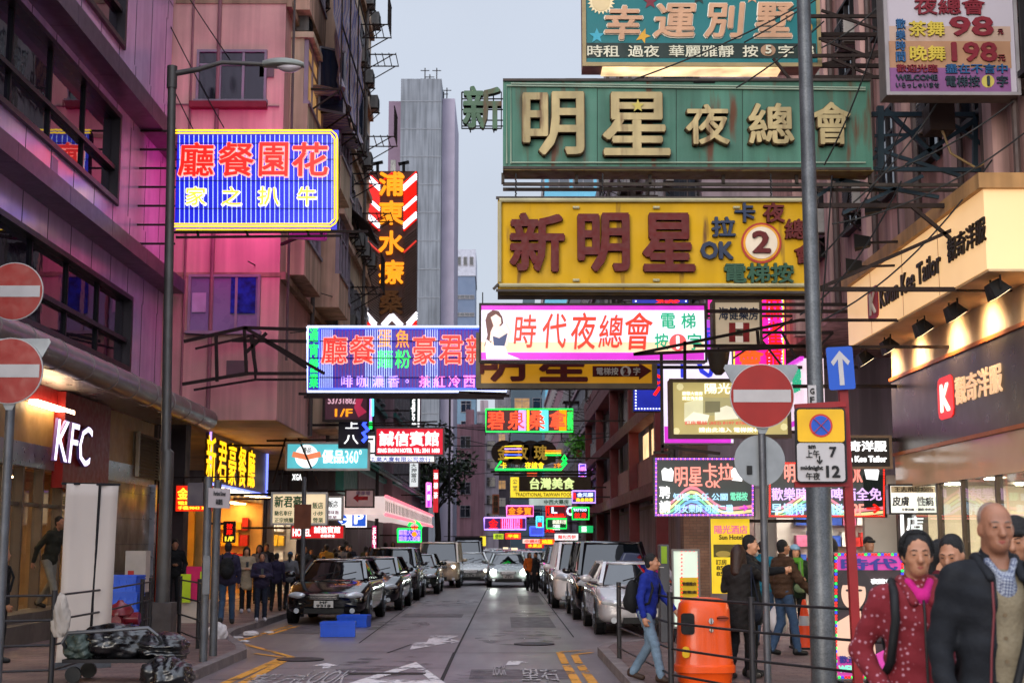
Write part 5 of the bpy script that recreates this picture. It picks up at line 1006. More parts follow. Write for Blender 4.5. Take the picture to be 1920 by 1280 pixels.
# magenta led wall with orange characters
S = Sign('neon_sign', 'magenta upright led board with fiery orange characters behind the pharmacy box', 'neon sign', 34.5, 1330, 548, 1470, 700, .4, FRD, E('face_hotpink', '#e8109a', 1.2, var=.35))
S.vtext('夜總會', 1380, 552, 1432, 698, E('led_orange', '#ff4a10', 1.5), .05, d=.06).vtext('麻雀館', 1434, 552, 1466, 698, nRED, .04); S.border(1376, 550, 1468, 698, nYEL, .02).dots(1442, 550, 1466, 690, 6, [nCYN, nVIO], 1.4).wall(7.0, (.1, .9)).done()
S = Sign('neon_sign', 'narrow indigo led board with blue bulbs beside the grey pole', 'neon sign', 36.5, 1470, 556, 1520, 690, .3, FRD, E('face_indigo2', '#2a1a90', .6, var=.4)); S.dots(1474, 560, 1500, 686, 6, [nCYN, nVIO], 1.6).vtext('桑拿', 1500, 560, 1518, 640, nPNK, .03).wall(5.2, (.5,), diag=False).done()
# receding white and pink board, parallel to the street
SX = thing('light_box', 'white and pink lightbox set along the street with green and red characters', 'sign', (5.9, 28, 4.2))
pA, pB = onX(1505, 650, 5.9), onX(1428, 690, 5.9); 
MB().box((5.9, pA.y, 4.05), (6.3, pB.y, 5.25)).build('cabinet', E('face_white_pink', '#f4dce8', .85), SX); m_ = MB(); m_.bar((5.88, pA.y, 5.25), (5.88, pB.y, 5.25), .08); m_.bar((5.88, pA.y, 4.05), (5.88, pB.y, 4.05), .08); m_.build('border', mg, SX)
m_ = MB(); put(m_, '時代夜總會', (Vector((5.895, 0, 0)), -Y_, Z_, -X_), -pB.y + .2, 4.3, -pA.y - 1.2, 5.0, d=.02, bold=.04); m_.build('lettering', E('brush_blue', '#2a38d8', .8, sample=False), SX); m_ = MB(); put(m_, '電梯', (Vector((5.895, 0, 0)), -Y_, Z_, -X_), -pA.y - 1.0, 4.65, -pA.y - .2, 5.1, d=.02, bold=.04); m_.build('lettering', gG, SX)
# hotel room lightbox
S = Sign('light_box', 'brown framed lightbox showing a hotel room photo with faded white characters', 'sign', 24.8, 1257, 711, 1480, 820, .35, M('cab_brown', '#5a4a38', .6), E('face_olive', '#b5a566', .75, var=.1), frame=.055, fmat=M('frame_brown', '#4a3c2a', .6))
for pts, c in (([(1283, 755), (1318, 745), (1318, 786), (1283, 790)], '#d6d2a8'), ([(1318, 745), (1384, 745), (1384, 775), (1318, 780)], '#a39a6a'), ([(1283, 786), (1300, 772), (1330, 778), (1326, 792), (1285, 794)], '#f0ecd4'), ([(1340, 768), (1362, 760), (1384, 768), (1384, 785), (1340, 788)], '#e8e4c8'), ([(1322, 752), (1350, 752), (1350, 772), (1322, 774)], '#6f6a48')): S.poly(pts, E('room_' + c[1:], c, .8, sample=False), .006 + .003 * (hash(c) % 1 + len(S.buf)))
S.text('陽光酒店', 1321, 718, 1420, 738, E('txt_cream_lit', '#fffbe0', 1.0, sample=False), bold=.03).text('豪華大套房', 1279, 734, 1317, 741, E('txt_cream_lit', '#fffbe0', 1.0, sample=False), bold=.02).text('獨立洗手間', 1279, 743, 1317, 750, E('txt_cream_lit', '#fffbe0', 1.0, sample=False), bold=.02).text('訂房電話 (852) 8197 8788', 1284, 789, 1400, 797, E('txt_coral', '#d8604a', .7, sample=False), bold=.02).text('請由此進入 電梯按4字', 1310, 801, 1430, 810, E('txt_cream_lit', '#fffbe0', 1.0, sample=False), bold=.02)
for a, b in ((1275, 725), (1470, 800), (1268, 808)): S.disc(a, b, 7, E('leaf_cream', '#d8cf98', .8, sample=False), .006, n=7)
S.wall(7.0, (.9,)).done()
# karaoke boards
CH = E('face_chalk', '#3c4240', .5, base='#303634', var=.15)
def karaoke(label, Y, x0, y0, x1, y1, bcol, lines, grp):
    S = Sign('light_box', label, 'sign', Y, x0, y0, x1, y1, .25, FRD, CH); w = x1 - x0; h = y1 - y0
    cols = ['#e88a9a', '#f0e09a', '#8ad8a0', '#7ab8e8', '#a88ae0']
    for i, c in enumerate(cols):
        top = [(x0 + w * f, y0 + h * (.86 + .05 * i / 2 - .0 - .38 * math.exp(-((f - .38) / .2) ** 2) + .05 * i - .22 * max(0, f - .7))) for f in np.linspace(.06, .98, 16)]
        bot = [(x, y + h * .055) for x, y in top]; lim = lambda p: (p[0], min(max(p[1], y0 + 4), y1 - 4))
        S.poly([lim(p) for p in top] + [lim(p) for p in bot[::-1]], E('rainbow' + c[1:], c, .75, sample=False), .006 + .001 * i, 'rainbow')
    for (s_, a, b, c, d, m) in lines: S.text(s_, a, b, c, d, m, bold=.025, z=.014)
    S.dots(x0 + 3, y0 + 3, x1 - 3, y1 - 3, 4.2, bcol, 1.4); S.wall(7.0, (.9,), diag=False); return S
kc = E('txt_coral_lit', '#ff9a8a', 1.0, sample=False); kp = E('txt_lilac_lit', '#e8c0ff', 1.0, sample=False); kb_ = E('txt_sky_lit', '#b0e0ff', 1.0, sample=False); kg = E('txt_mint_lit', '#80e8c0', .9, sample=False)
S = karaoke('chalkboard style karaoke lightbox with a rainbow, beer mugs and violet bulbs round it', 27, 1227, 857, 1414, 968, [E('bulb_violet', '#a04aff', 1.6), nPNK], [('明星', 1265, 875, 1316, 912, kc), ('卡拉', 1318, 868, 1374, 900, kc), ('OK', 1322, 900, 1350, 914, kc), ('聘', 1236, 911, 1256, 934, wT), ('請', 1236, 938, 1257, 961, wT), ('知客 主任 公關', 1262, 924, 1364, 938, kb_), ('電梯按', 1369, 922, 1401, 938, kg), ('男女樂師 可兼二職', 1264, 945, 1374, 961, kb_), ('→', 1386, 946, 1402, 958, mg)], None)
for (cx, cy) in ((1250, 890), (1380, 890)): S.poly([(cx - 10, cy - 8), (cx - 4, cy - 14), (cx + 3, cy - 10), (cx + 8, cy - 14), (cx + 13, cy - 6), (cx + 11, cy + 12), (cx - 8, cy + 10)], wT, .02)
S.done()
S = karaoke('chalkboard style karaoke lightbox with red bulbs, half hidden behind the grey pole', 26, 1440, 865, 1660, 970, [E('bulb_red', '#ff2a1a', 1.6)], [('明星卡拉', 1470, 868, 1560, 904, kc), ('OK', 1592, 872, 1616, 904, kc), ('歡樂時段', 1446, 914, 1536, 938, kp), ('早場特價', 1446, 943, 1530, 965, kb_), ('啤酒全免', 1558, 914, 1652, 938, kp), ('電梯按', 1552, 944, 1594, 964, kb_), ('2F', 1598, 944, 1619, 964, kc), ('→', 1624, 944, 1650, 962, nRED)], None)
for (cx, cy) in ((1632, 888),): S.poly([(cx - 12, cy - 8), (cx - 4, cy - 14), (cx + 3, cy - 10), (cx + 10, cy - 14), (cx + 16, cy - 6), (cx + 13, cy + 12), (cx - 8, cy + 10)], wT, .02)
S.done()
S = Sign('light_box', 'black box sign with white tailor lettering in two languages', 'sign', 25, 1560, 817, 1670, 878, .25, M('cab_bronze', '#5a4a3a', .5, .3), M('face_black', '#17120f', .35), frame=.035, fmat=M('frame_tan', '#7a6450', .5))
S.text('觀奇洋服', 1567, 826, 1662, 846, wT, bold=.04).text('Kwun Kee Tailor', 1566, 854, 1662, 866, wT, bold=.04).wall(7.0, (.9,)).done()
S = Sign('light_box', 'white clinic lightbox with black brush characters under a brown heading strip', 'sign', 24.3, 1668, 908, 1756, 963, .2, ALU, E('face_white_warm', '#f4f0e4', .95), frame=.02, fmat=FRD)
S.rect(1671, 911, 1753, 923, E('strip_brown', '#a08a68', .7)).text('王志飛診療所', 1676, 912, 1750, 922, M('txt_brown', '#3a2a18', .5), bold=.03, z=.008).text('皮膚', 1673, 930, 1704, 948, M('txt_black', '#15151a', .5), bold=.03).text('性病', 1719, 930, 1750, 948, M('txt_black', '#15151a', .5), bold=.03).text('主要治療・濕疹 中西藥', 1690, 952, 1752, 957, M('txt_black', '#15151a', .5), bold=.01).wall(7.0, (.9,)).done()
S = Sign('sign_board', 'grey upright board with white hotel characters below the clinic lightbox', 'sign', 24.8, 1690, 963, 1740, 1030, .15, GREY, M('face_taupe', '#4a4440', .5)); S.text('酒', 1699, 940, 1731, 962, wT, bold=.04).text('店', 1699, 967, 1731, 994, wT, bold=.04).text('服', 1699, 1000, 1731, 1027, wT, bold=.03).rect(1690, 963, 1694, 1030, wT).wall(7, (.9,), diag=False).done()
S = Sign('banner', 'yellow hotel banner with pink characters and phone numbers by the brick pillar', 'banner', 27.5, 1335, 972, 1405, 1112, .06, FRD, E('face_banner_yellow', '#e8c41a', .75, var=.25, scale=1.5))
S.text('陽光酒店', 1339, 984, 1401, 1000, E('txt_rose_lit', '#d05a8a', .8, sample=False), bold=.03).text('Sun Hotel', 1348, 1002, 1392, 1011, M('txt_brown', '#3a2a18', .5), bold=.02).rect(1338, 1020, 1402, 1044, M('pic_olive', '#5a5220', .5)).disc(1356, 1038, 14, M('pic_lemon', '#b5a050', .5), .01, ry=6).text('訂房', 1342, 1048, 1362, 1058, M('txt_brown', '#3a2a18', .5), bold=.02).text('85290', 1343, 1060, 1378, 1068, M('txt_brown', '#3a2a18', .5), bold=.02).text('85263', 1343, 1071, 1378, 1079, M('txt_brown', '#3a2a18', .5), bold=.02).wall(6.2, (.97,), diag=False).done()
S = Sign('light_box', 'white and rust price board of the night club with maroon 98 and 198', 'sign', 18.2, 1663, -70, 1899, 178, .35, M('cab_grey2', '#5d5654', .6, 0, .2, 2), M('face_poster', '#a9a3ac', .5, 0, .06, .8), frame=.035, fmat=M('frame_alu_dull', '#8a8688', .5, .4))
S.rect(1668, 78, 1894, 128, M('face_rust_fade', '#9a7458', .5), .005).rect(1668, 128, 1894, 176, M('face_plum', '#764a78', .5), .006).rect(1668, 50, 1894, 78, M('face_rust_fade2', '#a58d7e', .5), .004)
ml_ = M('txt_maroon', '#6d1524', .5); oy = M('txt_lemon', '#b5a13a', .5); sb = M('txt_steelblue', '#1f4f7a', .5)
S.text('夜總會', 1713, -2, 1846, 29, ml_, bold=.04).text('98', 1779, 32, 1862, 69, ml_, bold=.03).text('198', 1783, 80, 1869, 117, ml_, bold=.03).text('茶舞', 1703, 41, 1770, 70, oy, bold=.05).text('晚舞', 1705, 87, 1772, 116, oy, bold=.05).text('元', 1870, 56, 1880, 66, ml_, bold=.02).text('元', 1870, 104, 1884, 116, ml_, bold=.02)
S.vtext('歡樂時間', 1679, 36, 1697, 118, sb, .04); lm = M('txt_palered', '#b58a90', .5); S.text('歡迎光臨', 1680, 122, 1757, 137, ml_, bold=.03).text('WELCOME', 1679, 141, 1757, 152, M('txt_dkteal', '#1f2f3a', .5), bold=.04).text('いらっしゃいませ', 1679, 156, 1760, 166, M('txt_dkteal', '#1f2f3a', .5), bold=.02).text('盡在不言中', 1772, 121, 1888, 139, sb, bold=.03).text('電梯按', 1772, 143, 1836, 164, M('txt_dkteal', '#1f2f3a', .5), bold=.03).text('字', 1868, 143, 1889, 164, M('txt_dkteal', '#1f2f3a', .5), bold=.03).disc(1852, 153, 12, M('disc_lemon', '#b0a450', .5), .01).text('1', 1847, 144, 1857, 162, M('txt_dkteal', '#1f2f3a', .5), bold=.04, z=.012).wall(7.0, (.05, .6), diag=False).done()
# ------------------------------------------------------------------ far signs over the street
def far_sign(label, Y, x0, y0, x1, y1, face, items=(), border=None, stripes=(), wallX=None, name='neon_sign', cab=FRD, frame=0, fm=None, d=.3):
    S = Sign(name, label, 'neon sign' if name == 'neon_sign' else 'sign', Y, x0, y0, x1, y1, d, cab, face, frame=frame, fmat=fm)
    for (a, b, n, m) in stripes: S.stripes(a, b, y0 + 2, y1 - 2, n, m, .0011 * Y * .5)
    for it in items: S.text(*it[:6], bold=it[6] if len(it) > 6 else .04, d=.06)
    if border: S.border(x0, y0, x1, y1, border, .00055 * Y)
    S.wall(wallX if wallX is not None else (4.9 if x1 > 950 else -5.2), (.5,), diag=False); return S
far_sign('wide dark red neon board with orange sauna characters, coloured stripes and a green border', 56, 911, 767, 1074, 809, E('face_dkred', '#4a1210', .45, var=.3), [('碧', 914, 770, 946, 805, E('neon_redorange', '#ff4a20', 1.4)), ('泉', 952, 770, 984, 805, E('neon_redorange', '#ff4a20', 1.4)), ('桑', 991, 770, 1022, 805, E('neon_redorange', '#ff4a20', 1.4)), ('拿', 1030, 770, 1061, 805, E('neon_redorange', '#ff4a20', 1.4)), ('桑拿浴', 1064, 770, 1073, 806, nGRN)], nGRN, [(972, 986, 5, nVIO), (988, 992, 2, nYEL), (1012, 1028, 5, nCYN), (1048, 1062, 5, nORG)]).done()
S = far_sign('scalloped dark rose-shaped neon sign with gold characters and a green underline', 60, 938, 850, 1042, 866, M('face_umber', '#2a1a12', .6), wallX=4.9)
for cx in (945, 970, 995, 1020): S.disc(cx, 848, 24, M('face_umber', '#2a1a12', .6), .006, ry=23)
gd_ = E('txt_olive_gold', '#b08a2a', .55, sample=False); S.text('金', 933, 834, 954, 862, gd_, bold=.04, z=.03).text('玫', 968, 834, 990, 862, gd_, bold=.04, z=.03).text('瑰', 1001, 834, 1026, 862, gd_, bold=.04, z=.03)
for i, m in enumerate((nYEL, nVIO, nORG, nBLU, nYEL)): S.tube([(946, 836 + i * 5.5), (978, 836 + i * 5.5)], m, .03, .1, 'neon_dash')
for i, m in enumerate((nORG, nYEL, nGRN)): S.tube([(1022, 845 + i * 4), (1052, 845 + i * 4)], m, .03, .1, 'neon_dash')
S.tube([(940, 864), (928, 880), (1052, 880), (1062, 868), (1054, 860), (1058, 853), (1062, 860), (1052, 872)], nGRN, .05, .08).text('卡', 938, 866, 950, 879, nYEL, bold=.03, z=.05).text('拉OK', 951, 866, 983, 879, M('letter_unlit2', '#4a3a28', .5), bold=.04, z=.05).text('夜總會', 984, 866, 1020, 879, nYEL, bold=.04, z=.05).text('2字', 1038, 868, 1052, 877, nORG, bold=.03, z=.05); S.bars([(S.P(920, 884), S.P(1110, 884)), (S.P(925, 889), S.P(1100, 890))], .08).done()
S = far_sign('brown box sign with pale green food characters above a yellow strip', 66, 957, 893, 1108, 933, M('cab_dkbrown', '#3a2a1c', .6), wallX=4.9, name='light_box')
S.rect(957, 894, 973, 932, E('face_yellow_lit', '#ffe03a', .9), .01).rect(957, 921, 1090, 932, E('face_yellow_lit', '#ffe03a', .9), .012).vtext('小二王', 961, 897, 970, 920, sb, .03, z=.014).text('台灣美食', 993, 895, 1077, 917, E('txt_palelime', '#e0f0a0', .9, sample=False), bold=.06, z=.01, d=.06).text('TRADITIONAL TAIWAN FOOD', 966, 923, 1074, 930, M('txt_olive', '#9a8a2a', .5), bold=.02, z=.014).done()
far_sign('small starburst board with red and blue bulbs above the green sign', 62, 1073, 920, 1116, 942, E('face_nightblue', '#1a1a60', .6), [('金元豪', 1082, 923, 1112, 931, nWHT), ('桑拿美容', 1080, 933, 1112, 940, nYEL), ('R', 1075, 923, 1081, 936, nRED)], nVIO).done()
far_sign('small red and pink neon board with gold treasure characters', 85, 950, 948, 1000, 967, E('face_wine', '#8a1030', .6), [('金多寶', 953, 950, 996, 965, nORG)], nPNK).done()
far_sign('long blue-violet bordered neon board with red characters at the far end', 100, 908, 970, 986, 992, E('face_violet_dk', '#4a2060', .6), [('金', 916, 972, 934, 990, nRED), ('閣', 939, 972, 955, 990, nRED), ('閣', 962, 972, 979, 990, nRED)], nVIO, [(940, 975, 9, nPNK)]).done()
far_sign('dark green board with red characters under a white tube', 64, 1073, 951, 1104, 973, E('face_bottle', '#0a3a20', .5), [('紋身', 1077, 960, 1100, 971, nRED), ('TATTOO', 1075, 953, 1100, 958, nWHT)], nGRN).done()
far_sign('pale white hanging board below the yellow food strip', 70, 992, 934, 1072, 947, E('face_pale', '#c8d8d0', .6, var=.2), [('中西大藥房', 1020, 936, 1066, 945, dG)], None, name='light_box').done()
far_sign('red board with a white letter C among the distant neon', 78, 1060, 947, 1082, 967, E('face_wine', '#8a1030', .6), [('C', 1062, 949, 1074, 966, nWHT)], None).done()
far_sign('dark maroon board with a tall white L and red strokes in the distant neon', 82, 1024, 948, 1060, 968, E('face_maroon2', '#4a1020', .5), [('L', 1034, 950, 1045, 962, nWHT), ('1', 1026, 950, 1031, 962, nRED), ('金鳳凰', 1028, 962, 1058, 968, nRED)], nRED).done()
far_sign('small green bordered board with pale characters over the far traffic', 90, 1025, 972, 1062, 990, E('face_bottle', '#0a3a20', .5), [('韓國料理', 1036, 974, 1062, 982, E('txt_cream_lit', '#fffbe0', 1.0, sample=False)), ('酒', 1036, 983, 1050, 993, wT)], nGRN).done()
far_sign('little blue screen-like neon box over the far traffic', 105, 994, 987, 1019, 1003, E('face_cobalt', '#4a5ad0', .8), [], nBLU).done()
far_sign('tiny red characters board past the blue neon box', 95, 1021, 990, 1042, 999, E('face_maroon2', '#4a1020', .5), [('大旺', 1022, 991, 1040, 998, nRED)], None).done()
far_sign('orange vertical unlit board with brown characters on the far flats', 110, 923, 926, 936, 964, M('board_rust', '#8a4a30', .6), [('香', 925, 928, 934, 938, M('txt_brown', '#3a2a18', .5)), ('辣', 925, 939, 934, 949, M('txt_brown', '#3a2a18', .5)), ('蟹', 925, 950, 934, 960, M('txt_brown', '#3a2a18', .5))], None, name='sign_board', wallX=-1.2 * 110 / 100).done()
far_sign('tiny orange lamp box hung under the green rose underline', 72, 988, 884, 1007, 892, E('face_orange', '#ff5a20', 1.0), [], None).done()
far_sign('pale pinkish shop fascia across the far end of the street', 120, 980, 1010, 1016, 1018, E('face_pinkcream', '#ffd8c8', .9), [('中藥材', 984, 1011, 1012, 1017, nRED)], None, name='light_box').done()
far_sign('yellow upright street sign at the far kerb', 115, 900, 1005, 911, 1023, E('face_yellow_lit', '#ffe03a', .9), [], None, name='light_box', wallX=-5).done()
far_sign('red lit fascia with small gold characters near the far cars', 110, 985, 1018, 1020, 1027, E('face_redlit', '#d0202a', .8), [('水果店', 990, 1019, 1016, 1026, nYEL)], None, name='light_box').done()
far_sign('small orange and yellow lit signboard over the far taxi', 92, 1012, 1010, 1040, 1020, E('face_orange', '#ff5a20', 1.0), [('燒臘', 1016, 1011, 1036, 1019, nYEL)], None, name='light_box').done()
far_sign('green lit pharmacy fascia beside the phone shop', 75, 1085, 985, 1112, 998, E('face_green_lit', '#1ac06a', .8), [('藥', 1090, 986, 1100, 997, wT)], None, name='light_box').done()
for a in (('small vertical violet neon strip sign past the green tiled roof', 74, 800, 905, 808, 950, E('face_violet', '#b040d0', .9), [('按', 801, 908, 807, 920, wT), ('摩', 801, 926, 807, 938, wT)], nPNK, -5.2), ('tall narrow red and white sign on the shop house past the lit awning', 80, 812, 880, 822, 960, E('face_redlit', '#d0202a', .8), [('酒', 813, 886, 821, 898, wT), ('樓', 813, 904, 821, 916, wT), ('茶', 813, 922, 821, 934, wT)], None, -5.2), ('wide white lit fascia under the far grey tenement signs', 88, 1040, 1000, 1084, 1012, E('face_white', '#ffffff', 1.1), [('麵包西餅', 1046, 1002, 1080, 1010, nRED)], None, 4.9), ('upright cyan and red neon sign between the distant wine boards', 92, 1006, 968, 1018, 988, E('face_nightblue', '#1a1a60', .6), [('髮', 1008, 970, 1016, 978, nCYN), ('廊', 1008, 979, 1016, 987, nRED)], nCYN, 4.9), ('small orange neon board low over the far cars', 118, 948, 1000, 976, 1009, E('face_orange', '#ff5a20', 1.0), [('平價', 952, 1001, 972, 1008, nYEL)], nRED, 4.9), ('upright purple neon blade sign high on the grey tenement', 76, 1086, 870, 1098, 915, E('face_indigo', '#3a35b0', .7), [('網', 1088, 874, 1096, 886, nPNK), ('吧', 1088, 892, 1096, 904, nPNK)], nVIO, 4.9), ('faded cream blade sign on the grey tenement above the pale board', 86, 1046, 840, 1056, 890, M('board_cream_faded', '#9a8a6a', .6), [('押', 1047, 850, 1055, 862, MR)], None, 4.9), ('yellow green lit sign at the end of the street above the taxis', 125, 925, 1000, 944, 1010, E('face_lime', '#c8e030', .9), [('便利', 928, 1001, 942, 1009, dG)], None, -5)): far_sign(a[0], *a[1:6], a[6], a[7], a[8], wallX=a[9]).done()
# ================================================================== STREET FURNITURE
STEEL = M('galvanised_steel', '#55565a', .5, .6, .2, 5, bump=.1, fine=.1); DSTEEL = M('dark_rail_steel', '#2c2a2c', .5, .5, .25, 4, bump=.1)
SRED = M('sign_red', '#84140d', .4, 0, .12, 3); SWHT = M('sign_white', '#a09c9c', .45, 0, .08, 4); SBLU = M('sign_blue', '#1446a0', .4, 0, .08, 3); SYEL = M('sign_yellow', '#c99a10', .45); SGRY = M('sign_back_grey', '#7d8184', .5, .5, .15, 4)
FRY = lambda Y: (Vector((0, Y, 0)), X_, Z_, -Y_)
# street lamp on the fast-food side
gp = onZ(302, 1203, PV); LX, LY = gp.x, gp.y
SL = thing('street_lamp', 'tall dark grey street lamp with a curved bracket arm and flat oval head', 'street lamp', (LX, LY, PV)); top = onY(325, 128, LY).z
m = MB(); m.tube([(LX, LY, PV + .62), (LX, LY, PV + 3.0), (LX - .03, LY, PV + 3.05), (LX - .14, LY, top)], [.115, .105, .082, .068], 16); m.tube([(LX - .135, LY, top - .35), (LX - .14, LY, top + .03)], .085, 14); m.build('pole', M('lamp_pole_grey', '#4d4a48', .5, .5, .2, 3, bump=.1), SL, smooth=40)
m = MB(); m.box((LX - .19, LY - .19, PV), (LX + .19, LY + .19, PV + .62)); m.box((LX - .16, LY - .196, PV + .12), (LX + .16, LY - .19, PV + .5)); m.build('base', M('lamp_base', '#4a4240', .7, 0, .3, 4, bump=.3), SL, bevel=.02)
h = onY(493, 121, LY); m = MB(); m.tube([(LX - .12, LY, top - .1), (LX + .3, LY, top - .02), ((LX + h.x) / 2, LY, top + .1), (h.x + .05, LY, h.z)], [.05, .045, .038, .035], 10); m.build('arm', M('lamp_pole_grey', '#4d4a48', .5, .5), SL, smooth=40)
e = onY(570, 130, LY); L_ = e.x - h.x; m = MB(); vs = []
for i in range(13):
    t_ = i / 12; w_ = .17 * math.sin(math.pi * (.12 + .80 * t_)) ** .7; hh = .13 * math.sin(math.pi * (.15 + .78 * t_)) ** .6
    vs += [(h.x + L_ * t_, LY + w_ * math.cos(a), h.z - .02 + (hh * math.sin(a) if math.sin(a) > 0 else .035 * math.sin(a))) for a in np.linspace(0, 2 * math.pi, 16, endpoint=False)]
m.add(vs, [(i * 16 + k, i * 16 + (k + 1) % 16, (i + 1) * 16 + (k + 1) % 16, (i + 1) * 16 + k) for i in range(12) for k in range(16)] + [tuple(range(16)), tuple(range(12 * 16 + 15, 12 * 16 - 1, -1))]); m.build('lamp_head', M('lamp_head_grey', '#7d8078', .4, .2), SL, smooth=50)
m = MB(); vs = []
for i in range(9):
    t_ = .35 + .58 * i / 8; w_ = .13 * math.sin(math.pi * i / 8 * .9 + .15) ** .6
    vs += [(h.x + L_ * t_, LY + w_ * math.cos(a), h.z - .05 + (.0 if math.sin(a) > 0 else .09 * math.sin(a) * math.sin(math.pi * (i + .5) / 9))) for a in np.linspace(0, 2 * math.pi, 12, endpoint=False)]
m.add(vs, [(i * 12 + k, i * 12 + (k + 1) % 12, (i + 1) * 12 + (k + 1) % 12, (i + 1) * 12 + k) for i in range(8) for k in range(12)]); m.build('lamp_bowl', M('lamp_bowl', '#c9c0c4', .15, 0, .05), SL, smooth=True)
# big grey pole among the night club signs
GP = thing('sign_pole', 'thick galvanised pole standing before the nightclub boards with a small white letter plate', 'pole', (onY(1545, 1270, 14).x, 14, PV)); bx = onY(1545, 1270, 14).x; tx = onY(1503, 0, 14)
m = MB(); m.tube([(bx, 14, PV), (bx, 14, 2.2), (bx - .0, 14, 2.28), (tx.x + .02, 14, tx.z + 1.5)], [.125, .122, .082, .066], 20); m.build('pole', M('pole_speckled', '#4f5153', .45, .5, .2, 6, bump=.05, fine=.25), GP, smooth=40)
a, b = onY(1516, 762, 13.86), onY(1530, 722, 13.86); MB().box((a.x, 13.855, a.z), (b.x, 13.87, b.z)).build('number_plate', SWHT, GP); l = MB()
for i, c in enumerate('GF'): q_ = onY(1523, 733 + i * 16, 13.85); put(l, c, FRY(13.854), q_.x - .022, q_.z - .03, q_.x + .022, q_.z + .03, d=.004, bold=.03)
l.build('lettering', BLK, GP)
# no entry signs
def no_entry(cx, cy, r, Y, px, py_bot, label, tilt=0, back=True, post=None, backdisc=None):
    c = onY(cx, cy, Y); rr = r * Y / F; T = thing('no_entry_sign', label, 'road sign', (c.x, Y, PV)); fr = (Vector((c.x, Y, c.z)), X_, Z_, -Y_)
    circ = lambda q: [(q * math.cos(2 * math.pi * k / 40), q * math.sin(2 * math.pi * k / 40)) for k in range(40)]
    MB().prism(circ(rr * 1.03), fr, .02).build('rim', SWHT, T); f2 = (fr[0] - Y_ * .004, X_, Z_, -Y_); MB().prism(circ(rr), f2, .003).build('disc', SRED, T); f3 = (fr[0] - Y_ * .008, X_, Z_, -Y_)
    MB().prism([(-rr * .92, -rr * .2), (rr * .92, -rr * .2), (rr * .92, rr * .2), (-rr * .92, rr * .2)], f3, .003).build('bar', SWHT, T)
    if back: MB().prism([(-rr * 1.15, rr * 1.02), (-rr * 1.2, rr * .9), (-.1 * rr, -rr * 1.2), (rr * .1, -rr * 1.2), (rr * 1.2, rr * .9), (rr * 1.15, rr * 1.02)], (Vector((c.x, Y + .03, c.z)), X_, Z_, -Y_), .01).build('triangle_back', SGRY, T)
    if post: MB().tube([(c.x, Y + .08, PV), (c.x, Y + .08, c.z + rr * .9)], post, 14).build('post', STEEL, T, smooth=40)
    if backdisc:
        b = onY(backdisc[0], backdisc[1], Y); rb = backdisc[2] * Y / F; MB().prism(circ(rb), (Vector((b.x, Y + .12, b.z)), X_, Z_, -Y_), .01).build('round_back', SGRY, T)
        p_ = onY(1410, 880, Y); MB().box((p_.x - .04, Y + .1, p_.z - .05), (p_.x + .02, Y + .119, p_.z + .05)).build('sticker', BLK, T)
    return T
no_entry(1429, 742, 59, 16.2, 0, 0, 'red no entry sign on a grey post in front of the hotel room lightbox', post=.042, backdisc=(1428, 862, 48))
no_entry(18, 695, 61, 15.0, 0, 0, 'large scuffed no entry sign at the fast food corner, lower of the pair', post=.05)
no_entry(26, 546, 54, 15.9, 0, 0, 'no entry sign facing slightly away above the scuffed one at the fast food corner', post=None, back=False)
# one way, no stopping signs on the red post
RPX = onY(1580, 735, 12.6); RPB = onY(1606, 1285, 12.6)
RP_ = thing('sign_post', 'red leaning steel post with a blue one-way arrow plate on top', 'road sign', (RPB.x, 12.6, PV))
m = MB(); m.bar((RPB.x + .02, 12.6, PV), (RPX.x, 12.6, onY(1578, 700, 12.6).z), .075); m.build('post', M('post_red', '#7a1518', .5, 0, .2, 4), RP_)
def plate(T, name, px0, py0, px1, py1, Y, mat, tilt=0, d=.012):
    a, b = onY(px0, py1, Y), onY(px1, py0, Y); c = (a + b) / 2; w, h = (b.x - a.x) / 2, (b.z - a.z) / 2; ct, st = math.cos(tilt), math.sin(tilt); r = min(w, h) * .15
    pts = []
    for (sx, sy, t0) in ((1, 1, 0), (-1, 1, 90), (-1, -1, 180), (1, -1, 270)):
        for t_ in (0, 45, 90): pts.append((sx * (w - r) + r * math.cos(R(t0 + t_)), sy * (h - r) + r * math.sin(R(t0 + t_))))
    ux = Vector((ct, 0, st)); uy = Vector((-st, 0, ct)); fr = (Vector((c.x, Y, c.z)), ux, uy, -Y_); MB().prism(pts, fr, d).build(name, mat, T); return fr, w, h
fr, w, h = plate(RP_, 'arrow_plate', 1553, 650, 1600, 730, 12.5, SBLU, R(3)); fo = (fr[0] - Y_ * .003, fr[1], fr[2], fr[3])
MB().prism([(0, h * .82), (w * .72, h * .3), (w * .55, h * .12), (w * .18, h * .42), (w * .18, -h * .8), (-w * .18, -h * .8), (-w * .18, h * .42), (-w * .55, h * .12), (-w * .72, h * .3)][::-1], fo, .002).build('arrow', SWHT, RP_)
NS = thing('no_stopping_sign', 'yellow over white no stopping plate with a blue roundel and hours 7 to 12', 'road sign', onY(1540, 905, 12.4)); 
plate(NS, 'back_plate', 1493, 764, 1585, 905, 12.42, BLK); fr1, w1, h1 = plate(NS, 'yellow_plate', 1496, 767, 1582, 828, 12.4, SYEL, d=.008); fr2, w2, h2 = plate(NS, 'white_plate', 1496, 830, 1583, 902, 12.4, SWHT, d=.008)
o = fr1[0]; circ = lambda q: [(q * math.cos(2 * math.pi * k / 32), q * math.sin(2 * math.pi * k / 32)) for k in range(32)]
MB().prism(circ(h1 * .72), (o - Y_ * .003, X_, Z_, -Y_), .002).build('roundel', M('roundel_red', '#a82a20', .4), NS); MB().prism(circ(h1 * .60), (o - Y_ * .006, X_, Z_, -Y_), .002).build('roundel', SBLU, NS)
m = MB(); k = h1 * .44
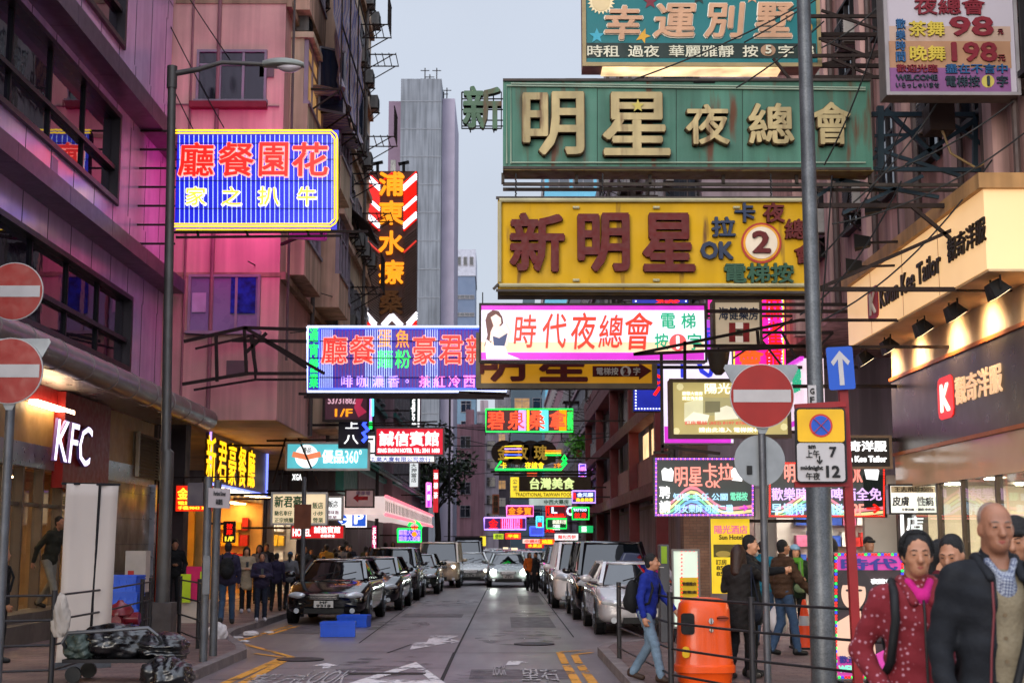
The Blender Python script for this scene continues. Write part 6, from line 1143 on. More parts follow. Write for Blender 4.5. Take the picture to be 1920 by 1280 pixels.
for s_ in (1, -1): m.bar((o.x - k, o.y - .009, o.z - k * s_), (o.x + k, o.y - .009, o.z + k * s_), h1 * .13, .004)
m.build('cross', M('roundel_red', '#a82a20', .4), NS); l = MB()
def nst(s_, a, b, c, d, bold): p, q_ = onY(a, d, 12.4), onY(c, b, 12.4); put(l, s_, FRY(12.396), p.x, p.z, q_.x, q_.z, d=.003, bold=bold)
nst('7', 1555, 837, 1568, 857, .05); nst('12', 1549, 872, 1575, 895, .05); nst('am', 1515, 834, 1529, 841, .04); nst('上午', 1511, 843, 1536, 858, .02); nst('midnight', 1501, 872, 1543, 883, .04); nst('午夜', 1511, 885, 1537, 899, .02); nst('↓', 1531, 854, 1542, 870, .05); l.build('lettering', BLK, NS)
m = MB(); a = onY(1490, 908, 12.5); b = onY(1590, 906, 12.5); m.bar(a, b, .05); a = onY(1490, 763, 12.5); b = onY(1585, 757, 12.5); m.bar(a, b, .05); m.build('bracket', M('post_red', '#7a1518', .5), NS)
# railings
def railing(name, label, pts, n_rails=3, h=1.02, mat=DSTEEL, posts=True, r=.013, z=PV, slope=None):
    """pts: ground points of the posts, one panel between each pair"""
    T = thing(name, label, 'railing', (pts[0][0], pts[0][1], z))
    for p in pts: 
        MB().tube([(p[0], p[1], z), (p[0], p[1], z + h)], .032, 12).build('post', mat, T, smooth=40)
    m = MB()
    for a, b in zip(pts, pts[1:]):
        for i in range(n_rails): zz = z + h - .06 - i * (h - .2) / max(1, n_rails - 1); m.tube([(a[0], a[1], zz), (b[0], b[1], zz)], r, 8)
    m.build('rail', mat, T, smooth=40); return T
gx = lambda px, Y: onY(px, 1100, Y).x
railing('railing', 'dark steel pedestrian railing curving round the bin corner', [(gx(1160, 19.7), 19.7), (gx(1256, 15.7), 15.7), (gx(1408, 14.1), 14.1), (gx(1625, 12.7), 12.7), (gx(1860, 11.6), 11.6), (gx(2100, 11.0), 11.0)], 4)
railing('railing', 'dark steel railing across the fast food corner', [(gx(-250, 15.6), 15.6), (gx(-80, 15.9), 15.9), (gx(103, 16.3), 16.3), (gx(200, 18.6), 18.6), (gx(267, 21.5), 21.5), (gx(283, 22.3), 22.3)], 4)
railing('railing', 'short guard railing behind the street name plate', [(gx(338, 23.5), 23.5), (gx(374, 21.6), 21.6), (gx(388, 20.3), 20.3)], 4)
# street name plate on two posts
SN = thing('street_name_sign', 'plain metal street name plate on two grey posts at the kerb corner', 'street sign', (gx(372, 19.4), 19.4, PV)); x0, x1 = gx(382, 19.2), gx(400, 21.0)
for x, y in ((gx(385, 19.2), 19.2), (gx(403, 20.2), 20.2)): MB().tube([(x, y, PV), (x, y, 2.55)], .055, 12).build('post', STEEL, SN, smooth=40)
a, b = onY(390, 951, 19.1), onY(431, 914, 19.1); fr = (Vector((a.x, 19.1, a.z)), Vector((1, .25, -.04)).normalized(), Z_, -Y_); MB().prism([(0, 0), (b.x - a.x, 0), (b.x - a.x, b.z - a.z), (0, b.z - a.z)], fr, .03).build('plate', M('plate_mauve_white', '#948a8c', .5), SN)
l = MB(); W_ = b.x - a.x; H_ = b.z - a.z; f2 = (fr[0] - Y_ * .004, fr[1], fr[2], fr[3]); put(l, 'Portland Street', f2, W_ * .25, H_ * .62, W_ * .8, H_ * .85, d=.003, bold=.01); put(l, '砵蘭街', f2, W_ * .36, H_ * .16, W_ * .68, H_ * .46, d=.003, bold=.02); l.build('lettering', M('txt_black', '#15151a', .5), SN)
m = MB(); p = onY(383, 948, 19.3); q_ = onY(355, 905, 19.3); m.box((q_.x, 19.2, p.z), (p.x, 19.32, q_.z)); m.build('side_plate', M('plate_dark', '#332a33', .5), SN)
for (a_, b_) in ((387, 19.2),): MB().box((gx(381, 19.1) - .0, 19.05, 1.0), (gx(381, 19.1) + .09, 19.1, 1.5)).build('meter_box', STEEL, SN)
# orange litter bin
g0 = onZ(1330, 1262, PV); BX, BY = onY(1327, 1200, 15.9).x, 16.2
OB = thing('litter_bin', 'bright orange rounded litter bin with a dark slot behind the railing', 'litter bin', (BX, BY, PV))
def rsq(r, n=32, p=3.2): return [(r * math.copysign(abs(math.cos(2 * math.pi * k / n)) ** (2 / p), math.cos(2 * math.pi * k / n)), r * math.copysign(abs(math.sin(2 * math.pi * k / n)) ** (2 / p), math.sin(2 * math.pi * k / n))) for k in range(n)]
m = MB(); prof = [(.29, .02), (.30, .10), (.31, .13), (.335, .135), (.335, .20), (.315, .22), (.305, .30), (.295, .5), (.288, .68), (.284, .8), (.27, .87), (.23, .915), (.17, .935), (.06, .945)]; N = 32; vs = []
for r, z in prof: vs += [(BX + x, BY + y * .9, PV + z) for x, y in rsq(r, N)]
m.add(vs, [(i * N + k, i * N + (k + 1) % N, (i + 1) * N + (k + 1) % N, (i + 1) * N + k) for i in range(len(prof) - 1) for k in range(N)] + [tuple((len(prof) - 1) * N + k for k in range(N))])
m.build('body', M('bin_orange', '#cc4606', .38, 0, .12, 2, coat=.15, fine=.03), OB, smooth=35)
def slot(u0, u1, z0, z1, mat, name, d=.004):
    mm = MB(); y = BY - .272 - d
    cs = [(BX + u0, z0), (BX + u1, z0), (BX + u1, z1), (BX + u0, z1)]; r = .03; pts = []
    for (cx, cz, t0) in ((u1 - r, z1 - r, 0), (u0 + r, z1 - r, 90), (u0 + r, z0 + r, 180), (u1 - r, z0 + r, 270)):
        for t_ in (0, 45, 90): pts.append((cx + r * math.cos(R(t0 + t_)), cz + r * math.sin(R(t0 + t_))))
    mm.prism(pts, (Vector((BX, y, PV)), X_, Z_, -Y_), .03); return mm.build(name, mat, OB)
slot(-.285, -.14, .55, .78, M('bin_slot', '#080606', .7), 'slot', .006)
slot(.02, .07, .66, .73, SWHT, 'label', .012); slot(.02, .07, .57, .62, M('label_pale', '#b5a090', .5), 'label', .012); slot(.11, .24, .70, .75, M('label_brown', '#7a2a10', .5), 'label', .012); slot(-.28, -.20, .30, .42, SYEL, 'sticker', .02)
# led poster stand
S = Sign('poster_stand', 'nightclub poster stand with a portrait and red green and blue bulbs round it', 'poster stand', 16.2, 1563, 1036, 1693, 1272, .12, FRD, E('poster_dark', '#2a1a1c', .35, base='#2a1a1c'), frame=.02, fmat=GREY)
pm_ = E('poster_pink', '#c83a9a', .6, sample=False); S.rect(1568, 1040, 1690, 1068, pm_, .004).poly([(1568, 1228), (1600, 1238), (1640, 1226), (1690, 1200), (1690, 1268), (1568, 1268)], pm_, .02)
sk1 = E('poster_skin', '#e0b49a', .7, sample=False, var=.06); hr1 = E('poster_hair', '#2a1c1c', .3, sample=False)
S.disc(1600, 1102, 34, hr1, .007, ry=37).poly([(1566, 1100), (1634, 1100), (1642, 1152), (1622, 1146), (1578, 1146), (1560, 1152)][::-1], hr1, .006).disc(1600, 1111, 23, sk1, .012, 'picture', 28, 31).poly([(1594, 1132), (1612, 1132), (1614, 1150), (1636, 1166), (1642, 1226), (1600, 1238), (1568, 1228), (1568, 1166), (1592, 1152)], sk1, .010).poly([(1574, 1096), (1580, 1082), (1604, 1078), (1622, 1084), (1626, 1100), (1600, 1096)], hr1, .016)
for ex in (1589, 1612): S.disc(ex, 1106, 4, hr1, .018, ry=2.2)
S.disc(1601, 1127, 5, E('poster_lip', '#c0504a', .6, sample=False), .018, ry=2).disc(1602, 1116, 2, E('poster_nose', '#c89880', .6, sample=False), .018)
S.text('時代', 1576, 1046, 1682, 1068, E('poster_navy', '#2a2a80', .5, sample=False), bold=.05, z=.006).text('夜總會', 1632, 1084, 1672, 1094, wT, bold=.03, z=.004).text('歡迎', 1632, 1104, 1660, 1116, pm_, bold=.03, z=.004).text('歡迎光臨', 1572, 1228, 1636, 1242, E('poster_navy', '#2a2a80', .5, sample=False), bold=.04, z=.024).text('WELCOME', 1571, 1246, 1636, 1259, E('txt_mint_lit', '#80e8c0', .9, sample=False), bold=.05, z=.024)
bl = [E('bulb_r', '#ff1a10', 1.8, sample=False), E('bulb_g', '#10ff50', 1.6, sample=False), E('bulb_b', '#2a3aff', 1.8, sample=False), E('bulb_r', '#ff1a10', 1.8)]; S.dots(1566, 1039, 1690, 1268, 6, bl, 2.0, .03); m = MB()
for x in (S.a.x + .05, S.b.x - .05): m.bar((x, 16.26, PV), (x, 16.26, S.a.z), .04); m.bar((x, 16.0, PV + .02), (x, 16.6, PV + .02), .04)
m.build('foot', FRD, S.T); S.done()
# whiteboard price stand
S = Sign('board_stand', 'pale green message board stand with a yellow notice and red bulbs beside the railing', 'board stand', 22.7, 1262, 1030, 1310, 1176, .08, GREY, E('board_palegreen', '#c8d8c8', .6, base='#b0bfb0', var=.1), frame=.02, fmat=GREY)
S.rect(1275, 1082, 1309, 1126, M('notice_yellow', '#c9a818', .6), .006).text('特價推介', 1279, 1090, 1305, 1097, M('txt_brown', '#3a2a18', .5), bold=.01, z=.008).text('房租由', 1279, 1106, 1305, 1112, M('txt_brown', '#3a2a18', .5), bold=.01, z=.008).dots(1278, 1032, 1309, 1174, 7, [bl[0]], 1.2, .01); m = MB()
for x in (S.a.x + .04, S.b.x - .04): m.bar((x, 22.74, PV + .1), (x, 22.74, S.a.z), .04); m.bar((x, 22.5, PV + .1), (x, 23, PV + .1), .04); 
for x in (S.a.x + .04, S.b.x - .04):
    for y in (22.5, 23.0): m.lathe([(.05, -.02), (.05, .02)], (x, y, PV + .05), 10, axis='x')
m.build('foot', FRD, S.T); S.done()
p = onY(1253, 1100, 22.9); m = MB().box((p.x - .13, 22.85, PV), (p.x + .02, 23.2, 1.65)); T = thing('utility_cabinet', 'slim grey cabinet with a green notice beside the message board stand', 'cabinet', (p.x, 23, PV)); m.build('body', M('cabinet_darkgrey', '#46464a', .5, .3), T, bevel=.01); MB().box((p.x - .11, 22.84, 1.35), (p.x - .02, 22.85, 1.62)).build('notice', M('notice_green', '#7a9a20', .6), T)
# fast food side: roll-up banner, hydrant, blue crate stack, carton, trolley with rubbish bags
YB = 18.0; a, b = onY(132, 1295, YB), onY(202, 906, YB)
RB_ = thing('rollup_banner', 'tall blank cream roll-up banner seen from behind by the railing', 'banner', ((a.x + b.x) / 2, YB, PV)); m = MB(); nx = 6; nz = 14; vs = []
for j in range(nz + 1):
    for i in range(nx + 1): vs.append((a.x - .2 + (b.x - a.x + .2) * i / nx + .05 * j / nz, YB + .35 * i / nx + .02 * math.sin(i * 2.1 + j * .4), PV + (b.z - PV) * j / nz))
m.add(vs, [(j * (nx + 1) + i, j * (nx + 1) + i + 1, (j + 1) * (nx + 1) + i + 1, (j + 1) * (nx + 1) + i) for j in range(nz) for i in range(nx)]); o = m.build('sheet', M('banner_cream', '#b5a8a0', .55, 0, .06, .8), RB_, smooth=True); sm_ = o.modifiers.new('t', 'SOLIDIFY'); sm_.thickness = .012
m = MB(); m.tube([(a.x + .15, YB + .22, PV), (a.x + .2, YB + .22, b.z)], .018, 8); m.bar((a.x - .22, YB - .01, b.z), (b.x + .06, YB + .36, b.z), .03); m.build('pole', FRD, RB_)
m = MB(); m.bar((a.x - .22, YB, PV + .04), (b.x + .02, YB + .36, PV + .04), .09); m.build('base', STEEL, RB_)
Y3 = 20.8; hx = onY(224, 1180, Y3).x; HY = thing('fire_hydrant', 'squat dark red fire hydrant behind the corner railing', 'fire hydrant', (hx, Y3, PV)); HR = M('hydrant_red', '#6a1220', .4, 0, .2, 5, coat=.3)
m = MB(); m.lathe([(.17, 0), (.17, .05), (.12, .07), (.12, .30), (.15, .32), (.15, .36), (.11, .38), (.11, .5), (.19, .53), (.19, .60), (.15, .66), (.06, .70), (.03, .74)], (hx, Y3, PV), 20); m.build('barrel', HR, HY, smooth=40); m = MB()
m.lathe([(.07, -.28), (.07, -.1), (.09, -.1), (.09, .28)], (hx, Y3, PV + .48), 14, axis='x'); m.lathe([(.08, -.24), (.08, 0)], (hx, Y3, PV + .45), 14, axis='y'); m.build('outlet', HR, HY, smooth=40)
BLU = M('crate_blue', '#1450c8', .4, 0, .1, 3, coat=.2)
def crate(c, w, d, h, rz, label, group=None, name='plastic_crate', mat=BLU, z0=0):
    T = thing(name, label, 'crate', (0, 0, 0), group); t_ = .015; m = MB(); m.box((-w / 2, -d / 2, 0), (w / 2, d / 2, t_))
    for (x0, y0, x1, y1) in ((-w / 2, -d / 2, w / 2, -d / 2 + t_), (-w / 2, d / 2 - t_, w / 2, d / 2), (-w / 2, -d / 2 + t_, -w / 2 + t_, d / 2 - t_), (w / 2 - t_, -d / 2 + t_, w / 2, d / 2 - t_)): m.box((x0, y0, t_), (x1, y1, h))
    m.build('body', mat, T); m = MB(); e = .012
    for zz in (h - .03, h * .72): 
        m.box((-w / 2 - e, -d / 2 - e, zz), (w / 2 + e, -d / 2 - .0005, zz + .022)); m.box((-w / 2 - e, d / 2 + .0005, zz), (w / 2 + e, d / 2 + e, zz + .022)); m.box((-w / 2 - e, -d / 2, zz), (-w / 2 - .0005, d / 2, zz + .022)); m.box((w / 2 + .0005, -d / 2, zz), (w / 2 + e, d / 2, zz + .022))
    for i in range(5): x = -w / 2 + w * (i + .5) / 5; m.box((x - .012, -d / 2 - e, .03), (x + .012, -d / 2 - .0005, h * .7))
    m.build('rib', mat, T); T.location = c; T.rotation_euler = (0, 0, rz); return T
p = onZ(631, 1192, .02); crate((p.x, p.y + .25, .006), .62, .45, .26, R(4), 'empty blue plastic crate on the road, nearer the painted arrow'); p = onZ(660, 1174, .02); crate((p.x + .02, p.y + .2, .006), .60, .42, .24, R(-7), 'empty blue plastic crate on the road against the black saloon car')
for i in range(4): p = onY(229, 1150, 22.8); crate((p.x, 22.8, PV + .006 + i * .262), .56, .4, .26, R(6 - 4 * i), 'blue plastic crate beside the stone pier, ' + ('bottom', 'second from bottom', 'third from bottom', 'topmost')[i] + ' of its stack', 'blue crates stacked by the pier')
p = onY(256, 1080, 24); T = thing('carton', 'small white carton with red print by the brown stone pier', 'box', (p.x, 24, PV)); MB().box((p.x - .17, 23.9, PV + .75), (p.x + .17, 24.2, onY(256, 1032, 24).z)).build('body', M('carton_white', '#b0a49a', .6), T); MB().box((p.x - .2, 23.85, PV), (p.x + .2, 24.25, PV + .745)).build('plinth', M('plinth_dark', '#2b2628', .6), T); l = MB(); put(l, 'FOOD', FRY(23.898), p.x - .13, PV + 1.25, p.x + .13, PV + 1.32, d=.003, bold=.03); MB().box((p.x - .12, 23.892, PV + .85), (p.x - .02, 23.898, PV + 1.1)).build('print', M('print_red', '#a8281e', .5), T)
# rubbish trolley
TY = 16.6; TX = onY(235, 1250, TY).x; TR = thing('trolley', 'flat steel handcart with a bent tube handle under rubbish bags', 'trolley', (TX, TY, PV)); m = MB(); m.box((TX - .62, TY - .35, .34), (TX + .62, TY + .35, .38)); m.build('deck', FRD, TR); m = MB(); hl = onY(118, 1186, TY - .4); hr_ = onY(288, 1176, TY - .4)
m.tube([(TX - .62, TY, .36), (hl.x, TY - .4, hl.z - .1), (hl.x + .06, TY - .4, hl.z), (hr_.x - .06, TY - .4, hr_.z), (hr_.x + .04, TY - .4, hr_.z - .08), (hr_.x + .1, TY, .4)], .02, 10); m.build('handle', STEEL, TR, smooth=40); m = MB()
for x in (-.5, .5): 
    for y in (-.3, .3): m.lathe([(.09, -.025), (.09, .025)], (TX + x, TY + y, .215 - .006), 14, axis='y')
m.build('wheel', BLK, TR)
def sack(c, r, label, mat, seed, name='rubbish_bag', amp=.24, n=5, grp=None):
    import bmesh; rn = np.random.RandomState(seed); bm = bmesh.new(); bmesh.ops.create_icosphere(bm, subdivisions=n, radius=1)
    K = rn.normal(size=(14, 3)) * 3.2; ph = rn.uniform(0, 6.28, 14)
    for v in bm.verts:
        d = np.array(v.co); f = sum(abs(math.sin(float(K[i] @ d) * .8 + ph[i])) for i in range(5)) / 5; f2 = sum(abs(math.sin(float(K[i] @ d) * 2.1 + ph[i])) for i in range(5, 10)) / 5; f3 = abs(math.sin(float(K[11] @ d) * 4 + ph[11])) + abs(math.sin(float(K[12] @ d) * 4.6 + ph[12])); s_ = 1 + amp * ((f - .6) * 2.0 + (f2 - .6) * .6 + (f3 - 1.2) * .04)
        z = d[2] * s_; z = max(z, -.62); v.co = (d[0] * s_ * r[0], d[1] * s_ * r[1], (z + .62) * r[2] / 1.62)
    me = bpy.data.meshes.new(name); bm.to_mesh(me); bm.free(); me.materials.append(mat); o = bpy.data.objects.new(name, me); COL.objects.link(o); o.location = c
    me.polygons.foreach_set('use_smooth', [True] * len(me.polygons)); OFF[o.name] = Vector(c); return tag(o, label, 'bag', grp)
BAGM = M('bag_black', '#09090c', .3, 0, .2, 3, bump=.1, spec=.7); BAGB = M('bag_bluegrey', '#1a2530', .3, 0, .2, 6, bump=.5)
sack((TX - .12, TY - .02, .385), (.40, .33, .36), 'bulging black rubbish bag on the handcart, largest and in its middle', BAGM, 3); sack((TX + .42, TY - .05, .385), (.30, .3, .27), 'black rubbish bag slumped over the road end of the handcart', BAGM, 5); sack((TX - .45, TY - .1, .385), (.22, .25, .30), 'grey-green refuse sack at the handle end of the handcart', M('bag_greygreen', '#3a4440', .35, 0, .2, 6, bump=.4), 8); sack((TX + .62, TY - .62, PV + .0), (.28, .26, .30), 'black rubbish bag fallen on the pavement beside the handcart', BAGM, 11)
o = onY(128, 1225, TY); sack((o.x - .02, TY - .28, .62), (.10, .08, .46), 'crumpled pale cloth hanging at the handcart handle', M('cloth_pale', '#9a9088', .8, 0, .2, 5), 21, 'cloth')
p = onZ(408, 1197, PV); sack((p.x, p.y, PV), (.16, .14, .26), 'white plastic bag of litter standing on the kerb pavement', M('bag_white', '#b8b0b0', .5, 0, .1, 5), 31); p = onZ(470, 1192, .0); sack((p.x, p.y, .0), (.14, .1, .1), 'crushed white takeaway box in the gutter', M('bag_white', '#b8b0b0', .5, 0, .1, 5), 33, 'takeaway_box')
for i, (px, py) in enumerate(((432, 1194), (447, 1196), (458, 1203), (505, 1186))): p = onZ(px, py, .0); sack((p.x, p.y, 0), (.09, .07, .035), 'small scrap of white paper litter in the gutter', M('bag_white', '#b8b0b0', .5, 0, .1, 5), 40 + i, 'litter', grp='paper scraps in the gutter')
# menu boards by the snack shop
p = onY(360, 1100, 28.5); T = thing('notice_boards', 'pink and lime green hand-lettered notice boards leaning by the snack stall', 'board', (p.x, 28.5, PV)); m = MB(); m.box((p.x - .12, 28.5, PV + .45), (p.x + .28, 28.53, PV + 1.1)); m.build('pink_board', M('card_pink', '#c01858', .6), T); m = MB(); m.box((p.x - .22, 28.46, PV + .4), (p.x - .02, 28.49, PV + .95)); m.box((p.x + .16, 28.46, PV + .55), (p.x + .33, 28.49, PV + 1.0)); m.build('lime_board', M('card_lime', '#a8c020', .6), T); MB().box((p.x - .25, 28.55, PV), (p.x + .35, 28.9, PV + .44)).build('box', M('carton_white', '#b0a49a', .6), T)
# orange road cone and stall goods near the brick pillar
p = onY(1508, 1150, 21.5); T = thing('traffic_cone', 'orange traffic cone with a white collar behind the grey pole', 'traffic cone', (p.x, 21.5, PV)); MB().lathe([(.15, .03), (.10, .3), (.03, .7), (.02, .72)], (p.x, 21.5, PV), 20).build('cone', M('cone_orange', '#d8400c', .5), T, smooth=40); MB().cbox((p.x, 21.5, PV + .015), (.4, .4, .03)).build('base', BLK, T); MB().lathe([(.098, .34), (.075, .48)], (p.x, 21.5, PV), 20).build('collar', SWHT, T, smooth=40)
T = thing('brick_pillar', 'brown brick pillar at the hotel entrance behind the parked van', 'pillar', (5.0, 33, PV)); MB().box((onY(1282, 1000, 33).x, 33, PV), (onY(1330, 1000, 33).x, 33.6, 4.6)).build('shaft', brick_mat('pillar_brick', '#6a4a38', '#7a5a44', '#4a3a30', 3.0, .5, .2, plane='y'), T)
T = thing('post', 'brown wooden back of a street plate standing in the crowd', 'sign', (onY(565, 1000, 31).x, 31, PV)); a = onY(549, 1040, 31); MB().tube([(onY(568, 1000, 31).x, 31.05, PV), (onY(568, 1000, 31).x, 31.05, 3.1)], .05, 10).build('post', STEEL, T); a, b = onY(551, 991, 31), onY(584, 945, 31); MB().box((a.x, 30.98, a.z), (b.x, 31.0, b.z)).build('plate', M('plate_rust', '#6a3a26', .7, 0, .25, 3), T)
for px, Y in ((706, 57), (842, 88)): 
    x = onY(px, 1000, Y).x; T = thing('street_lamp', 'thin dark lamp post ' + ('beside the crimson hotel sign' if px < 800 else 'before the dark street tree'), 'street lamp', (x, Y, PV)); zt = onY(px, 720 if px > 800 else 830, Y).z; MB().tube([(x, Y, PV), (x, Y, zt)], [.09, .06], 10).build('pole', DSTEEL, T); MB().tube([(x, Y, zt), (x + 1.2, Y, zt + .3)], .04, 8).build('arm', DSTEEL, T); MB().box((x + 1.0, Y - .12, zt + .22), (x + 1.7, Y + .12, zt + .36)).build('lamp_head', GREY, T)
x = onY(510, 1000, 72).x
# wires
WIRE = M('cable_black', '#0b0b0c', .6)
def wire(p, q, sag, label, grp, r=.012, n=12):
    p, q = Vector(p), Vector(q); m = MB(); m.tube([p.lerp(q, i / n) - Z_ * sag * 4 * (i / n) * (1 - i / n) for i in range(n + 1)], r, 5); tag(m.build('cable', WIRE), label, 'cable', grp)
G1 = 'cables slung over the nightclub boards'; wl_ = 'thin black cable slung between the corner block and the nightclub boards'
for (a, b, Y0, c, d, Y1, sg) in ((1590, -40, 18.8, 1180, 152, 19.2, .1), (1560, -20, 20, 1395, 80, 20.6, .02), (1545, 40, 18.5, 1380, 165, 19, .05), (1660, 20, 18.6, 1545, 310, 19.2, .15), (1700, 220, 18.9, 1540, 480, 18.6, .2), (1900, 190, 18.3, 1640, 330, 19, .12), (1920, 250, 18.2, 1560, 420, 18.7, .2), (1760, 190, 18.6, 1600, 380, 18.8, .1), (1560, 330, 18.7, 1535, 640, 18.5, .1), (1650, 10, 19, 1540, 90, 19.2, .05), (1690, 340, 18.8, 1500, 590, 18.5, .25), (1860, 300, 18.4, 1520, 610, 18.4, .3)): wire(onY(a, b, Y0), onY(c, d, Y1), sg, wl_, G1)
G2 = 'cables along the pink tenement'; 
for (a, b, Y0, c, d, Y1, sg) in ((310, 30, 33, 420, 240, 33.2, .05), (350, -10, 33.1, 430, 110, 33.3, .02), (322, 160, 33, 372, 262, 33.2, .02), (465, 490, 33, 640, 560, 40, .1), (345, 625, 33, 600, 618, 36, .08), (640, 300, 44, 700, 545, 50, .1)): wire(onY(a, b, Y0), onY(c, d, Y1), sg, 'thin dark cable strung across the pink tenement', G2, .014)
G3 = 'cables over the far street'
for i, (Y, z0, z1) in enumerate(((62, 7.2, 6.6), (75, 8, 6.2), (90, 6, 7), (105, 8.5, 7.5), (58, 5.8, 6.2))): wire((-5.2, Y, z0), (4.9, Y + 2, z1), .3, 'thin cable spanning the far street between neon boards', G3, .02)
# bracket over the grey pole, holding nothing
T = thing('sign_bracket', 'empty black triangular sign bracket in front of the magenta lightbox', 'bracket', onY(1190, 664, 22)); m = MB(); qq = lambda x, y, Y=22: onY(x, y, Y)
for (a, b, c, d) in ((1188, 664, 1500, 600), (1188, 664, 1500, 650), (1240, 664, 1242, 848), (1284, 640, 1284, 712), (1420, 620, 1422, 645), (1300, 648, 1510, 648), (1225, 848, 1260, 848), (1240, 836, 1350, 850)): m.bar(qq(a, b), qq(c, d), .045)
m.bar(qq(1500, 600), (7.0, 22, qq(1500, 600).z), .045); m.bar(qq(1500, 650), (7.0, 22, qq(1500, 650).z), .045); m.build('frame', RUST, T)
T = thing('floodlight', 'dark round-backed floodlight hanging below the pharmacy box', 'floodlight', qq(1347, 680, 23)); c = qq(1347, 680, 23); m = MB(); m.lathe([(.05, -.2), (.13, -.12), (.17, .05), (.19, .18)], c, 18, axis='z'); m.build('housing', M('housing_khaki', '#3b352c', .6), T, smooth=40); MB().bar(c + Z_ * .15, qq(1347, 650, 23), .03).build('bracket', BLK, T)
for (px, py, lab, s_) in ((1763, 222, 'rust brown box transformer hanging on the blue steel truss', .36), (1880, 218, 'dark box transformer at the wall end of the blue steel truss', .34)): c = onY(px, py, 19.4); T = thing('transformer_box', lab, 'transformer', c); MB().box((c.x - s_ / 2, 19.3, c.z - s_ * .55), (c.x + s_ / 2, 19.3 + s_, c.z + s_ * .55)).build('case', M('transformer_brown', '#2b1d16', .6, 0, .25, 5), T, bevel=.01); MB().tube([(c.x, 19.35, c.z - s_ * .5), (c.x + .1, 19.32, c.z - s_ * .5 - .35), (c.x + .45, 19.35, c.z - s_ * .5 - .55), (c.x + .7, 19.5, c.z - .6)], .018, 6).build('conduit', M('conduit_tan', '#8a7450', .5), T)
for i, (px, py, Y, lab) in enumerate(((1638, 390, 20.5, 'small dark floodlight aimed at the yellow board from the wall'), (1618, 455, 21.5, 'small dark floodlight below the one aimed at the yellow board'), (1602, 500, 22, 'small grey floodlight near the signboard cap'))):
    c = onY(px, py, Y); T = thing('floodlight', lab, 'floodlight', c); m = MB(); m.add([c + Vector(v) for v in ((-.16, -.1, -.1), (-.1, .1, -.12), (-.1, .1, .14), (-.16, -.1, .12), (.1, -.08, -.06), (.12, .08, -.06), (.12, .08, .08), (.1, -.08, .08))], [(0, 3, 2, 1), (4, 5, 6, 7), (0, 1, 5, 4), (1, 2, 6, 5), (2, 3, 7, 6), (3, 0, 4, 7)]); m.build('housing', BLK, T); MB().bar(c + X_ * .1, (7.0, Y, c.z + .05), .035).build('arm', RUST, T)
# ------------------------------------------------------------------ street tree
def tree(x, y, zb, h, r, label, seed=1, n=2600):
    T = thing('street_tree', label, 'tree', (x, y, PV)); rn = np.random.RandomState(seed); m = MB(); m.tube([(x, y, PV), (x + .1, y, zb * .5), (x - .05, y + .1, zb), (x + .1, y, h * .8)], [.26, .2, .16, .05], 10)
    cl = []
    for i in range(26):
        a = rn.uniform(0, 6.28); t_ = rn.uniform(.0, 1); rr = r * (.3 + .7 * math.sin(math.pi * (.15 + .8 * t_))) * rn.uniform(.5, 1.05); c = Vector((x + rr * math.cos(a), y + rr * math.sin(a), zb + (h - zb) * t_)); cl.append((c, rn.uniform(.5, 1.1)))
        if i % 2 == 0: m.tube([(x, y, zb * .8 + (h - zb) * t_ * .5), (x + (c.x - x) * .5, y + (c.y - y) * .5, c.z - .4), c], [.08, .05, .02], 6)
    m.build('trunk', M('bark', '#2b2320', .9, 0, .3, 4, bump=.4), T); f = [MB(), MB()]
    for i in range(n):
        c, cr = cl[rn.randint(len(cl))]; d = rn.normal(size=3); d = d / np.linalg.norm(d) * cr * rn.uniform(.2, 1.0) ** .5; p = np.array(c) + d; u = rn.normal(size=3); u /= np.linalg.norm(u); v = np.cross(u, rn.normal(size=3)); v /= np.linalg.norm(v); s_ = rn.uniform(.10, .24); f[i % 2].add([tuple(p - u * s_), tuple(p - v * s_ * .45), tuple(p + u * s_), tuple(p + v * s_ * .45)], [(0, 1, 2, 3)])
    f[0].mi = 0; m2 = MB(); m2.add(f[0].v, f[0].f, 0); m2.add(f[1].v, f[1].f, 1); m2.build('crown', [M('leaf_dark', '#1f2a1e', .6, 0, .3, 2), M('leaf_mid', '#35402a', .6, 0, .3, 2)], T)
p = onY(845, 1000, 92); tree(p.x - .9, 92, 4.5, onY(845, 812, 92).z, 1.9, 'dark leafy street tree between the hotel signs and the far flats', 4)
p = onX(1082, 832, 4.4); T = thing('potted_plant', 'small bright green potted plant on a tenement ledge among the far neon', 'plant', (4.6, p.y, p.z - .5)); m = MB(); rn = np.random.RandomState(2)
for i in range(160): d = rn.normal(size=3) * .33; q_ = np.array((4.5, p.y, p.z)) + d; u = rn.normal(size=3) * .13; v = rn.normal(size=3) * .07; m.add([tuple(q_ - u), tuple(q_ - v), tuple(q_ + u), tuple(q_ + v)], [(0, 1, 2, 3)])
m.build('foliage', M('leaf_bright', '#4f8a2a', .6, 0, .3, 2), T); MB().lathe([(.14, -.75), (.2, -.35)], (4.5, p.y, p.z), 12).build('pot', M('pot_clay', '#7a4a35', .8), T)
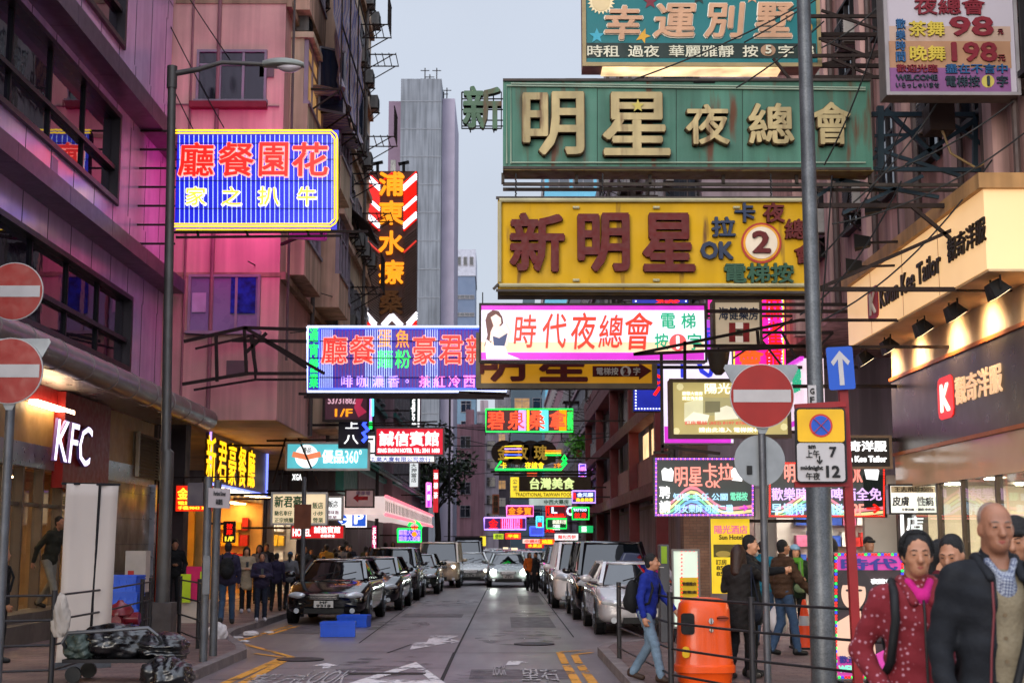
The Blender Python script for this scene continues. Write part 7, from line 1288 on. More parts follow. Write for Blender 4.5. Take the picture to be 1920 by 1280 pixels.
# ================================================================== VEHICLES
TYRE = M('tyre_rubber', '#111112', .8, 0, .2, 8); RIM = M('alloy_rim', '#77787c', .3, .8, .1, 6); CHR = M('chrome', '#b8b8ba', .12, 1.0, .05, 3); GRL = M('grille_black', '#0b0b0c', .4)
CGL = GLASS('car_glass', dark='#0c1014', rough=.02); HLG = M('headlamp_glass', '#c4c8cc', .08, .3, .1, 10); HLE = E('headlamp_lit', '#f4fff4', 45); HLD = E('headlamp_dipped', '#fff0d8', 3.5, sample=False); TLR = M('tail_red', '#6a0c10', .2); PLT = M('plate_white', '#b8b4ae', .5); PLX = M('plate_letter', '#141414', .5)
def paint(n, c, rough=.22, metal=.3, coat=1): return M('paint_' + n, c, rough, metal, .05, 2, coat=coat)
def vehicle(kind, name, label, cat, X, Y, mat, yaw=0, lamp=None, plate=None, group=None, sc=1.0, taxi=False, sign=None):
    K = dict(
        sedan=dict(L=4.4, st=[(0, .66, .36, .50, .56), (.05, .76, .24, .56, .65), (.3, .83, .18, .64, .74), (.85, .86, .17, .78, .88), (1.25, .86, .17, .83, .94), (2.2, .86, .17, .83, .90), (3.4, .86, .17, .85, .92), (3.9, .84, .2, .86, .94), (4.3, .80, .26, .80, .90), (4.4, .72, .36, .70, .78)], g=(1.12, .94, 1.9, 3.05, 3.75, 1.30, .75, .57), wh=(.78, 3.5, .30), hl=(.60, .09, .60, .20, .15, .075), gr=(.30, .52, .62), pl=.43, it=(.55, .24, .34)),
        suv=dict(L=4.5, st=[(0, .70, .40, .60, .70), (.06, .80, .28, .70, .84), (.3, .87, .24, .80, .94), (.9, .90, .23, .88, 1.02), (1.2, .90, .23, .92, 1.05), (2.4, .90, .23, .94, 1.05), (3.8, .90, .23, .96, 1.06), (4.4, .88, .3, .98, 1.08), (4.5, .8, .4, .9, 1.0)], g=(1.0, 1.03, 1.7, 4.2, 4.42, 1.56, .78, .62), wh=(.82, 3.55, .35), hl=(.66, .08, .78, .18, .13, .085), gr=(.36, .68, .82), pl=.52, it=(.55, .33, .44)),
        mpv=dict(L=4.7, st=[(0, .74, .30, .66, .76), (.05, .84, .20, .74, .88), (.3, .90, .17, .84, .98), (.75, .92, .17, .92, 1.05), (1.5, .92, .17, .96, 1.06), (3.8, .92, .17, .98, 1.06), (4.6, .90, .25, .98, 1.06), (4.7, .82, .35, .9, 1.0)], g=(.62, 1.0, 1.45, 4.4, 4.62, 1.70, .82, .66), wh=(.85, 3.7, .33), hl=(.68, .08, .80, .19, .12, .10), gr=(.46, .52, .86), pl=.46, it=(.5, .24, .36)),
        van=dict(L=4.6, st=[(0, .70, .36, .78, .90), (.06, .78, .26, .86, 1.0), (.25, .82, .24, .92, 1.05), (.6, .84, .22, .95, 1.06), (2.4, .84, .22, .96, 1.06), (4.4, .84, .26, .96, 1.06), (4.6, .78, .36, .9, 1.0)], g=(.16, .98, .72, 4.35, 4.5, 1.72, .78, .68), wh=(.8, 3.4, .31), hl=(.60, .05, .80, .16, .08, .10), gr=(.34, .74, .82), pl=.48, it=(.45, .30, .42)),
    )[kind]
    T = thing(name, label, cat, (0, 0, 0), group); L = K['L']; st = K['st']
    # lower body: lofted shell
    m = MB(); vs = []; n = 14
    for (y, hw, z0, zs, zt) in st:
        half = [(0, zt + .012), (hw * .5, zt), (hw * .82, zt - .025), (hw * .95, (zs + zt) / 2), (hw, zs - .02), (hw * 1.005, z0 + (zs - z0) * .5), (hw * .985, z0 + .1), (hw * .9, z0)]
        ringp = half + [(-x, z) for x, z in half[::-1] if x > 0]
        vs += [(x, y - (.1 * (1 - (x / hw) ** 2) if y < .35 else 0) * (1 - y / .35 if y < .35 else 0), z) for x, z in ringp]
    k = len(vs) // len(st); fs = [(i * k + j, i * k + (j + 1) % k, (i + 1) * k + (j + 1) % k, (i + 1) * k + j) for i in range(len(st) - 1) for j in range(k)] + [tuple(range(k - 1, -1, -1)), tuple((len(st) - 1) * k + j for j in range(k))]
    m.add(vs, [f[::-1] for f in fs]); m.build('body', mat, T, smooth=True, sub=1)
    ya, za, yb, yc, yd, zr, hb, ht = K['g']; c_ = .07
    def ringg(z, y0, y1, hw, r): return [(-hw + r, y0 - c_ * .8, z), (0, y0 - c_, z), (hw - r, y0 - c_ * .8, z), (hw, y0 + r, z), (hw, (y0 + y1) / 2, z), (hw, y1 - r, z), (hw - r, y1, z), (0, y1 + .03, z), (-hw + r, y1, z), (-hw, y1 - r, z), (-hw, (y0 + y1) / 2, z), (-hw, y0 + r, z)]
    G = []; lv = 4
    for i in range(lv + 1):
        t_ = i / lv; e_ = t_ ** 1.15; G += ringg(za - .04 + (zr - za + .02) * t_, ya + (yb - ya) * t_, yd + (yc - yd) * e_, hb + (ht - hb) * e_, .1)
    N = 12; m = MB(); m.add(G, [(i * N + j, i * N + (j + 1) % N, (i + 1) * N + (j + 1) % N, (i + 1) * N + j) for i in range(lv) for j in range(N)]); gl = m.build('windows', CGL, T, smooth=40)
    m = MB(); r1 = ringg(zr - .035, yb - .04, yc + .05, ht + .025, .12); r2 = ringg(zr + .005, yb + .02, yc, ht - .01, .14); r3 = ringg(zr + .03, yb + .3, yc - .2, ht * .6, .1); m.add(r1 + r2 + r3, [(i * N + j, i * N + (j + 1) % N, (i + 1) * N + (j + 1) % N, (i + 1) * N + j) for i in range(2) for j in range(N)] + [tuple(2 * N + j for j in range(N)), tuple(range(N - 1, -1, -1))]); m.build('roof', mat, T, smooth=True)
    m = MB()
    for s in (-1, 1):
        m.bar((s * (hb - .03), ya - .03, za - .03), (s * (ht - .0), yb - .03, zr), .07, .05); m.bar((s * (hb - .02), yd - .06, za - .03), (s * ht, yc, zr), .16, .06)
        for f_ in ((.42,) if kind == 'sedan' else (.34, .68)): ym = ya + (yd - ya) * f_ + .25; m.bar((s * (hb + .008), ym, za - .02), (s * (ht + .012), ym - .02, zr - .02), .07, .03)
        m.bar((s * (hb + .012), ya + .05, za - .01), (s * (hb + .012), yd - .05, za - .01), .03, .05)
    m.build('pillar', mat, T)
    # wheels
    y1, y2, r = K['wh']; hw = max(s_[1] for s_ in st)
    for yy in (y1, y2):
        for s in (-1, 1):
            a = MB(); a.lathe([(r * 1.16, -.12), (r * 1.16, .004)] if s > 0 else [(r * 1.16, -.004), (r * 1.16, .12)], (s * hw, yy, r + .02), 22, axis='x'); a.build('wheel_arch', GRL, T)
            w = MB(); w.lathe([(r * .8, -.19), (r * .98, -.185), (r, -.16), (r, -.02), (r * .96, .008), (r * .7, .012)] if s > 0 else [(r * .7, -.012), (r * .96, -.008), (r, .02), (r, .16), (r * .98, .185), (r * .8, .19)], (s * hw, yy, r), 22, axis='x'); wh = w.build('wheel', TYRE, T, smooth=40)
            q = MB(); q.lathe([(r * .62, -.01), (r * .62, .016)], (s * hw, yy, r), 16, axis='x'); 
            for kk in range(5): an = kk * 2 * math.pi / 5; q.bar((s * (hw + .018), yy, r), (s * (hw + .018), yy + r * .6 * math.cos(an), r + r * .6 * math.sin(an)), .05)
            q.build('rim', RIM, wh)
    # front
    hx, hy, hz, rx, ry, rz = K['hl']
    for s in (-1, 1):
        h = MB(); pts = []
        for i in range(7):
            for j in range(14): u, v = math.pi * i / 6, 2 * math.pi * j / 14; pts.append((s * hx + rx * math.sin(u) * math.cos(v), hy + ry * math.cos(u) * .9 + s * 0 + .10 * ((abs(s * hx + rx * math.sin(u) * math.cos(v)) - hx) / rx), hz + rz * math.sin(u) * math.sin(v)))
        h.add(pts, [(i * 14 + j, i * 14 + (j + 1) % 14, (i + 1) * 14 + (j + 1) % 14, (i + 1) * 14 + j) for i in range(6) for j in range(14)]); h.build('headlight', HLG, T, smooth=True)
        f = MB(); f.lathe([(.055, -.02), (.055, .0), (.03, .02)], (s * (hx - .02), .0, K['it'][1] + .05), 12, axis='y'); f.build('fog_lamp', HLG, T)
        if lamp:
            f = MB(); f.lathe([(.12 if lamp is HLE else .07, -.03), (.06, .0)], (s * hx, hy - ry - .02, hz), 14, axis='y'); f.build('bulb', lamp, T)
        mi = MB(); pts = []
        for i in range(6):
            for j in range(10): u, v = math.pi * i / 5, 2 * math.pi * j / 10; pts.append((s * (hb + .22) + .12 * math.cos(u), ya + .33 + .06 * math.sin(u) * math.cos(v), za + .07 + .075 * math.sin(u) * math.sin(v)))
        mi.add(pts, [(i * 10 + j, i * 10 + (j + 1) % 10, (i + 1) * 10 + (j + 1) % 10, (i + 1) * 10 + j) for i in range(5) for j in range(10)]); mi.bar((s * (hb - .02), ya + .34, za + .03), (s * (hb + .15), ya + .33, za + .05), .05); mi.build('mirror', mat, T, smooth=40)
    gw, g0, g1 = K['gr']; m = MB(); m.box((-gw, -.115, g0), (gw, .1, g1)); m.build('grille', GRL, T); m = MB()
    for i in range(3): z = g0 + (g1 - g0) * (i + .5) / 3; m.box((-gw + .02, -.125, z - .008), (gw - .02, -.116, z + .008))
    m.box((-gw - .01, -.124, g1), (gw + .01, -.05, g1 + .018)); m.build('grille_slat', CHR, T)
    iw, i0, i1 = K['it']; MB().box((-iw * .75, -.085, i0), (iw * .75, .1, i1)).build('air_intake', GRL, T)
    m = MB(); pz = K['pl']; m.box((-.2, -.135, pz - .07), (.2, -.12, pz + .07)); pl = m.build('number_plate', PLT, T)
    if plate:
        l = MB(); a, b = plate.split(); put(l, a, (Vector((0, -.136, 0)), X_, Z_, -Y_), -.08, pz + .005, .08, pz + .06, d=.003, bold=.03); put(l, b, (Vector((0, -.136, 0)), X_, Z_, -Y_), -.15, pz - .06, .15, pz - .005, d=.003, bold=.03); l.build('lettering', PLX, pl)
    m = MB(); m.bar((-.3, ya - .06, za + .03), (.15, ya + .12, za + .14), .02); m.bar((.1, ya - .06, za + .03), (.5, ya + .1, za + .12), .02); m.build('wiper', BLK, T)
    if taxi: MB().box((-.18, (yb + yc) / 2 - .06, zr + .03), (.18, (yb + yc) / 2 + .06, zr + .15)).build('roof_sign', E('taxi_roof_lamp', '#ffe8c0', 1.2, sample=False), T)
    T.location = (X, Y, 0); T.rotation_euler = (0, 0, yaw); T.scale = (sc, sc, sc); return T
BKP = paint('black', '#060608', .15, .1); GRP = paint('grey', '#3c3e42', .25, .6); SLV = paint('silver', '#aaa8a2', .25, .3); BGE = paint('beige', '#b5a48c', .3, .1); WHT_ = paint('white_pearl', '#d8cfcd', .25, 0); LGR = paint('light_grey', '#b0acae', .25, .2); DBL = paint('dark_green', '#1d2622', .2, .4); TXR = paint('taxi_red', '#8a1414', .3, .1)
def cx(px, Y): return (px - 940) * Y / F
vehicle('sedan', 'saloon_car', 'glossy black saloon car parked by the blue crates with a white number plate', 'car', cx(614, 30), 30.0, BKP, R(-1.5), plate='MF 9318')
vehicle('sedan', 'saloon_car', 'black saloon car parked second in the row behind the one by the crates', 'car', cx(688, 35.9), 36.0, paint('black2', '#0a0b10', .18, .2), R(-1), plate='RK 2207')
vehicle('suv', 'estate_car', 'dark grey tall estate car parked between black saloons and the beige van', 'car', cx(731, 42.5), 42.5, GRP, 0, plate='PT 518', sc=.98)
vehicle('sedan', 'saloon_car', 'dark saloon car squeezed behind the grey estate car', 'car', cx(776, 48.2), 48.2, DBL, 0, plate='LB 66')
vehicle('van', 'van', 'beige minibus van with lit headlamps beside the parked row', 'van', cx(823, 55.2), 55.2, BGE, 0, lamp=HLD, plate='NV 403')
vehicle('sedan', 'saloon_car', 'silver beige saloon car queueing behind the beige van', 'car', cx(883, 58.4), 58.5, SLV, R(2), lamp=HLD, plate='SE 119')
vehicle('sedan', 'saloon_car', 'silver-green saloon car driving up the road with dazzling headlamps', 'car', cx(953, 55.8), 55.8, paint('silver_green', '#868c8a', .25, .2), 0, lamp=HLE, plate='MC 717', sc=.98)
vehicle('sedan', 'saloon_car', 'saloon car with red-tinted roof following the dazzling headlamps', 'car', cx(930, 66), 66, GRP, 0, plate='GT 38')
vehicle('sedan', 'saloon_car', 'pale grey saloon car parked behind the man in the blue fleece', 'car', 2.62, 26.2, LGR, R(1), plate='NK 852')
vehicle('mpv', 'people_carrier', 'shiny black people carrier parked between the grey saloon and white van', 'car', 2.52, 31.4, BKP, 0, plate='TA 90')
vehicle('mpv', 'van', 'white pearl people carrier parked behind the black one', 'van', 2.26, 37.2, WHT_, 0, plate='VR 21')
vehicle('suv', 'estate_car', 'dark estate car parked beside the two people at the road edge', 'car', 2.35, 48, GRP, 0)
vehicle('sedan', 'saloon_car', 'silver saloon car parked beyond the pair standing at the road edge', 'car', 2.3, 54, SLV, 0)
vehicle('van', 'minibus', 'dark minibus showing over the silver queueing car', 'minibus', cx(874, 74), 74, paint('charcoal', '#2a2a2c', .3, .2), 0, sc=1.05)
p = onY(853, 1006, 90); T = thing('box_truck', 'tall black box truck blocking the far lane', 'truck', (cx(880, 90), 90, 0)); a, b = onY(853, 1040, 90), onY(903, 1006, 90); m = MB().box((a.x, 90, .7), (b.x, 95, b.z)); m.build('box', M('truck_black', '#141216', .6), T); MB().box((a.x + .1, 88.6, .5), (b.x - .1, 89.9, 1.9)).build('cab', GRP, T, bevel=.08); MB().box((a.x + .2, 88.55, 1.2), (b.x - .2, 88.6, 1.8)).build('windscreen', CGL, T); m = MB()
for x in (a.x + .3, b.x - .3):
    for y in (89.3, 94): m.lathe([(.42, -.12), (.42, .12)], (x, y, .42), 16, axis='x')
m.build('wheel', TYRE, T)
for i, (px, Y, mt, lab) in enumerate(((965, 82, TXR, 'red taxi in the far traffic with a lit roof sign, closer of two'), (948, 100, TXR, 'red taxi in the far traffic with a lit roof sign, farther of two'))): vehicle('sedan', 'taxi', lab, 'taxi', cx(px, Y), Y, mt, 0, lamp=HLD, taxi=True, group='red taxis in the far traffic')
for i, (px, Y, mt, lab) in enumerate(((905, 84, SLV, 'silver car in the far traffic left of the taxis'), (925, 112, WHT_, 'white car deep in the far traffic'), (985, 74, GRP, 'grey car parked beside the distant red taxi'), (1004, 66, LGR, 'light grey car parked beyond the silver saloon'), (975, 95, BKP, 'black car parked past the distant red taxi'), (958, 125, SLV, 'tiny silver car at the end of the traffic'))): vehicle('sedan', 'saloon_car', lab.replace(' left of', ' beside'), 'car', cx(px, Y), Y, mt, 0, lamp=HLD if i in (1, 5) else None)
# ================================================================== PEOPLE: smooth-blended bodies meshed from distance fields
def surfnet(f, o, h):
    s = f < 0; nx, ny, nz = f.shape
    c = np.zeros((nx - 1, ny - 1, nz - 1), np.int8)
    for dx in (0, 1):
        for dy in (0, 1):
            for dz in (0, 1): c += s[dx:nx - 1 + dx, dy:ny - 1 + dy, dz:nz - 1 + dz]
    act = (c > 0) & (c < 8); idx = np.argwhere(act)
    if len(idx) == 0: return np.zeros((0, 3)), np.zeros((0, 4), int)
    num = -np.ones(act.shape, np.int64); num[act] = np.arange(len(idx)); P = np.zeros((len(idx), 3)); W = np.zeros(len(idx)); I, J, K = idx.T
    cor = [(a, b, d) for a in (0, 1) for b in (0, 1) for d in (0, 1)]
    for u in cor:
        for ax in range(3):
            if u[ax] == 0:
                v = list(u); v[ax] = 1; fa = f[I + u[0], J + u[1], K + u[2]]; fb = f[I + v[0], J + v[1], K + v[2]]; x = (fa < 0) != (fb < 0); t = fa / (fa - fb + 1e-12)
                for q in range(3): P[:, q] += np.where(x, u[q] + (t if q == ax else 0), 0)
                W += x
    P = o + (idx + P / W[:, None]) * h; Q = []
    for ax in range(3):
        a = [slice(None)] * 3; b = [slice(None)] * 3; a[ax] = slice(0, -1); b[ax] = slice(1, None); e = s[tuple(a)] != s[tuple(b)]; E_ = np.argwhere(e); b1, b2 = (ax + 1) % 3, (ax + 2) % 3
        E_ = E_[(E_[:, b1] > 0) & (E_[:, b2] > 0) & (E_[:, b1] < f.shape[b1] - 1) & (E_[:, b2] < f.shape[b2] - 1)]
        def cell(d1, d2): q = E_.copy(); q[:, b1] -= d1; q[:, b2] -= d2; return num[q[:, 0], q[:, 1], q[:, 2]]
        quad = np.stack([cell(1, 1), cell(0, 1), cell(0, 0), cell(1, 0)], 1); ins = s[E_[:, 0], E_[:, 1], E_[:, 2]]; quad[~ins] = quad[~ins][:, ::-1]; Q.append(quad)
    Q = np.concatenate(Q); return P, Q[(Q >= 0).all(1)]
HS = [.91]
class Fld:
    def __init__(s, h): s.p = []; s.h = h; s.post = None
    def cap(s, a, b, ra, rb=None, k=.03, sub=False): s.p.append(('c', np.array(a, float), np.array(b, float), ra, ra if rb is None else rb, k, sub)); return s
    def ell(s, c, r, k=.03, sub=False, rot=None):
        if rot is not None: r = [q * HS[0] for q in r]
        s.p.append(('e', np.array(c, float), np.array(r, float), rot, 0, k, sub)); return s
    def mesh(s, name, mat, parent):
        lo = np.array([1e9] * 3); hi = -lo; bb = []
        for q in s.p:
            if q[0] == 'c': r = max(q[3], q[4]); l = np.minimum(q[1], q[2]) - r; u = np.maximum(q[1], q[2]) + r
            else: r = q[2].max() if q[3] is not None else q[2]; l = q[1] - r; u = q[1] + r
            bb.append((l, u))
            if not q[6]: lo = np.minimum(lo, l); hi = np.maximum(hi, u)
        h = s.h; lo = lo - 3 * h; n = np.ceil((hi + 3 * h - lo) / h).astype(int) + 1; f = np.full(n, .2, np.float32)
        for q, (l, u) in zip(s.p, bb):
            m = q[5] + 2.5 * h; i0 = np.maximum(0, np.floor((l - m - lo) / h).astype(int)); i1 = np.minimum(n, np.ceil((u + m - lo) / h).astype(int) + 1)
            if (i1 <= i0).any(): continue
            X = [lo[a] + np.arange(i0[a], i1[a]) * h for a in range(3)]; x, y, z = np.meshgrid(*X, indexing='ij', sparse=True)
            if q[0] == 'c':
                a, b = q[1], q[2]; d = b - a; L2 = max(d @ d, 1e-9); t = np.clip(((x - a[0]) * d[0] + (y - a[1]) * d[1] + (z - a[2]) * d[2]) / L2, 0, 1); g = np.sqrt((x - a[0] - d[0] * t) ** 2 + (y - a[1] - d[1] * t) ** 2 + (z - a[2] - d[2] * t) ** 2) - (q[3] + (q[4] - q[3]) * t)
            else:
                c, r = q[1], q[2]; dx, dy, dz = x - c[0], y - c[1], z - c[2]
                if q[3] is not None: Rm = q[3]; dx, dy, dz = Rm[0][0] * dx + Rm[1][0] * dy + Rm[2][0] * dz, Rm[0][1] * dx + Rm[1][1] * dy + Rm[2][1] * dz, Rm[0][2] * dx + Rm[1][2] * dy + Rm[2][2] * dz
                k0 = np.sqrt((dx / r[0]) ** 2 + (dy / r[1]) ** 2 + (dz / r[2]) ** 2); k1 = np.sqrt((dx / r[0] ** 2) ** 2 + (dy / r[1] ** 2) ** 2 + (dz / r[2] ** 2) ** 2); g = k0 * (k0 - 1) / np.maximum(k1, 1e-6)
            B = f[i0[0]:i1[0], i0[1]:i1[1], i0[2]:i1[2]]; k = q[5]
            if q[6]: g = -g; hh = np.maximum(k - np.abs(B - g), 0) / k; B[...] = np.maximum(B, g) + hh * hh * k / 4
            else: hh = np.maximum(k - np.abs(B - g), 0) / k; B[...] = np.minimum(B, g) - hh * hh * k / 4
        if s.post: X = [lo[a] + np.arange(n[a]) * h for a in range(3)]; f = s.post(f, *np.meshgrid(*X, indexing='ij', sparse=True))
        f[0] = f[-1] = .1; f[:, 0] = f[:, -1] = .1; f[:, :, 0] = f[:, :, -1] = .1
        P, Q = surfnet(f, lo, h); me = bpy.data.meshes.new(name); me.from_pydata(P.tolist(), [], Q.tolist()); me.materials.append(mat); me.polygons.foreach_set('use_smooth', [True] * len(me.polygons)); me.update()
        o = bpy.data.objects.new(name, me); COL.objects.link(o); o.parent = parent; OFF[o.name] = Vector(); return o
SKIN = M('skin', '#96684e', .5, 0, .18, 9, spec=.4); SKIN2 = M('skin_pale', '#b88464', .5, 0, .15, 9, spec=.4); HAIR = M('hair_black', '#0b0909', .5, 0, .4, 20, bump=.6); HAIRB = M('hair_brown', '#2a1710', .4, 0, .3, 20, bump=.3); HAIRG = M('hair_grey', '#6f5f56', .6, 0, .2, 30, bump=.3)
EYEW = M('eye_white', '#a89c94', .25); EYED = M('eye_dark', '#1a0f0b', .15); LIP = M('lip', '#8a4a40', .45)
def cloth(n, c, **k): return M('cloth_' + n, c, k.pop('rough', .85), 0, .18, k.pop('scale', 5), bump=k.pop('bump', .35), fine=.08, spec=.25, **k)
def rotz(v, a, c=(0, 0)): x, y = v[0] - c[0], v[1] - c[1]; return (c[0] + x * math.cos(a) - y * math.sin(a), c[1] + x * math.sin(a) + y * math.cos(a), v[2])
ARM = dict(down=((.24, .02, 1.12), (.235, -.05, .88)), fwd=((.235, -.12, 1.13), (.215, -.30, .96)), back=((.24, .14, 1.12), (.235, .16, .88)), phone=((.235, -.02, 1.13), (.07, -.27, 1.12)), pocket=((.265, .07, 1.13), (.185, -.10, .96)), hug=((.26, -.22, 1.26), (.06, -.42, 1.28)), bag=((.25, .03, 1.13), (.25, -.03, .88)))
def hand(F_, wr, dr, side, inward, k=.006, curl=.5, s=1.0):
    """palm, four unequal bent fingers and a thumb on the side of the palm"""
    wr = np.array(wr); d = np.array(dr, float); d /= np.linalg.norm(d); t = np.array(inward, float); t = t - d * (t @ d); t /= np.linalg.norm(t); w = np.cross(d, t) * side; c = wr + d * .05 * s
    F_.ell(wr + d * .05 * s, (.03 * s,) * 3, k); F_.cap(wr, wr + d * .085 * s, .027 * s, .030 * s, .02)
    for i, L in enumerate((.068, .076, .070, .055)):
        b = wr + d * .092 * s + w * (.030 - .020 * i) * s; m_ = b + (d * (1 - curl * .5) + t * curl * .6) * L * .55 * s; e = m_ + (d * (1 - curl * 1.3) + t * curl * 1.2) * L * .5 * s; F_.cap(b - d * .02 * s, m_, .0100 * s, .0092 * s, k); F_.cap(m_, e, .0090 * s, .0075 * s, k)
    b = wr + d * .035 * s + w * .028 * s; m_ = b + (w * .6 + d * .5 + t * .4) * .045 * s; F_.cap(b, m_, .0125 * s, .011 * s, .008); F_.cap(m_, m_ + (d * .8 + t * .5) * .032 * s, .0105 * s, .009 * s, k)
def person(label, x, y, z, h, yaw=0, top=None, legs=None, hair='short', hairm=None, skin=None, stride=.0, arms=('down', 'down'), res=.016, coat=.80, lean=0, headyaw=0, nod=0, puff=0, shoe=None, fat=1.0, group=None, face=0, cap=None, pack=None, extra=None, skirt=None, hood=False, scarf=None, bald=False):
    T = thing('person', label, 'person', (0, 0, 0), group); skin = skin or SKIN; hairm = hairm or HAIR; shoe = shoe or M('shoe_dark', '#151314', .5)
    ln = lambda p: (p[0], p[1] - lean * max(0, p[2] - .9), p[2])
    SH = .175 * (fat * .3 + .7); st = stride
    hip = [(-.09, 0, .90), (.09, 0, .90)]; kn = [(-.095, -.02 - st * .55, .49), (.095, -.02 + st * .28, .50 + abs(st) * .0)]; an = [(-.10, .0 - st, .085), (.10, st * 1.05, .085 + max(0, st) * .16)]
    if st: kn[1] = (.095, -.03 + st * .15, .48)
    F_ = Fld(res); ch = ln((0, 0, 1.24)); nk = ln((0, .005, 1.42)); hd = ln((0, -.025, 1.585)); hd = (hd[0], hd[1] - nod * .04, hd[2] - nod * .02)
    F_.ell(ln((0, 0, 1.30)), (.15, .095, .13)).ell(ln((0, 0, 1.12)), (.13, .09, .13)).ell((0, .005, .95), (.15, .10, .12)); F_.cap(ln((-.15, 0, 1.37)), ln((.15, 0, 1.37)), .06, k=.05); F_.cap(nk, (hd[0], hd[1] + .03, hd[2] - .06), .055, .052, .04)
    def H(v): v = [q * HS[0] for q in v]; q = rotz(v, headyaw); q = (q[0], q[1] * math.cos(nod * .5) + q[2] * math.sin(-nod * .5) * -1 * 0 - q[2] * math.sin(nod * .5), q[2] * math.cos(nod * .5) + q[1] * math.sin(nod * .5)); return tuple(hd[i] + q[i] for i in range(3))
    Rz = ((math.cos(headyaw), -math.sin(headyaw), 0), (math.sin(headyaw), math.cos(headyaw), 0), (0, 0, 1)); RT = tuple(zip(*Rz)); RT = Rz
    F_.ell(H((0, .015, .03)), (.074, .092, .092), .03, rot=RT).ell(H((0, -.018, -.035)), (.060, .072, .082), .03, rot=RT).ell(H((0, -.055, -.085)), (.034, .032, .028), .03, rot=RT)
    for s in (-1, 1): F_.ell(H((s * .076, .012, -.01)), (.012, .022, .032), .008, rot=RT)
    if face:
        fs = .6 if face > 1 else 1
        F_.cap(H((0, -.088, .012)), H((0, -.112, -.030)), .010, .0145, .012); F_.ell(H((0, -.096, -.034)), (.019, .014, .011), .01, rot=RT)
        for s in (-1, 1):
            F_.ell(H((s * .031, -.102, .004)), (.019, .014, .011), .012, sub=True, rot=RT); F_.ell(H((s * .031, -.080, .002)), (.017, .014, .012), .004, rot=RT); F_.cap(H((s * .014, -.089, .024)), H((s * .047, -.076, .026)), .009, .008, .012); F_.ell(H((s * .040, -.062, -.026)), (.020, .018, .018), .025, rot=RT)
            F_.cap(H((s * .026, -.091, -.036)), H((s * .036, -.078, -.064)), .0012, .0012, .012, sub=True)
        F_.cap(H((-.022, -.081, -.060)), H((.022, -.081, -.060)), .0085, .0085, .008); F_.cap(H((-.018, -.080, -.070)), H((.018, -.080, -.070)), .0085, .0085, .006); F_.cap(H((-.026, -.092, -.0648)), H((.026, -.092, -.0648)), .0032, .0032, .004, sub=True)
    else: F_.ell(H((0, -.092, -.018)), (.014, .02, .022), .014, rot=RT); [F_.ell(H((s * .032, -.098, .006)), (.02, .014, .010), .012, sub=True, rot=RT) for s in (-1, 1)]
    W = []
    for i, s in ((0, -1), (1, 1)):
        a = arms[i]; e, w = ARM[a] if isinstance(a, str) else a; e = ln((s * e[0], e[1], e[2])); w = ln((s * w[0], w[1], w[2])); W.append((e, w)); F_.cap(ln((s * SH, 0, 1.37)), e, .046, .038, .03).cap(e, w, .038, .027, .015)
        dr = np.array(w) - np.array(e)
        if a != 'pocket': hand(F_, np.array(w) + dr / np.linalg.norm(dr) * .02, dr + np.array((0, -.02, 0)), s if a in ('phone', 'hug') else -s, (-s, -.3, .1) if a not in ('phone',) else (-s * .5, .2, .6), k=.005, curl=.55)
        F_.cap(hip[i], kn[i], .072, .05, .03).cap(kn[i], an[i], .05, .036, .015)
    F_.mesh('body', skin, T)
    # trousers
    L_ = Fld(res); e = .018
    if skirt: L_.cap((0, 0, .95), (0, 0, .62), .15, .2, .04)
    L_.ell((0, .008, .95), (.165 * fat, .12, .13), .04)
    for i in (0, 1): L_.cap(hip[i], kn[i], .088, .066, .03).cap(kn[i], (an[i][0], an[i][1], an[i][2] - .01), .066, .058, .02)
    L_.post = lambda f, X, Y, Z: np.maximum(f + .004 * np.sin(Z * 55 + X * 30) * np.sin(Y * 38 + Z * 16), .055 - Z)
    L_.mesh('trousers', legs or cloth('denim_dark', '#1f2836'), T)
    for i in (0, 1):
        S_ = Fld(min(res, .014)); a = an[i]; tip = max(0, a[2] - .1); S_.cap((a[0], a[1] + .045, a[2] - .035), (a[0] * 1.12, a[1] - .13, .038 if tip < .02 else a[2] - .06 - .02), .042, .038, .03).cap((a[0], a[1] + .03, a[2] + .0), (a[0], a[1] - .01, a[2]), .048, .05, .03); S_.post = (lambda zz: (lambda f, X, Y, Z: np.maximum(f, zz - Z)))(.004 if tip < .02 else -1); S_.mesh('shoe', shoe, T)
    # top / coat
    J = Fld(res); J.ell(ln((0, 0, 1.29)), (.185 * fat, .128 * fat + puff, .16), .05).ell(ln((0, -.005, 1.10)), (.168 * fat, .125 * fat + puff, .16), .05).ell((0, 0, .93), (.178 * fat, .13 * fat + puff, .15), .05)
    if coat < .72: J.cap((0, 0, .93), (0, 0, coat + .1), .15, .175, .05)
    J.cap(ln((-SH + .03, .0, 1.385)), ln((SH - .03, .0, 1.385)), .066 + puff * .3, k=.05); J.cap(ln((0, .01, 1.40)), ln((0, .01, 1.46)), .075, .066, .02)
    for i, s in ((0, -1), (1, 1)):
        e_, w_ = W[i]; J.cap(ln((s * SH, 0, 1.375)), e_, .062 + puff, .051 + puff, .035).cap(e_, w_, .051 + puff, .041 + puff * .6, .02)
    if hood: J.ell(ln((0, .09, 1.42)), (.11, .07, .09), .03)
    zt = 1.47
    def jpost(f, X, Y, Z):
        f = f + .0055 * np.sin(Z * 46 + Y * 25) * np.sin(X * 33 + Z * 21) + (.010 * np.abs(np.sin(Z * 38)) - .006 if puff else 0)
        f = np.maximum(f, coat - Z); return np.maximum(f, -(np.sqrt((X - nk[0]) ** 2 + (Y - nk[1] + .012) ** 2) - .058) if 0 else -np.minimum(.02, np.inf))if 0 else f
    J.post = jpost; J.mesh('jacket', top or cloth('black', '#121214'), T)
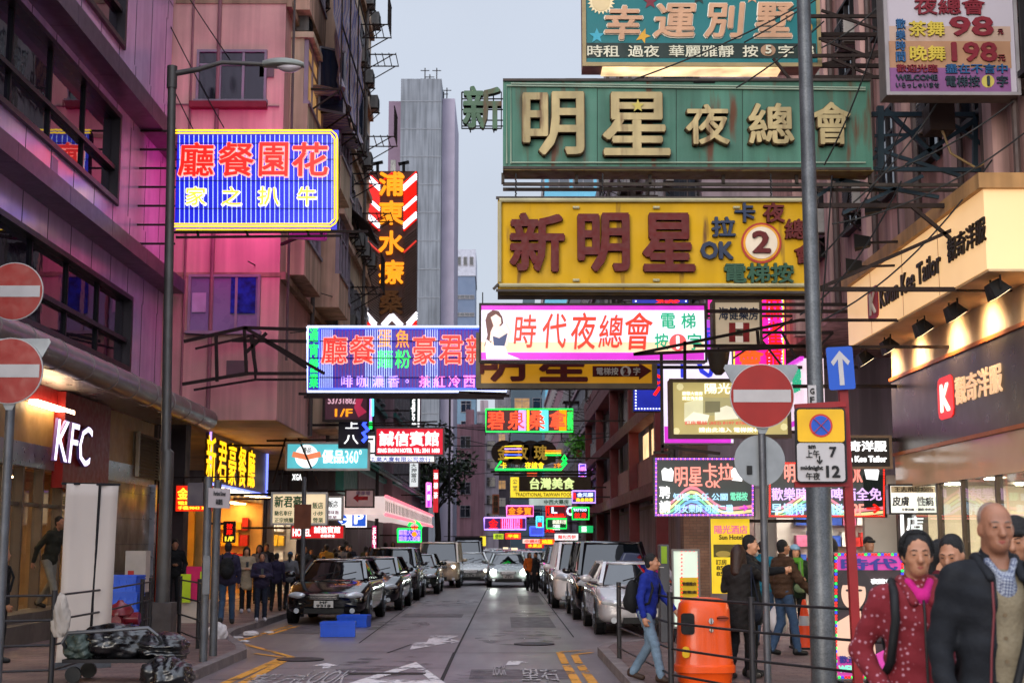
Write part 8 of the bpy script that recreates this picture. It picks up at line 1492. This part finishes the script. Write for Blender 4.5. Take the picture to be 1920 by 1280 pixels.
    # hair
    if hair != 'none':
        Hh = Fld(min(res, .012)); Hh.ell(H((0, .030, .045)), ((.0765, .0935, .0935) if bald else (.081, .0945, .094)), .02, rot=RT)
        if hair == 'short' and not bald: Hh.ell(H((0, .045, -.03)), (.068, .062, .07), .03, rot=RT)
        if hair == 'bob': Hh.ell(H((0, .038, .012)), (.091, .085, .094), .03, rot=RT)
        if hair in ('long', 'tail'): Hh.cap(H((0, .07, 0)), H((0, .10, -.25 if hair == 'long' else -.2)), .085 if hair == 'long' else .045, .075 if hair == 'long' else .03, .04)
        if hair == 'long': 
            for s in (-1, 1): Hh.cap(H((s * .07, .02, .02)), H((s * .085, .01, -.2)), .03, .03, .03)
        Hh.ell(H((0, -.09, -.02)), (.075, .084, .100), .012, sub=True, rot=RT)
        for s in (-1, 1):
            if hair == 'short': Hh.ell(H((s * .09, -.03, -.055)), (.03, .05, .05), .02, sub=True, rot=RT)
        if hair == 'fringe': Hh.cap(H((-.05, -.075, .055)), H((.05, -.075, .055)), .02, .02, .02)
        if bald: Hh.ell(H((0, -.05, .10)), (.085, .11, .085), .03, sub=True, rot=RT)
        Hh.post = lambda f, X, Y, Z: f + (.0025 if not bald else .0008) * np.sin(X * 210 + Z * 60 + 3 * np.sin(Y * 60)) * np.sin(Y * 170 + Z * 35) - .002
        Hh.mesh('hair', hairm, T)
        if face and res < .0105 and not bald:
            m = MB(); rs = random.Random(9)
            for i in range(260):
                az = rs.uniform(-math.pi, math.pi); fr_ = abs(az + math.pi / 2) < 1.0 or abs(az - 1.5 * math.pi) < 1.0; mx_ = .75 if fr_ else (1.75 if hair == 'bob' else 1.35); p0 = rs.uniform(.05, .5); k_ = 1 + rs.uniform(.0, .05); pts = []
                for q in range(6): ph = p0 + (mx_ - p0) * q / 5; a_ = az + .12 * math.sin(q + i); pts.append(H((.0935 * k_ * math.sin(ph) * math.cos(a_), .032 + .097 * k_ * math.sin(ph) * math.sin(a_), .042 + .1 * k_ * math.cos(ph) - (.02 * max(0, ph - 1.2)))))
                m.tube(pts, [.0012, .0022, .0022, .002, .0016, .0006], 4)
            m.build('hair_strand', hairm, T, smooth=True)
    if cap: C_ = Fld(.012); C_.ell(H((0, .02, .06)), (.09, .103, .085), .02, rot=RT).cap(H((-.05, -.09, .055)), H((.05, -.09, .055)), .018, .018, .04); C_.post = lambda f, X, Y, Z: np.maximum(f, (hd[2] + .03) - Z); C_.mesh('cap', cap, T)
    if face:
        for s in (-1, 1):
            m = MB(); 
            for nm, c_, r_, mt in (('eye', (s * .031, -.0915, .0035), (.0125, .0042, .0042), EYED),):
                pts = [H((c_[0] + r_[0] * math.sin(math.pi * i / 5) * math.cos(2 * math.pi * j / 10), c_[1] + r_[1] * math.cos(math.pi * i / 5), c_[2] + r_[2] * math.sin(math.pi * i / 5) * math.sin(2 * math.pi * j / 10))) for i in range(6) for j in range(10)]
                m = MB(); m.add(pts, [(i * 10 + j, i * 10 + (j + 1) % 10, (i + 1) * 10 + (j + 1) % 10, (i + 1) * 10 + j) for i in range(5) for j in range(10)]); m.build(nm, mt, T, smooth=True)
            m = MB(); m.tube([H((s * .013, -.0985, .0255)), H((s * .030, -.0965, .0305)), H((s * .046, -.0835, .0265))], [.0026, .0032, .0016], 6); m.build('eyebrow', hairm if hair != 'none' and not bald else HAIRG, T, smooth=True)
        m = MB(); m.tube([H((-.021, -.0868, -.0685)), H((-.009, -.0912, -.0635)), H((0, -.0915, -.0642)), H((.009, -.0912, -.0635)), H((.021, -.0868, -.0685))], [.0015, .0042, .0038, .0042, .0015], 6); m.tube([H((-.017, -.0868, -.0715)), H((0, -.0915, -.071)), H((.017, -.0868, -.0715))], [.0015, .0048, .0015], 6); m.build('lips', LIP, T, smooth=True)
    if extra: extra(T, locals())
    sc = h / 1.70; T.location = (x, y, z); T.rotation_euler = (0, 0, yaw); T.scale = (sc, sc, sc); return T
def at_px(px, yh, yf, z=PV): Y = (CZ - z) * F / (yf - 1020); return (px - 940) * Y / F, Y, z, (yf - yh) * Y / F
def fld_part(T, name, mat, fn, res=.014): F_ = Fld(res); fn(F_); return F_.mesh(name, mat, T)
BKC = cloth('black', '#121214'); NVY = cloth('navy', '#181d2c'); DEN = cloth('denim', '#2e4058'); DEN2 = cloth('denim_pale', '#5a6c7c'); BEI = cloth('beige', '#9a8a72'); GRN = cloth('green', '#4f8a2a', bump=.5); TEA = cloth('teal', '#0f5a6e', bump=.5); BRN = cloth('brown', '#3a2618', bump=.5); MAR = cloth('maroon', '#4a141c'); OLI = cloth('olive', '#4a4a34'); GRY_ = cloth('grey', '#5a5a5e'); YEL_ = cloth('mustard', '#8a6a2a'); PUR = cloth('purple', '#241f34'); LEA = cloth('leather', '#16120f', rough=.35)
def backpack(mat, s=1.0, z=1.17, y=.19):
    def f(T, L):
        fld_part(T, 'backpack', mat, lambda q: q.ell((0, y, z), (.155 * s, .10 * s, .23 * s), .03).ell((0, y + .05, z - .08), (.12 * s, .09 * s, .12 * s), .03))
        m = MB()
        for s_ in (-1, 1): m.tube([(s_ * .10, y - .06, z + .2), (s_ * .115, .03, 1.455), (s_ * .125, -.09, 1.40), (s_ * .135, -.148, 1.25), (s_ * .16, -.10, 1.05), (s_ * .15, .08, .98)], .018, 8)
        m.build('strap', mat, T, smooth=True)
    return f
def handbag(mat, c, r):
    def f(T, L): fld_part(T, 'bag', mat, lambda q: q.ell(c, r, .02)); m = MB(); m.tube([(c[0], c[1] - r[1] * .6, c[2] + r[2] * .7), (c[0] * .8, c[1], 1.42), (c[0], c[1] + r[1] * .6, c[2] + r[2] * .7)], .008, 6); m.build('strap', mat, T)
    return f
def phone(T, L): MB().box((-.035, -.335, 1.17), (.035, -.32, 1.31)).build('phone', M('phone_black', '#101418', .2), T)
# --- near pair on the crossing
JDK = cloth('jacket_ink', '#121419', scale=3)
def oldman(T, L):
    nk = L['nk']
    # grey vest under the open jacket, plaid collar, shoulder strap
    def v(q): q.ell((0, -.008, 1.29), (.135, .112, .15), .05).ell((0, -.010, 1.10), (.128, .110, .16), .05).ell((0, -.006, .93), (.14, .112, .15), .05)
    fld_part(T, 'vest', cloth('taupe', '#6f6552', scale=8), v, .011)
    PL = bpy.data.materials.new('plaid'); PL.use_nodes = True; t = PL.node_tree; b = t.nodes['Principled BSDF']; tc = t.nodes.new('ShaderNodeTexCoord'); ck = t.nodes.new('ShaderNodeTexChecker'); ck.inputs['Scale'].default_value = 110; ck.inputs[1].default_value = (.03, .04, .09, 1); ck.inputs[2].default_value = (.22, .24, .28, 1); mp = t.nodes.new('ShaderNodeMapping'); mp.inputs['Rotation'].default_value = (0, R(38), 0); t.links.new(tc.outputs['Object'], mp.inputs[0]); t.links.new(mp.outputs[0], ck.inputs[0]); t.links.new(ck.outputs[0], b.inputs['Base Color'])
    def c(q):
        q.cap((-.055, -.055, 1.452), (-.012, -.108, 1.375), .016, .013, .01).cap((.055, -.055, 1.452), (.012, -.108, 1.375), .016, .013, .01).ell((0, -.092, 1.34), (.05, .03, .07), .02); q.cap((-.05, .02, 1.465), (.05, .02, 1.465), .022, .022, .02)
    fld_part(T, 'shirt_collar', PL, c, .008)
    fld_part(T, 'jacket_collar', JDK, lambda q: [q.cap((s_ * .078, -.0, 1.462), (s_ * .066, -.112, 1.385), .022, .017, .015) for s_ in (-1, 1)] + [q.cap((-.07, .035, 1.462), (.07, .035, 1.462), .026, .026, .02)], .009)
    m = MB(); m.tube([(.13, .10, 1.40), (.115, -.06, 1.45), (.09, -.135, 1.28), (.05, -.150, 1.12), (-.0, -.150, .95), (-.06, -.15, .8)], .017, 8); m.build('bag_strap', M('strap_black', '#0c0c0e', .7), T, smooth=True)
    m = MB()
    for z in (1.24, 1.15, 1.06, .97): m.lathe([(.009, -.004), (.009, .0)], (-.03, -.150, z), 10, axis='y')
    m.build('button', M('button_tan', '#5a4a34', .5), T)
    m = MB(); m.tube([(-.062, -.118, 1.37), (-.068, -.138, 1.25), (-.088, -.142, 1.08), (-.10, -.145, .9)], .005, 6); m.build('zip', M('zip_maroon', '#5a1a20', .5), T)
def open_jacket(gap):
    def f(F0):
        o = F0.post
        def g(f_, X, Y, Z): f_ = o(f_, X, Y, Z); w = gap(Z); return np.maximum(f_, -np.maximum(np.abs(X - w[1]) - w[0], Y + .02))
        F0.post = g
    return f
_om = Fld.mesh
OPEN = [None]
def _mesh(s, name, mat, parent):
    if name == 'jacket' and OPEN[0]: OPEN[0](s)
    return _om(s, name, mat, parent)
Fld.mesh = _mesh
def foot_at(px, Y): return cx(px, Y)
HS[0] = .85
OPEN[0] = open_jacket(lambda Z: (.052 + np.clip((1.42 - Z), 0, 1) * .11, .015 + np.clip((1.42 - Z), 0, 1) * .05))
person('elderly man with cropped grey hair in an open dark jacket over a taupe vest', onY(1862, 960, 6.4).x, 6.4, 0, onY(1856, 937, 6.4).z, yaw=R(2), top=JDK, legs=cloth('trouser_dark', '#16161a'), hair='short', hairm=HAIRG, bald=True, stride=.16, arms=('down', 'down'), res=.0085, coat=.72, headyaw=R(-5), face=1, fat=1.03, extra=oldman, skin=M('skin_tan', '#855a44', .5, 0, .22, 9, spec=.4, bump=.15))
OPEN[0] = None
DOT = bpy.data.materials.new('red_dotted_fleece'); DOT.use_nodes = True; t = DOT.node_tree; b = t.nodes['Principled BSDF']; b.inputs['Roughness'].default_value = .9; tc = t.nodes.new('ShaderNodeTexCoord'); vo = t.nodes.new('ShaderNodeTexVoronoi'); vo.inputs['Scale'].default_value = 34; vo.inputs['Randomness'].default_value = .7; rp = t.nodes.new('ShaderNodeValToRGB'); el = rp.color_ramp.elements; el[0].position = .2; el[0].color = (.34, .15, .19, 1); el[1].position = .27; el[1].color = (.13, .003, .009, 1)
t.links.new(tc.outputs['Object'], vo.inputs[0]); t.links.new(vo.outputs[0], rp.inputs[0]); t.links.new(rp.outputs[0], b.inputs['Base Color']); nb = _nz(t, 40, 4); bp = t.nodes.new('ShaderNodeBump'); bp.inputs['Strength'].default_value = .5; bp.inputs['Distance'].default_value = .01; t.links.new(nb.outputs[0], bp.inputs['Height']); t.links.new(bp.outputs[0], b.inputs['Normal'])
def redwoman(T, L):
    m = MB(); m.tube([(0, -.118, 1.40), (.0, -.140, 1.30), (0, -.140, 1.15), (0, -.148, .95), (0, -.145, .80)], .0065, 6); m.build('zip', M('zip_black', '#121010', .4), T, smooth=True)
    fld_part(T, 'blouse_collar', cloth('magenta', '#a8186a'), lambda q: q.cap((-.05, -.04, 1.462), (-.012, -.105, 1.395), .02, .02, .012).cap((.05, -.04, 1.462), (.012, -.105, 1.395), .02, .02, .012).ell((0, -.095, 1.39), (.035, .03, .04), .02), .008)
    fld_part(T, 'jacket_collar', DOT, lambda q: q.cap((-.072, -.01, 1.462), (-.045, -.12, 1.37), .026, .022, .015).cap((.072, -.01, 1.462), (.045, -.12, 1.37), .026, .022, .015).cap((-.07, .03, 1.465), (.07, .03, 1.465), .03, .03, .02), .009)
    m = MB()
    for s_ in (-1, 1): m.tube([(s_ * .105, .14, 1.33), (s_ * .118, .02, 1.462), (s_ * .128, -.09, 1.415), (s_ * .136, -.142, 1.29), (s_ * .16, -.12, 1.10), (s_ * .17, .05, 1.0)], .021, 8)
    m.build('strap', M('strap_black', '#0c0c0e', .7), T, smooth=True); fld_part(T, 'backpack', BKC, lambda q: q.ell((0, .2, 1.2), (.14, .09, .2), .03), .014)
    m = MB(); m.tube([(-.215, -.135, .99), (-.175, -.155, .92), (-.16, -.16, .90)], .006, 6); m.build('pocket_edge', BLK, T)
person('woman in a red dotted fleece jacket with dark straps', onY(1716, 1000, 6.9).x, 6.9, 0, onY(1706, 995, 6.9).z, yaw=R(-4), top=DOT, legs=cloth('trouser_dark', '#16161a'), hair='bob', hairm=HAIR, stride=.1, arms=('pocket', 'pocket'), res=.0085, coat=.77, headyaw=R(-3), face=1, fat=1.0, extra=redwoman, skin=SKIN)
HS[0] = .91
# --- people behind them
def head_person(label, px, yh, Y, hh, **k): X = onY(px, 1000, Y).x; zt = onY(px, yh, Y).z; return person(label, X, Y, k.pop('z', PV), zt - k.get('zz', PV), **{a: b for a, b in k.items() if a != 'zz'})
head_person('young man in black looking down beside the woman with earphones', 1786, 1002, 9.0, 0, yaw=R(-35), top=BKC, hair='short', nod=.5, res=.011, face=1, skin=SKIN, z=0, zz=0)
head_person('woman in maroon with tied hair and white earphones', 1763, 1013, 9.4, 0, yaw=R(75), top=MAR, hair='tail', res=.011, face=1, skin=SKIN2, z=0, zz=0)
head_person('black haired person mostly hidden behind the elderly man', 1906, 968, 8.0, 0, yaw=R(-30), top=BKC, hair='fringe', res=.011, face=1, nod=.4, z=0, zz=0)
head_person('dark haired person just showing over the poster stand', 1628, 1006, 20, 0, yaw=R(10), top=GRY_, hair='fringe', res=.016)
# blue fleece man
BLF = cloth('fleece_blue', '#0f1f6e', scale=6)
def blueman(T, L): backpack(BKC, 1.0, 1.13, .2)(T, L); m = MB(); m.tube([L['H']((.012, -.098, -.066)), L['H']((.02, -.17, -.072))], .004, 6); m.build('cigarette', M('cigarette', '#b8aca0', .6), T)
xx, YY = onY(1212, 1100, 16.4).x, 16.4
person('man in a royal blue fleece and jeans walking with a black backpack and cigarette', xx, YY, PV, onY(1212, 1038, YY).z - PV, yaw=R(62), top=BLF, legs=DEN2, hair='short', stride=.24, arms=('down', 'fwd'), res=.0105, lean=.10, face=1, headyaw=R(10), extra=blueman, shoe=M('shoe_brown', '#2f2018', .6), coat=.83)
# embracing couple
x, Y, z, h = at_px(1392, 1003, 1262); person('tall black-haired person in a black coat embracing a brown-haired woman', x + .06, Y + .12, z, h, yaw=R(70), top=BKC, legs=BKC, hair='short', arms=('hug', 'hug'), res=.011, coat=.62, nod=.3, face=1, hood=True, skin=SKIN2)
person('brown-haired woman in a dark coat leaning into the tall black-haired person', x - .10, Y - .16, z, h * .93, yaw=R(140), top=cloth('coat_dark', '#191514'), legs=BKC, hair='long', hairm=HAIRB, arms=('hug', 'phone'), res=.012, coat=.60, stride=.1, extra=handbag(NVY, (-.26, .05, .86), (.05, .15, .13)), shoe=M('shoe_strap', '#3a3634', .5))
def whitebag(T, L): w = L['W'][1][1]; fld_part(T, 'carrier_bag', M('bag_white', '#b8b0b0', .5), lambda q: q.ell((w[0], w[1] - .02, w[2] - .38), (.12, .16, .22), .03).cap((w[0], w[1], w[2] - .06), (w[0], w[1] - .02, w[2] - .25), .02, .08, .04))
x, Y, z, h = at_px(1462, 1012, 1222); person('man in a brown puffer jacket carrying a white carrier bag', x, Y, z, h, yaw=R(110), top=BRN, legs=DEN, hair='short', arms=('fwd', 'bag'), stride=.16, puff=.018, res=.013, coat=.84, face=1, extra=whitebag)
x, Y, z, h = at_px(1424, 1015, 1205); person('person in a teal puffer jacket behind the embracing couple', x, Y, z, h, yaw=R(150), top=TEA, legs=DEN, hair='short', puff=.018, res=.014, stride=.12)
x, Y, z, h = at_px(1485, 1021, 1205); person('woman with a pale blue cap, green scarf and shoulder bag', x, Y, z, h, yaw=R(10), top=cloth('jacket_blackgreen', '#1c2a1c'), legs=BKC, hair='long', cap=cloth('cap_blue', '#7a9ab0'), res=.013, face=1, skin=SKIN2, arms=('phone', 'down'), stride=.1, extra=lambda T, L: (fld_part(T, 'scarf', GRN, lambda q: q.cap((-.05, -.1, 1.44), (.06, -.1, 1.44), .05, .05, .03).cap((.05, -.13, 1.42), (.04, -.15, 1.05), .04, .05, .03)), handbag(cloth('bag_sage', '#6a7a5a'), (.02, -.2, .98), (.13, .05, .09))(T, L)))
x, Y, z, h = at_px(1552, 1008, 1215); person('woman in a lime green puffer jacket half hidden by the grey pole', x, Y, z, h, yaw=R(-160), top=GRN, legs=BKC, hair='long', puff=.02, res=.014, stride=.1)
# fast food door
x = onY(95, 1000, 24.6).x; z0 = CZ - 118 * 24.6 / F
MB_ = MB().box((-8.2, 20.5, PV), (-7.35, 27.7, z0 - .14)).box((-8.2, 20.8, z0 - .14), (-7.6, 27.4, z0 - .002)); tag(MB_.build('entrance_step', M('step_stone', '#5a5048', .6, 0, .2, 2)), 'brown stone entrance steps of the fast food shop', 'step')
person('man in an olive jacket and grey trousers striding out of the fast food shop', x, 24.6, z0, (1137 - 968) * 24.6 / F, yaw=R(65), top=cloth('olive_dark', '#25241c'), legs=cloth('trouser_stone', '#6f6a60'), hair='short', stride=.3, lean=.28, arms=('back', 'fwd'), res=.013, face=1)
person('person in black with a rucksack cut by the picture edge near the scuffed sign', onY(2, 1100, 19).x, 19, PV, 1.5, yaw=R(120), top=BKC, legs=BKC, hair='short', res=.016, extra=backpack(BKC, 1.15))
person('man in black standing at the orange shutter', onY(327, 1050, 32).x, 32, PV, onY(327, 1010, 32).z - PV, yaw=R(20), top=BKC, legs=cloth('trouser_dark', '#16161a'), hair='short', nod=.6, res=.014, arms=('phone', 'pocket'))
# left pavement walkers
x, Y, z, h = at_px(434, 1017, 1166); person('man in a dark jacket and jeans walking away with a black rucksack', x, Y, z, h, yaw=R(186), top=PUR, legs=DEN, hair='short', stride=.2, arms=('down', 'fwd'), res=.012, fat=1.15, extra=backpack(BKC, 1.0))
x, Y, z, h = at_px(497, 1035, 1160); person('woman in a dark parka and jeans looking up from her phone', x, Y, z, h, yaw=R(12), top=PUR, legs=NVY, hair='bob', arms=('phone', 'phone'), res=.012, face=1, fat=1.15, stride=.08, extra=phone, shoe=M('shoe_white', '#a09aa0', .5))
x, Y, z, h = at_px(468, 1024, 1144); person('woman in a beige coat reading her phone', x, Y, z, h, yaw=R(15), top=BEI, legs=BKC, hair='long', arms=('phone', 'phone'), nod=.7, res=.013, coat=.58, stride=.12, extra=phone, skin=SKIN2, shoe=M('shoe_white', '#a09aa0', .5))
x, Y, z, h = at_px(524, 1036, 1142); person('short-haired person in dark purple walking away', x, Y, z, h, yaw=R(180), top=PUR, legs=BKC, hair='short', stride=.18, res=.015)
x, Y, z, h = at_px(549, 1034, 1140); person('person with a blue beanie and long tail of hair in a grey jumper', x, Y, z, h, yaw=R(175), top=GRY_, legs=BKC, hair='tail', cap=cloth('beanie_blue', '#2f4a66'), stride=.15, res=.014, extra=handbag(BRN, (-.24, .02, .98), (.06, .13, .1)))
for px, yh, yf, tp, yw, lab in ((492, 1021, 1128, GRY_, 8, 'man in grey coming along the pavement behind the beige coat'), (505, 1019, 1122, NVY, 0, 'man in navy walking behind the man in grey'), (576, 1022, 1132, LEA, 0, 'man in a black leather jacket facing the camera behind the black car'), (611, 1042, 1130, TEA, 175, 'person in teal seen from behind above the black car'), (616, 1020, 1118, YEL_, 170, 'person in a mustard top in the crowd'), (634, 1034, 1118, OLI, 185, 'man in olive walking off past the second black car'), (645, 1022, 1108, GRY_, 180, 'tall person in grey walking off in the crowd'), (659, 1033, 1112, MAR, 160, 'long-haired person in maroon in the crowd'), (660, 1021, 1100, NVY, 10, 'man in navy standing tall in the far crowd'), (691, 1032, 1105, BEI, 0, 'woman in beige facing us past the crowd'), (563, 1036, 1128, BRN, 0, 'woman in brown behind the striped jumper')):
    x, Y, z, h = at_px(px, yh, yf); person(lab, x, Y, z, h, yaw=R(yw), top=tp, legs=random.choice([BKC, DEN, NVY]), hair='long' if 'woman' in lab or 'long' in lab else 'short', res=.019, stride=random.choice([.1, .15, .2]), arms=('down', 'fwd'))
# crowd further along: copies of three walkers, recoloured
proto = []
for i, (tp, hr) in enumerate(((BKC, 'short'), (OLI, 'long'), (NVY, 'short'))): x, Y, z, h = at_px(588 + 22 * i, 1028, 1112); proto.append(person(('distant walker in black in the crowd along the shops', 'distant walker in olive in the crowd along the shops', 'distant walker in navy in the crowd along the shops')[i], x, Y, z, h, yaw=R((0, 180, 170)[i]), top=tp, hair=hr, res=.024, stride=.15, group='crowd along the shops'))
rnd = random.Random(5)
for i in range(26):
    Y = rnd.uniform(46, 90); X = rnd.uniform(-5.9, -4.95) if i % 6 else rnd.uniform(3.8, 4.6); Y = Y if i % 6 else rnd.uniform(60, 95)
    c = tree_copy(proto[i % 3], (X, Y, PV), rnd.choice([0, .2, math.pi, math.pi + .2, 3.0]), group='crowd along the shops' if X < 0 else 'walkers beyond the parked vans'); k = rnd.uniform(.84, .98); c.scale = (k, k, k)
    if X > 0: c['label'] = ('distant walker in black beyond the parked vans', 'distant walker in olive beyond the parked vans', 'distant walker in navy beyond the parked vans')[i % 3]
x, Y = cx(1004, 50), 50; person('person in a long black coat standing at the road edge by the parked cars', x, Y, 0, 1.38, yaw=R(-60), top=BKC, legs=BKC, hair='short', coat=.5, res=.018); person('person in an orange jacket beside the long black coat', cx(992, 52), 52, 0, 1.36, yaw=R(20), top=cloth('orange', '#a85018'), legs=BKC, hair='long', res=.018)
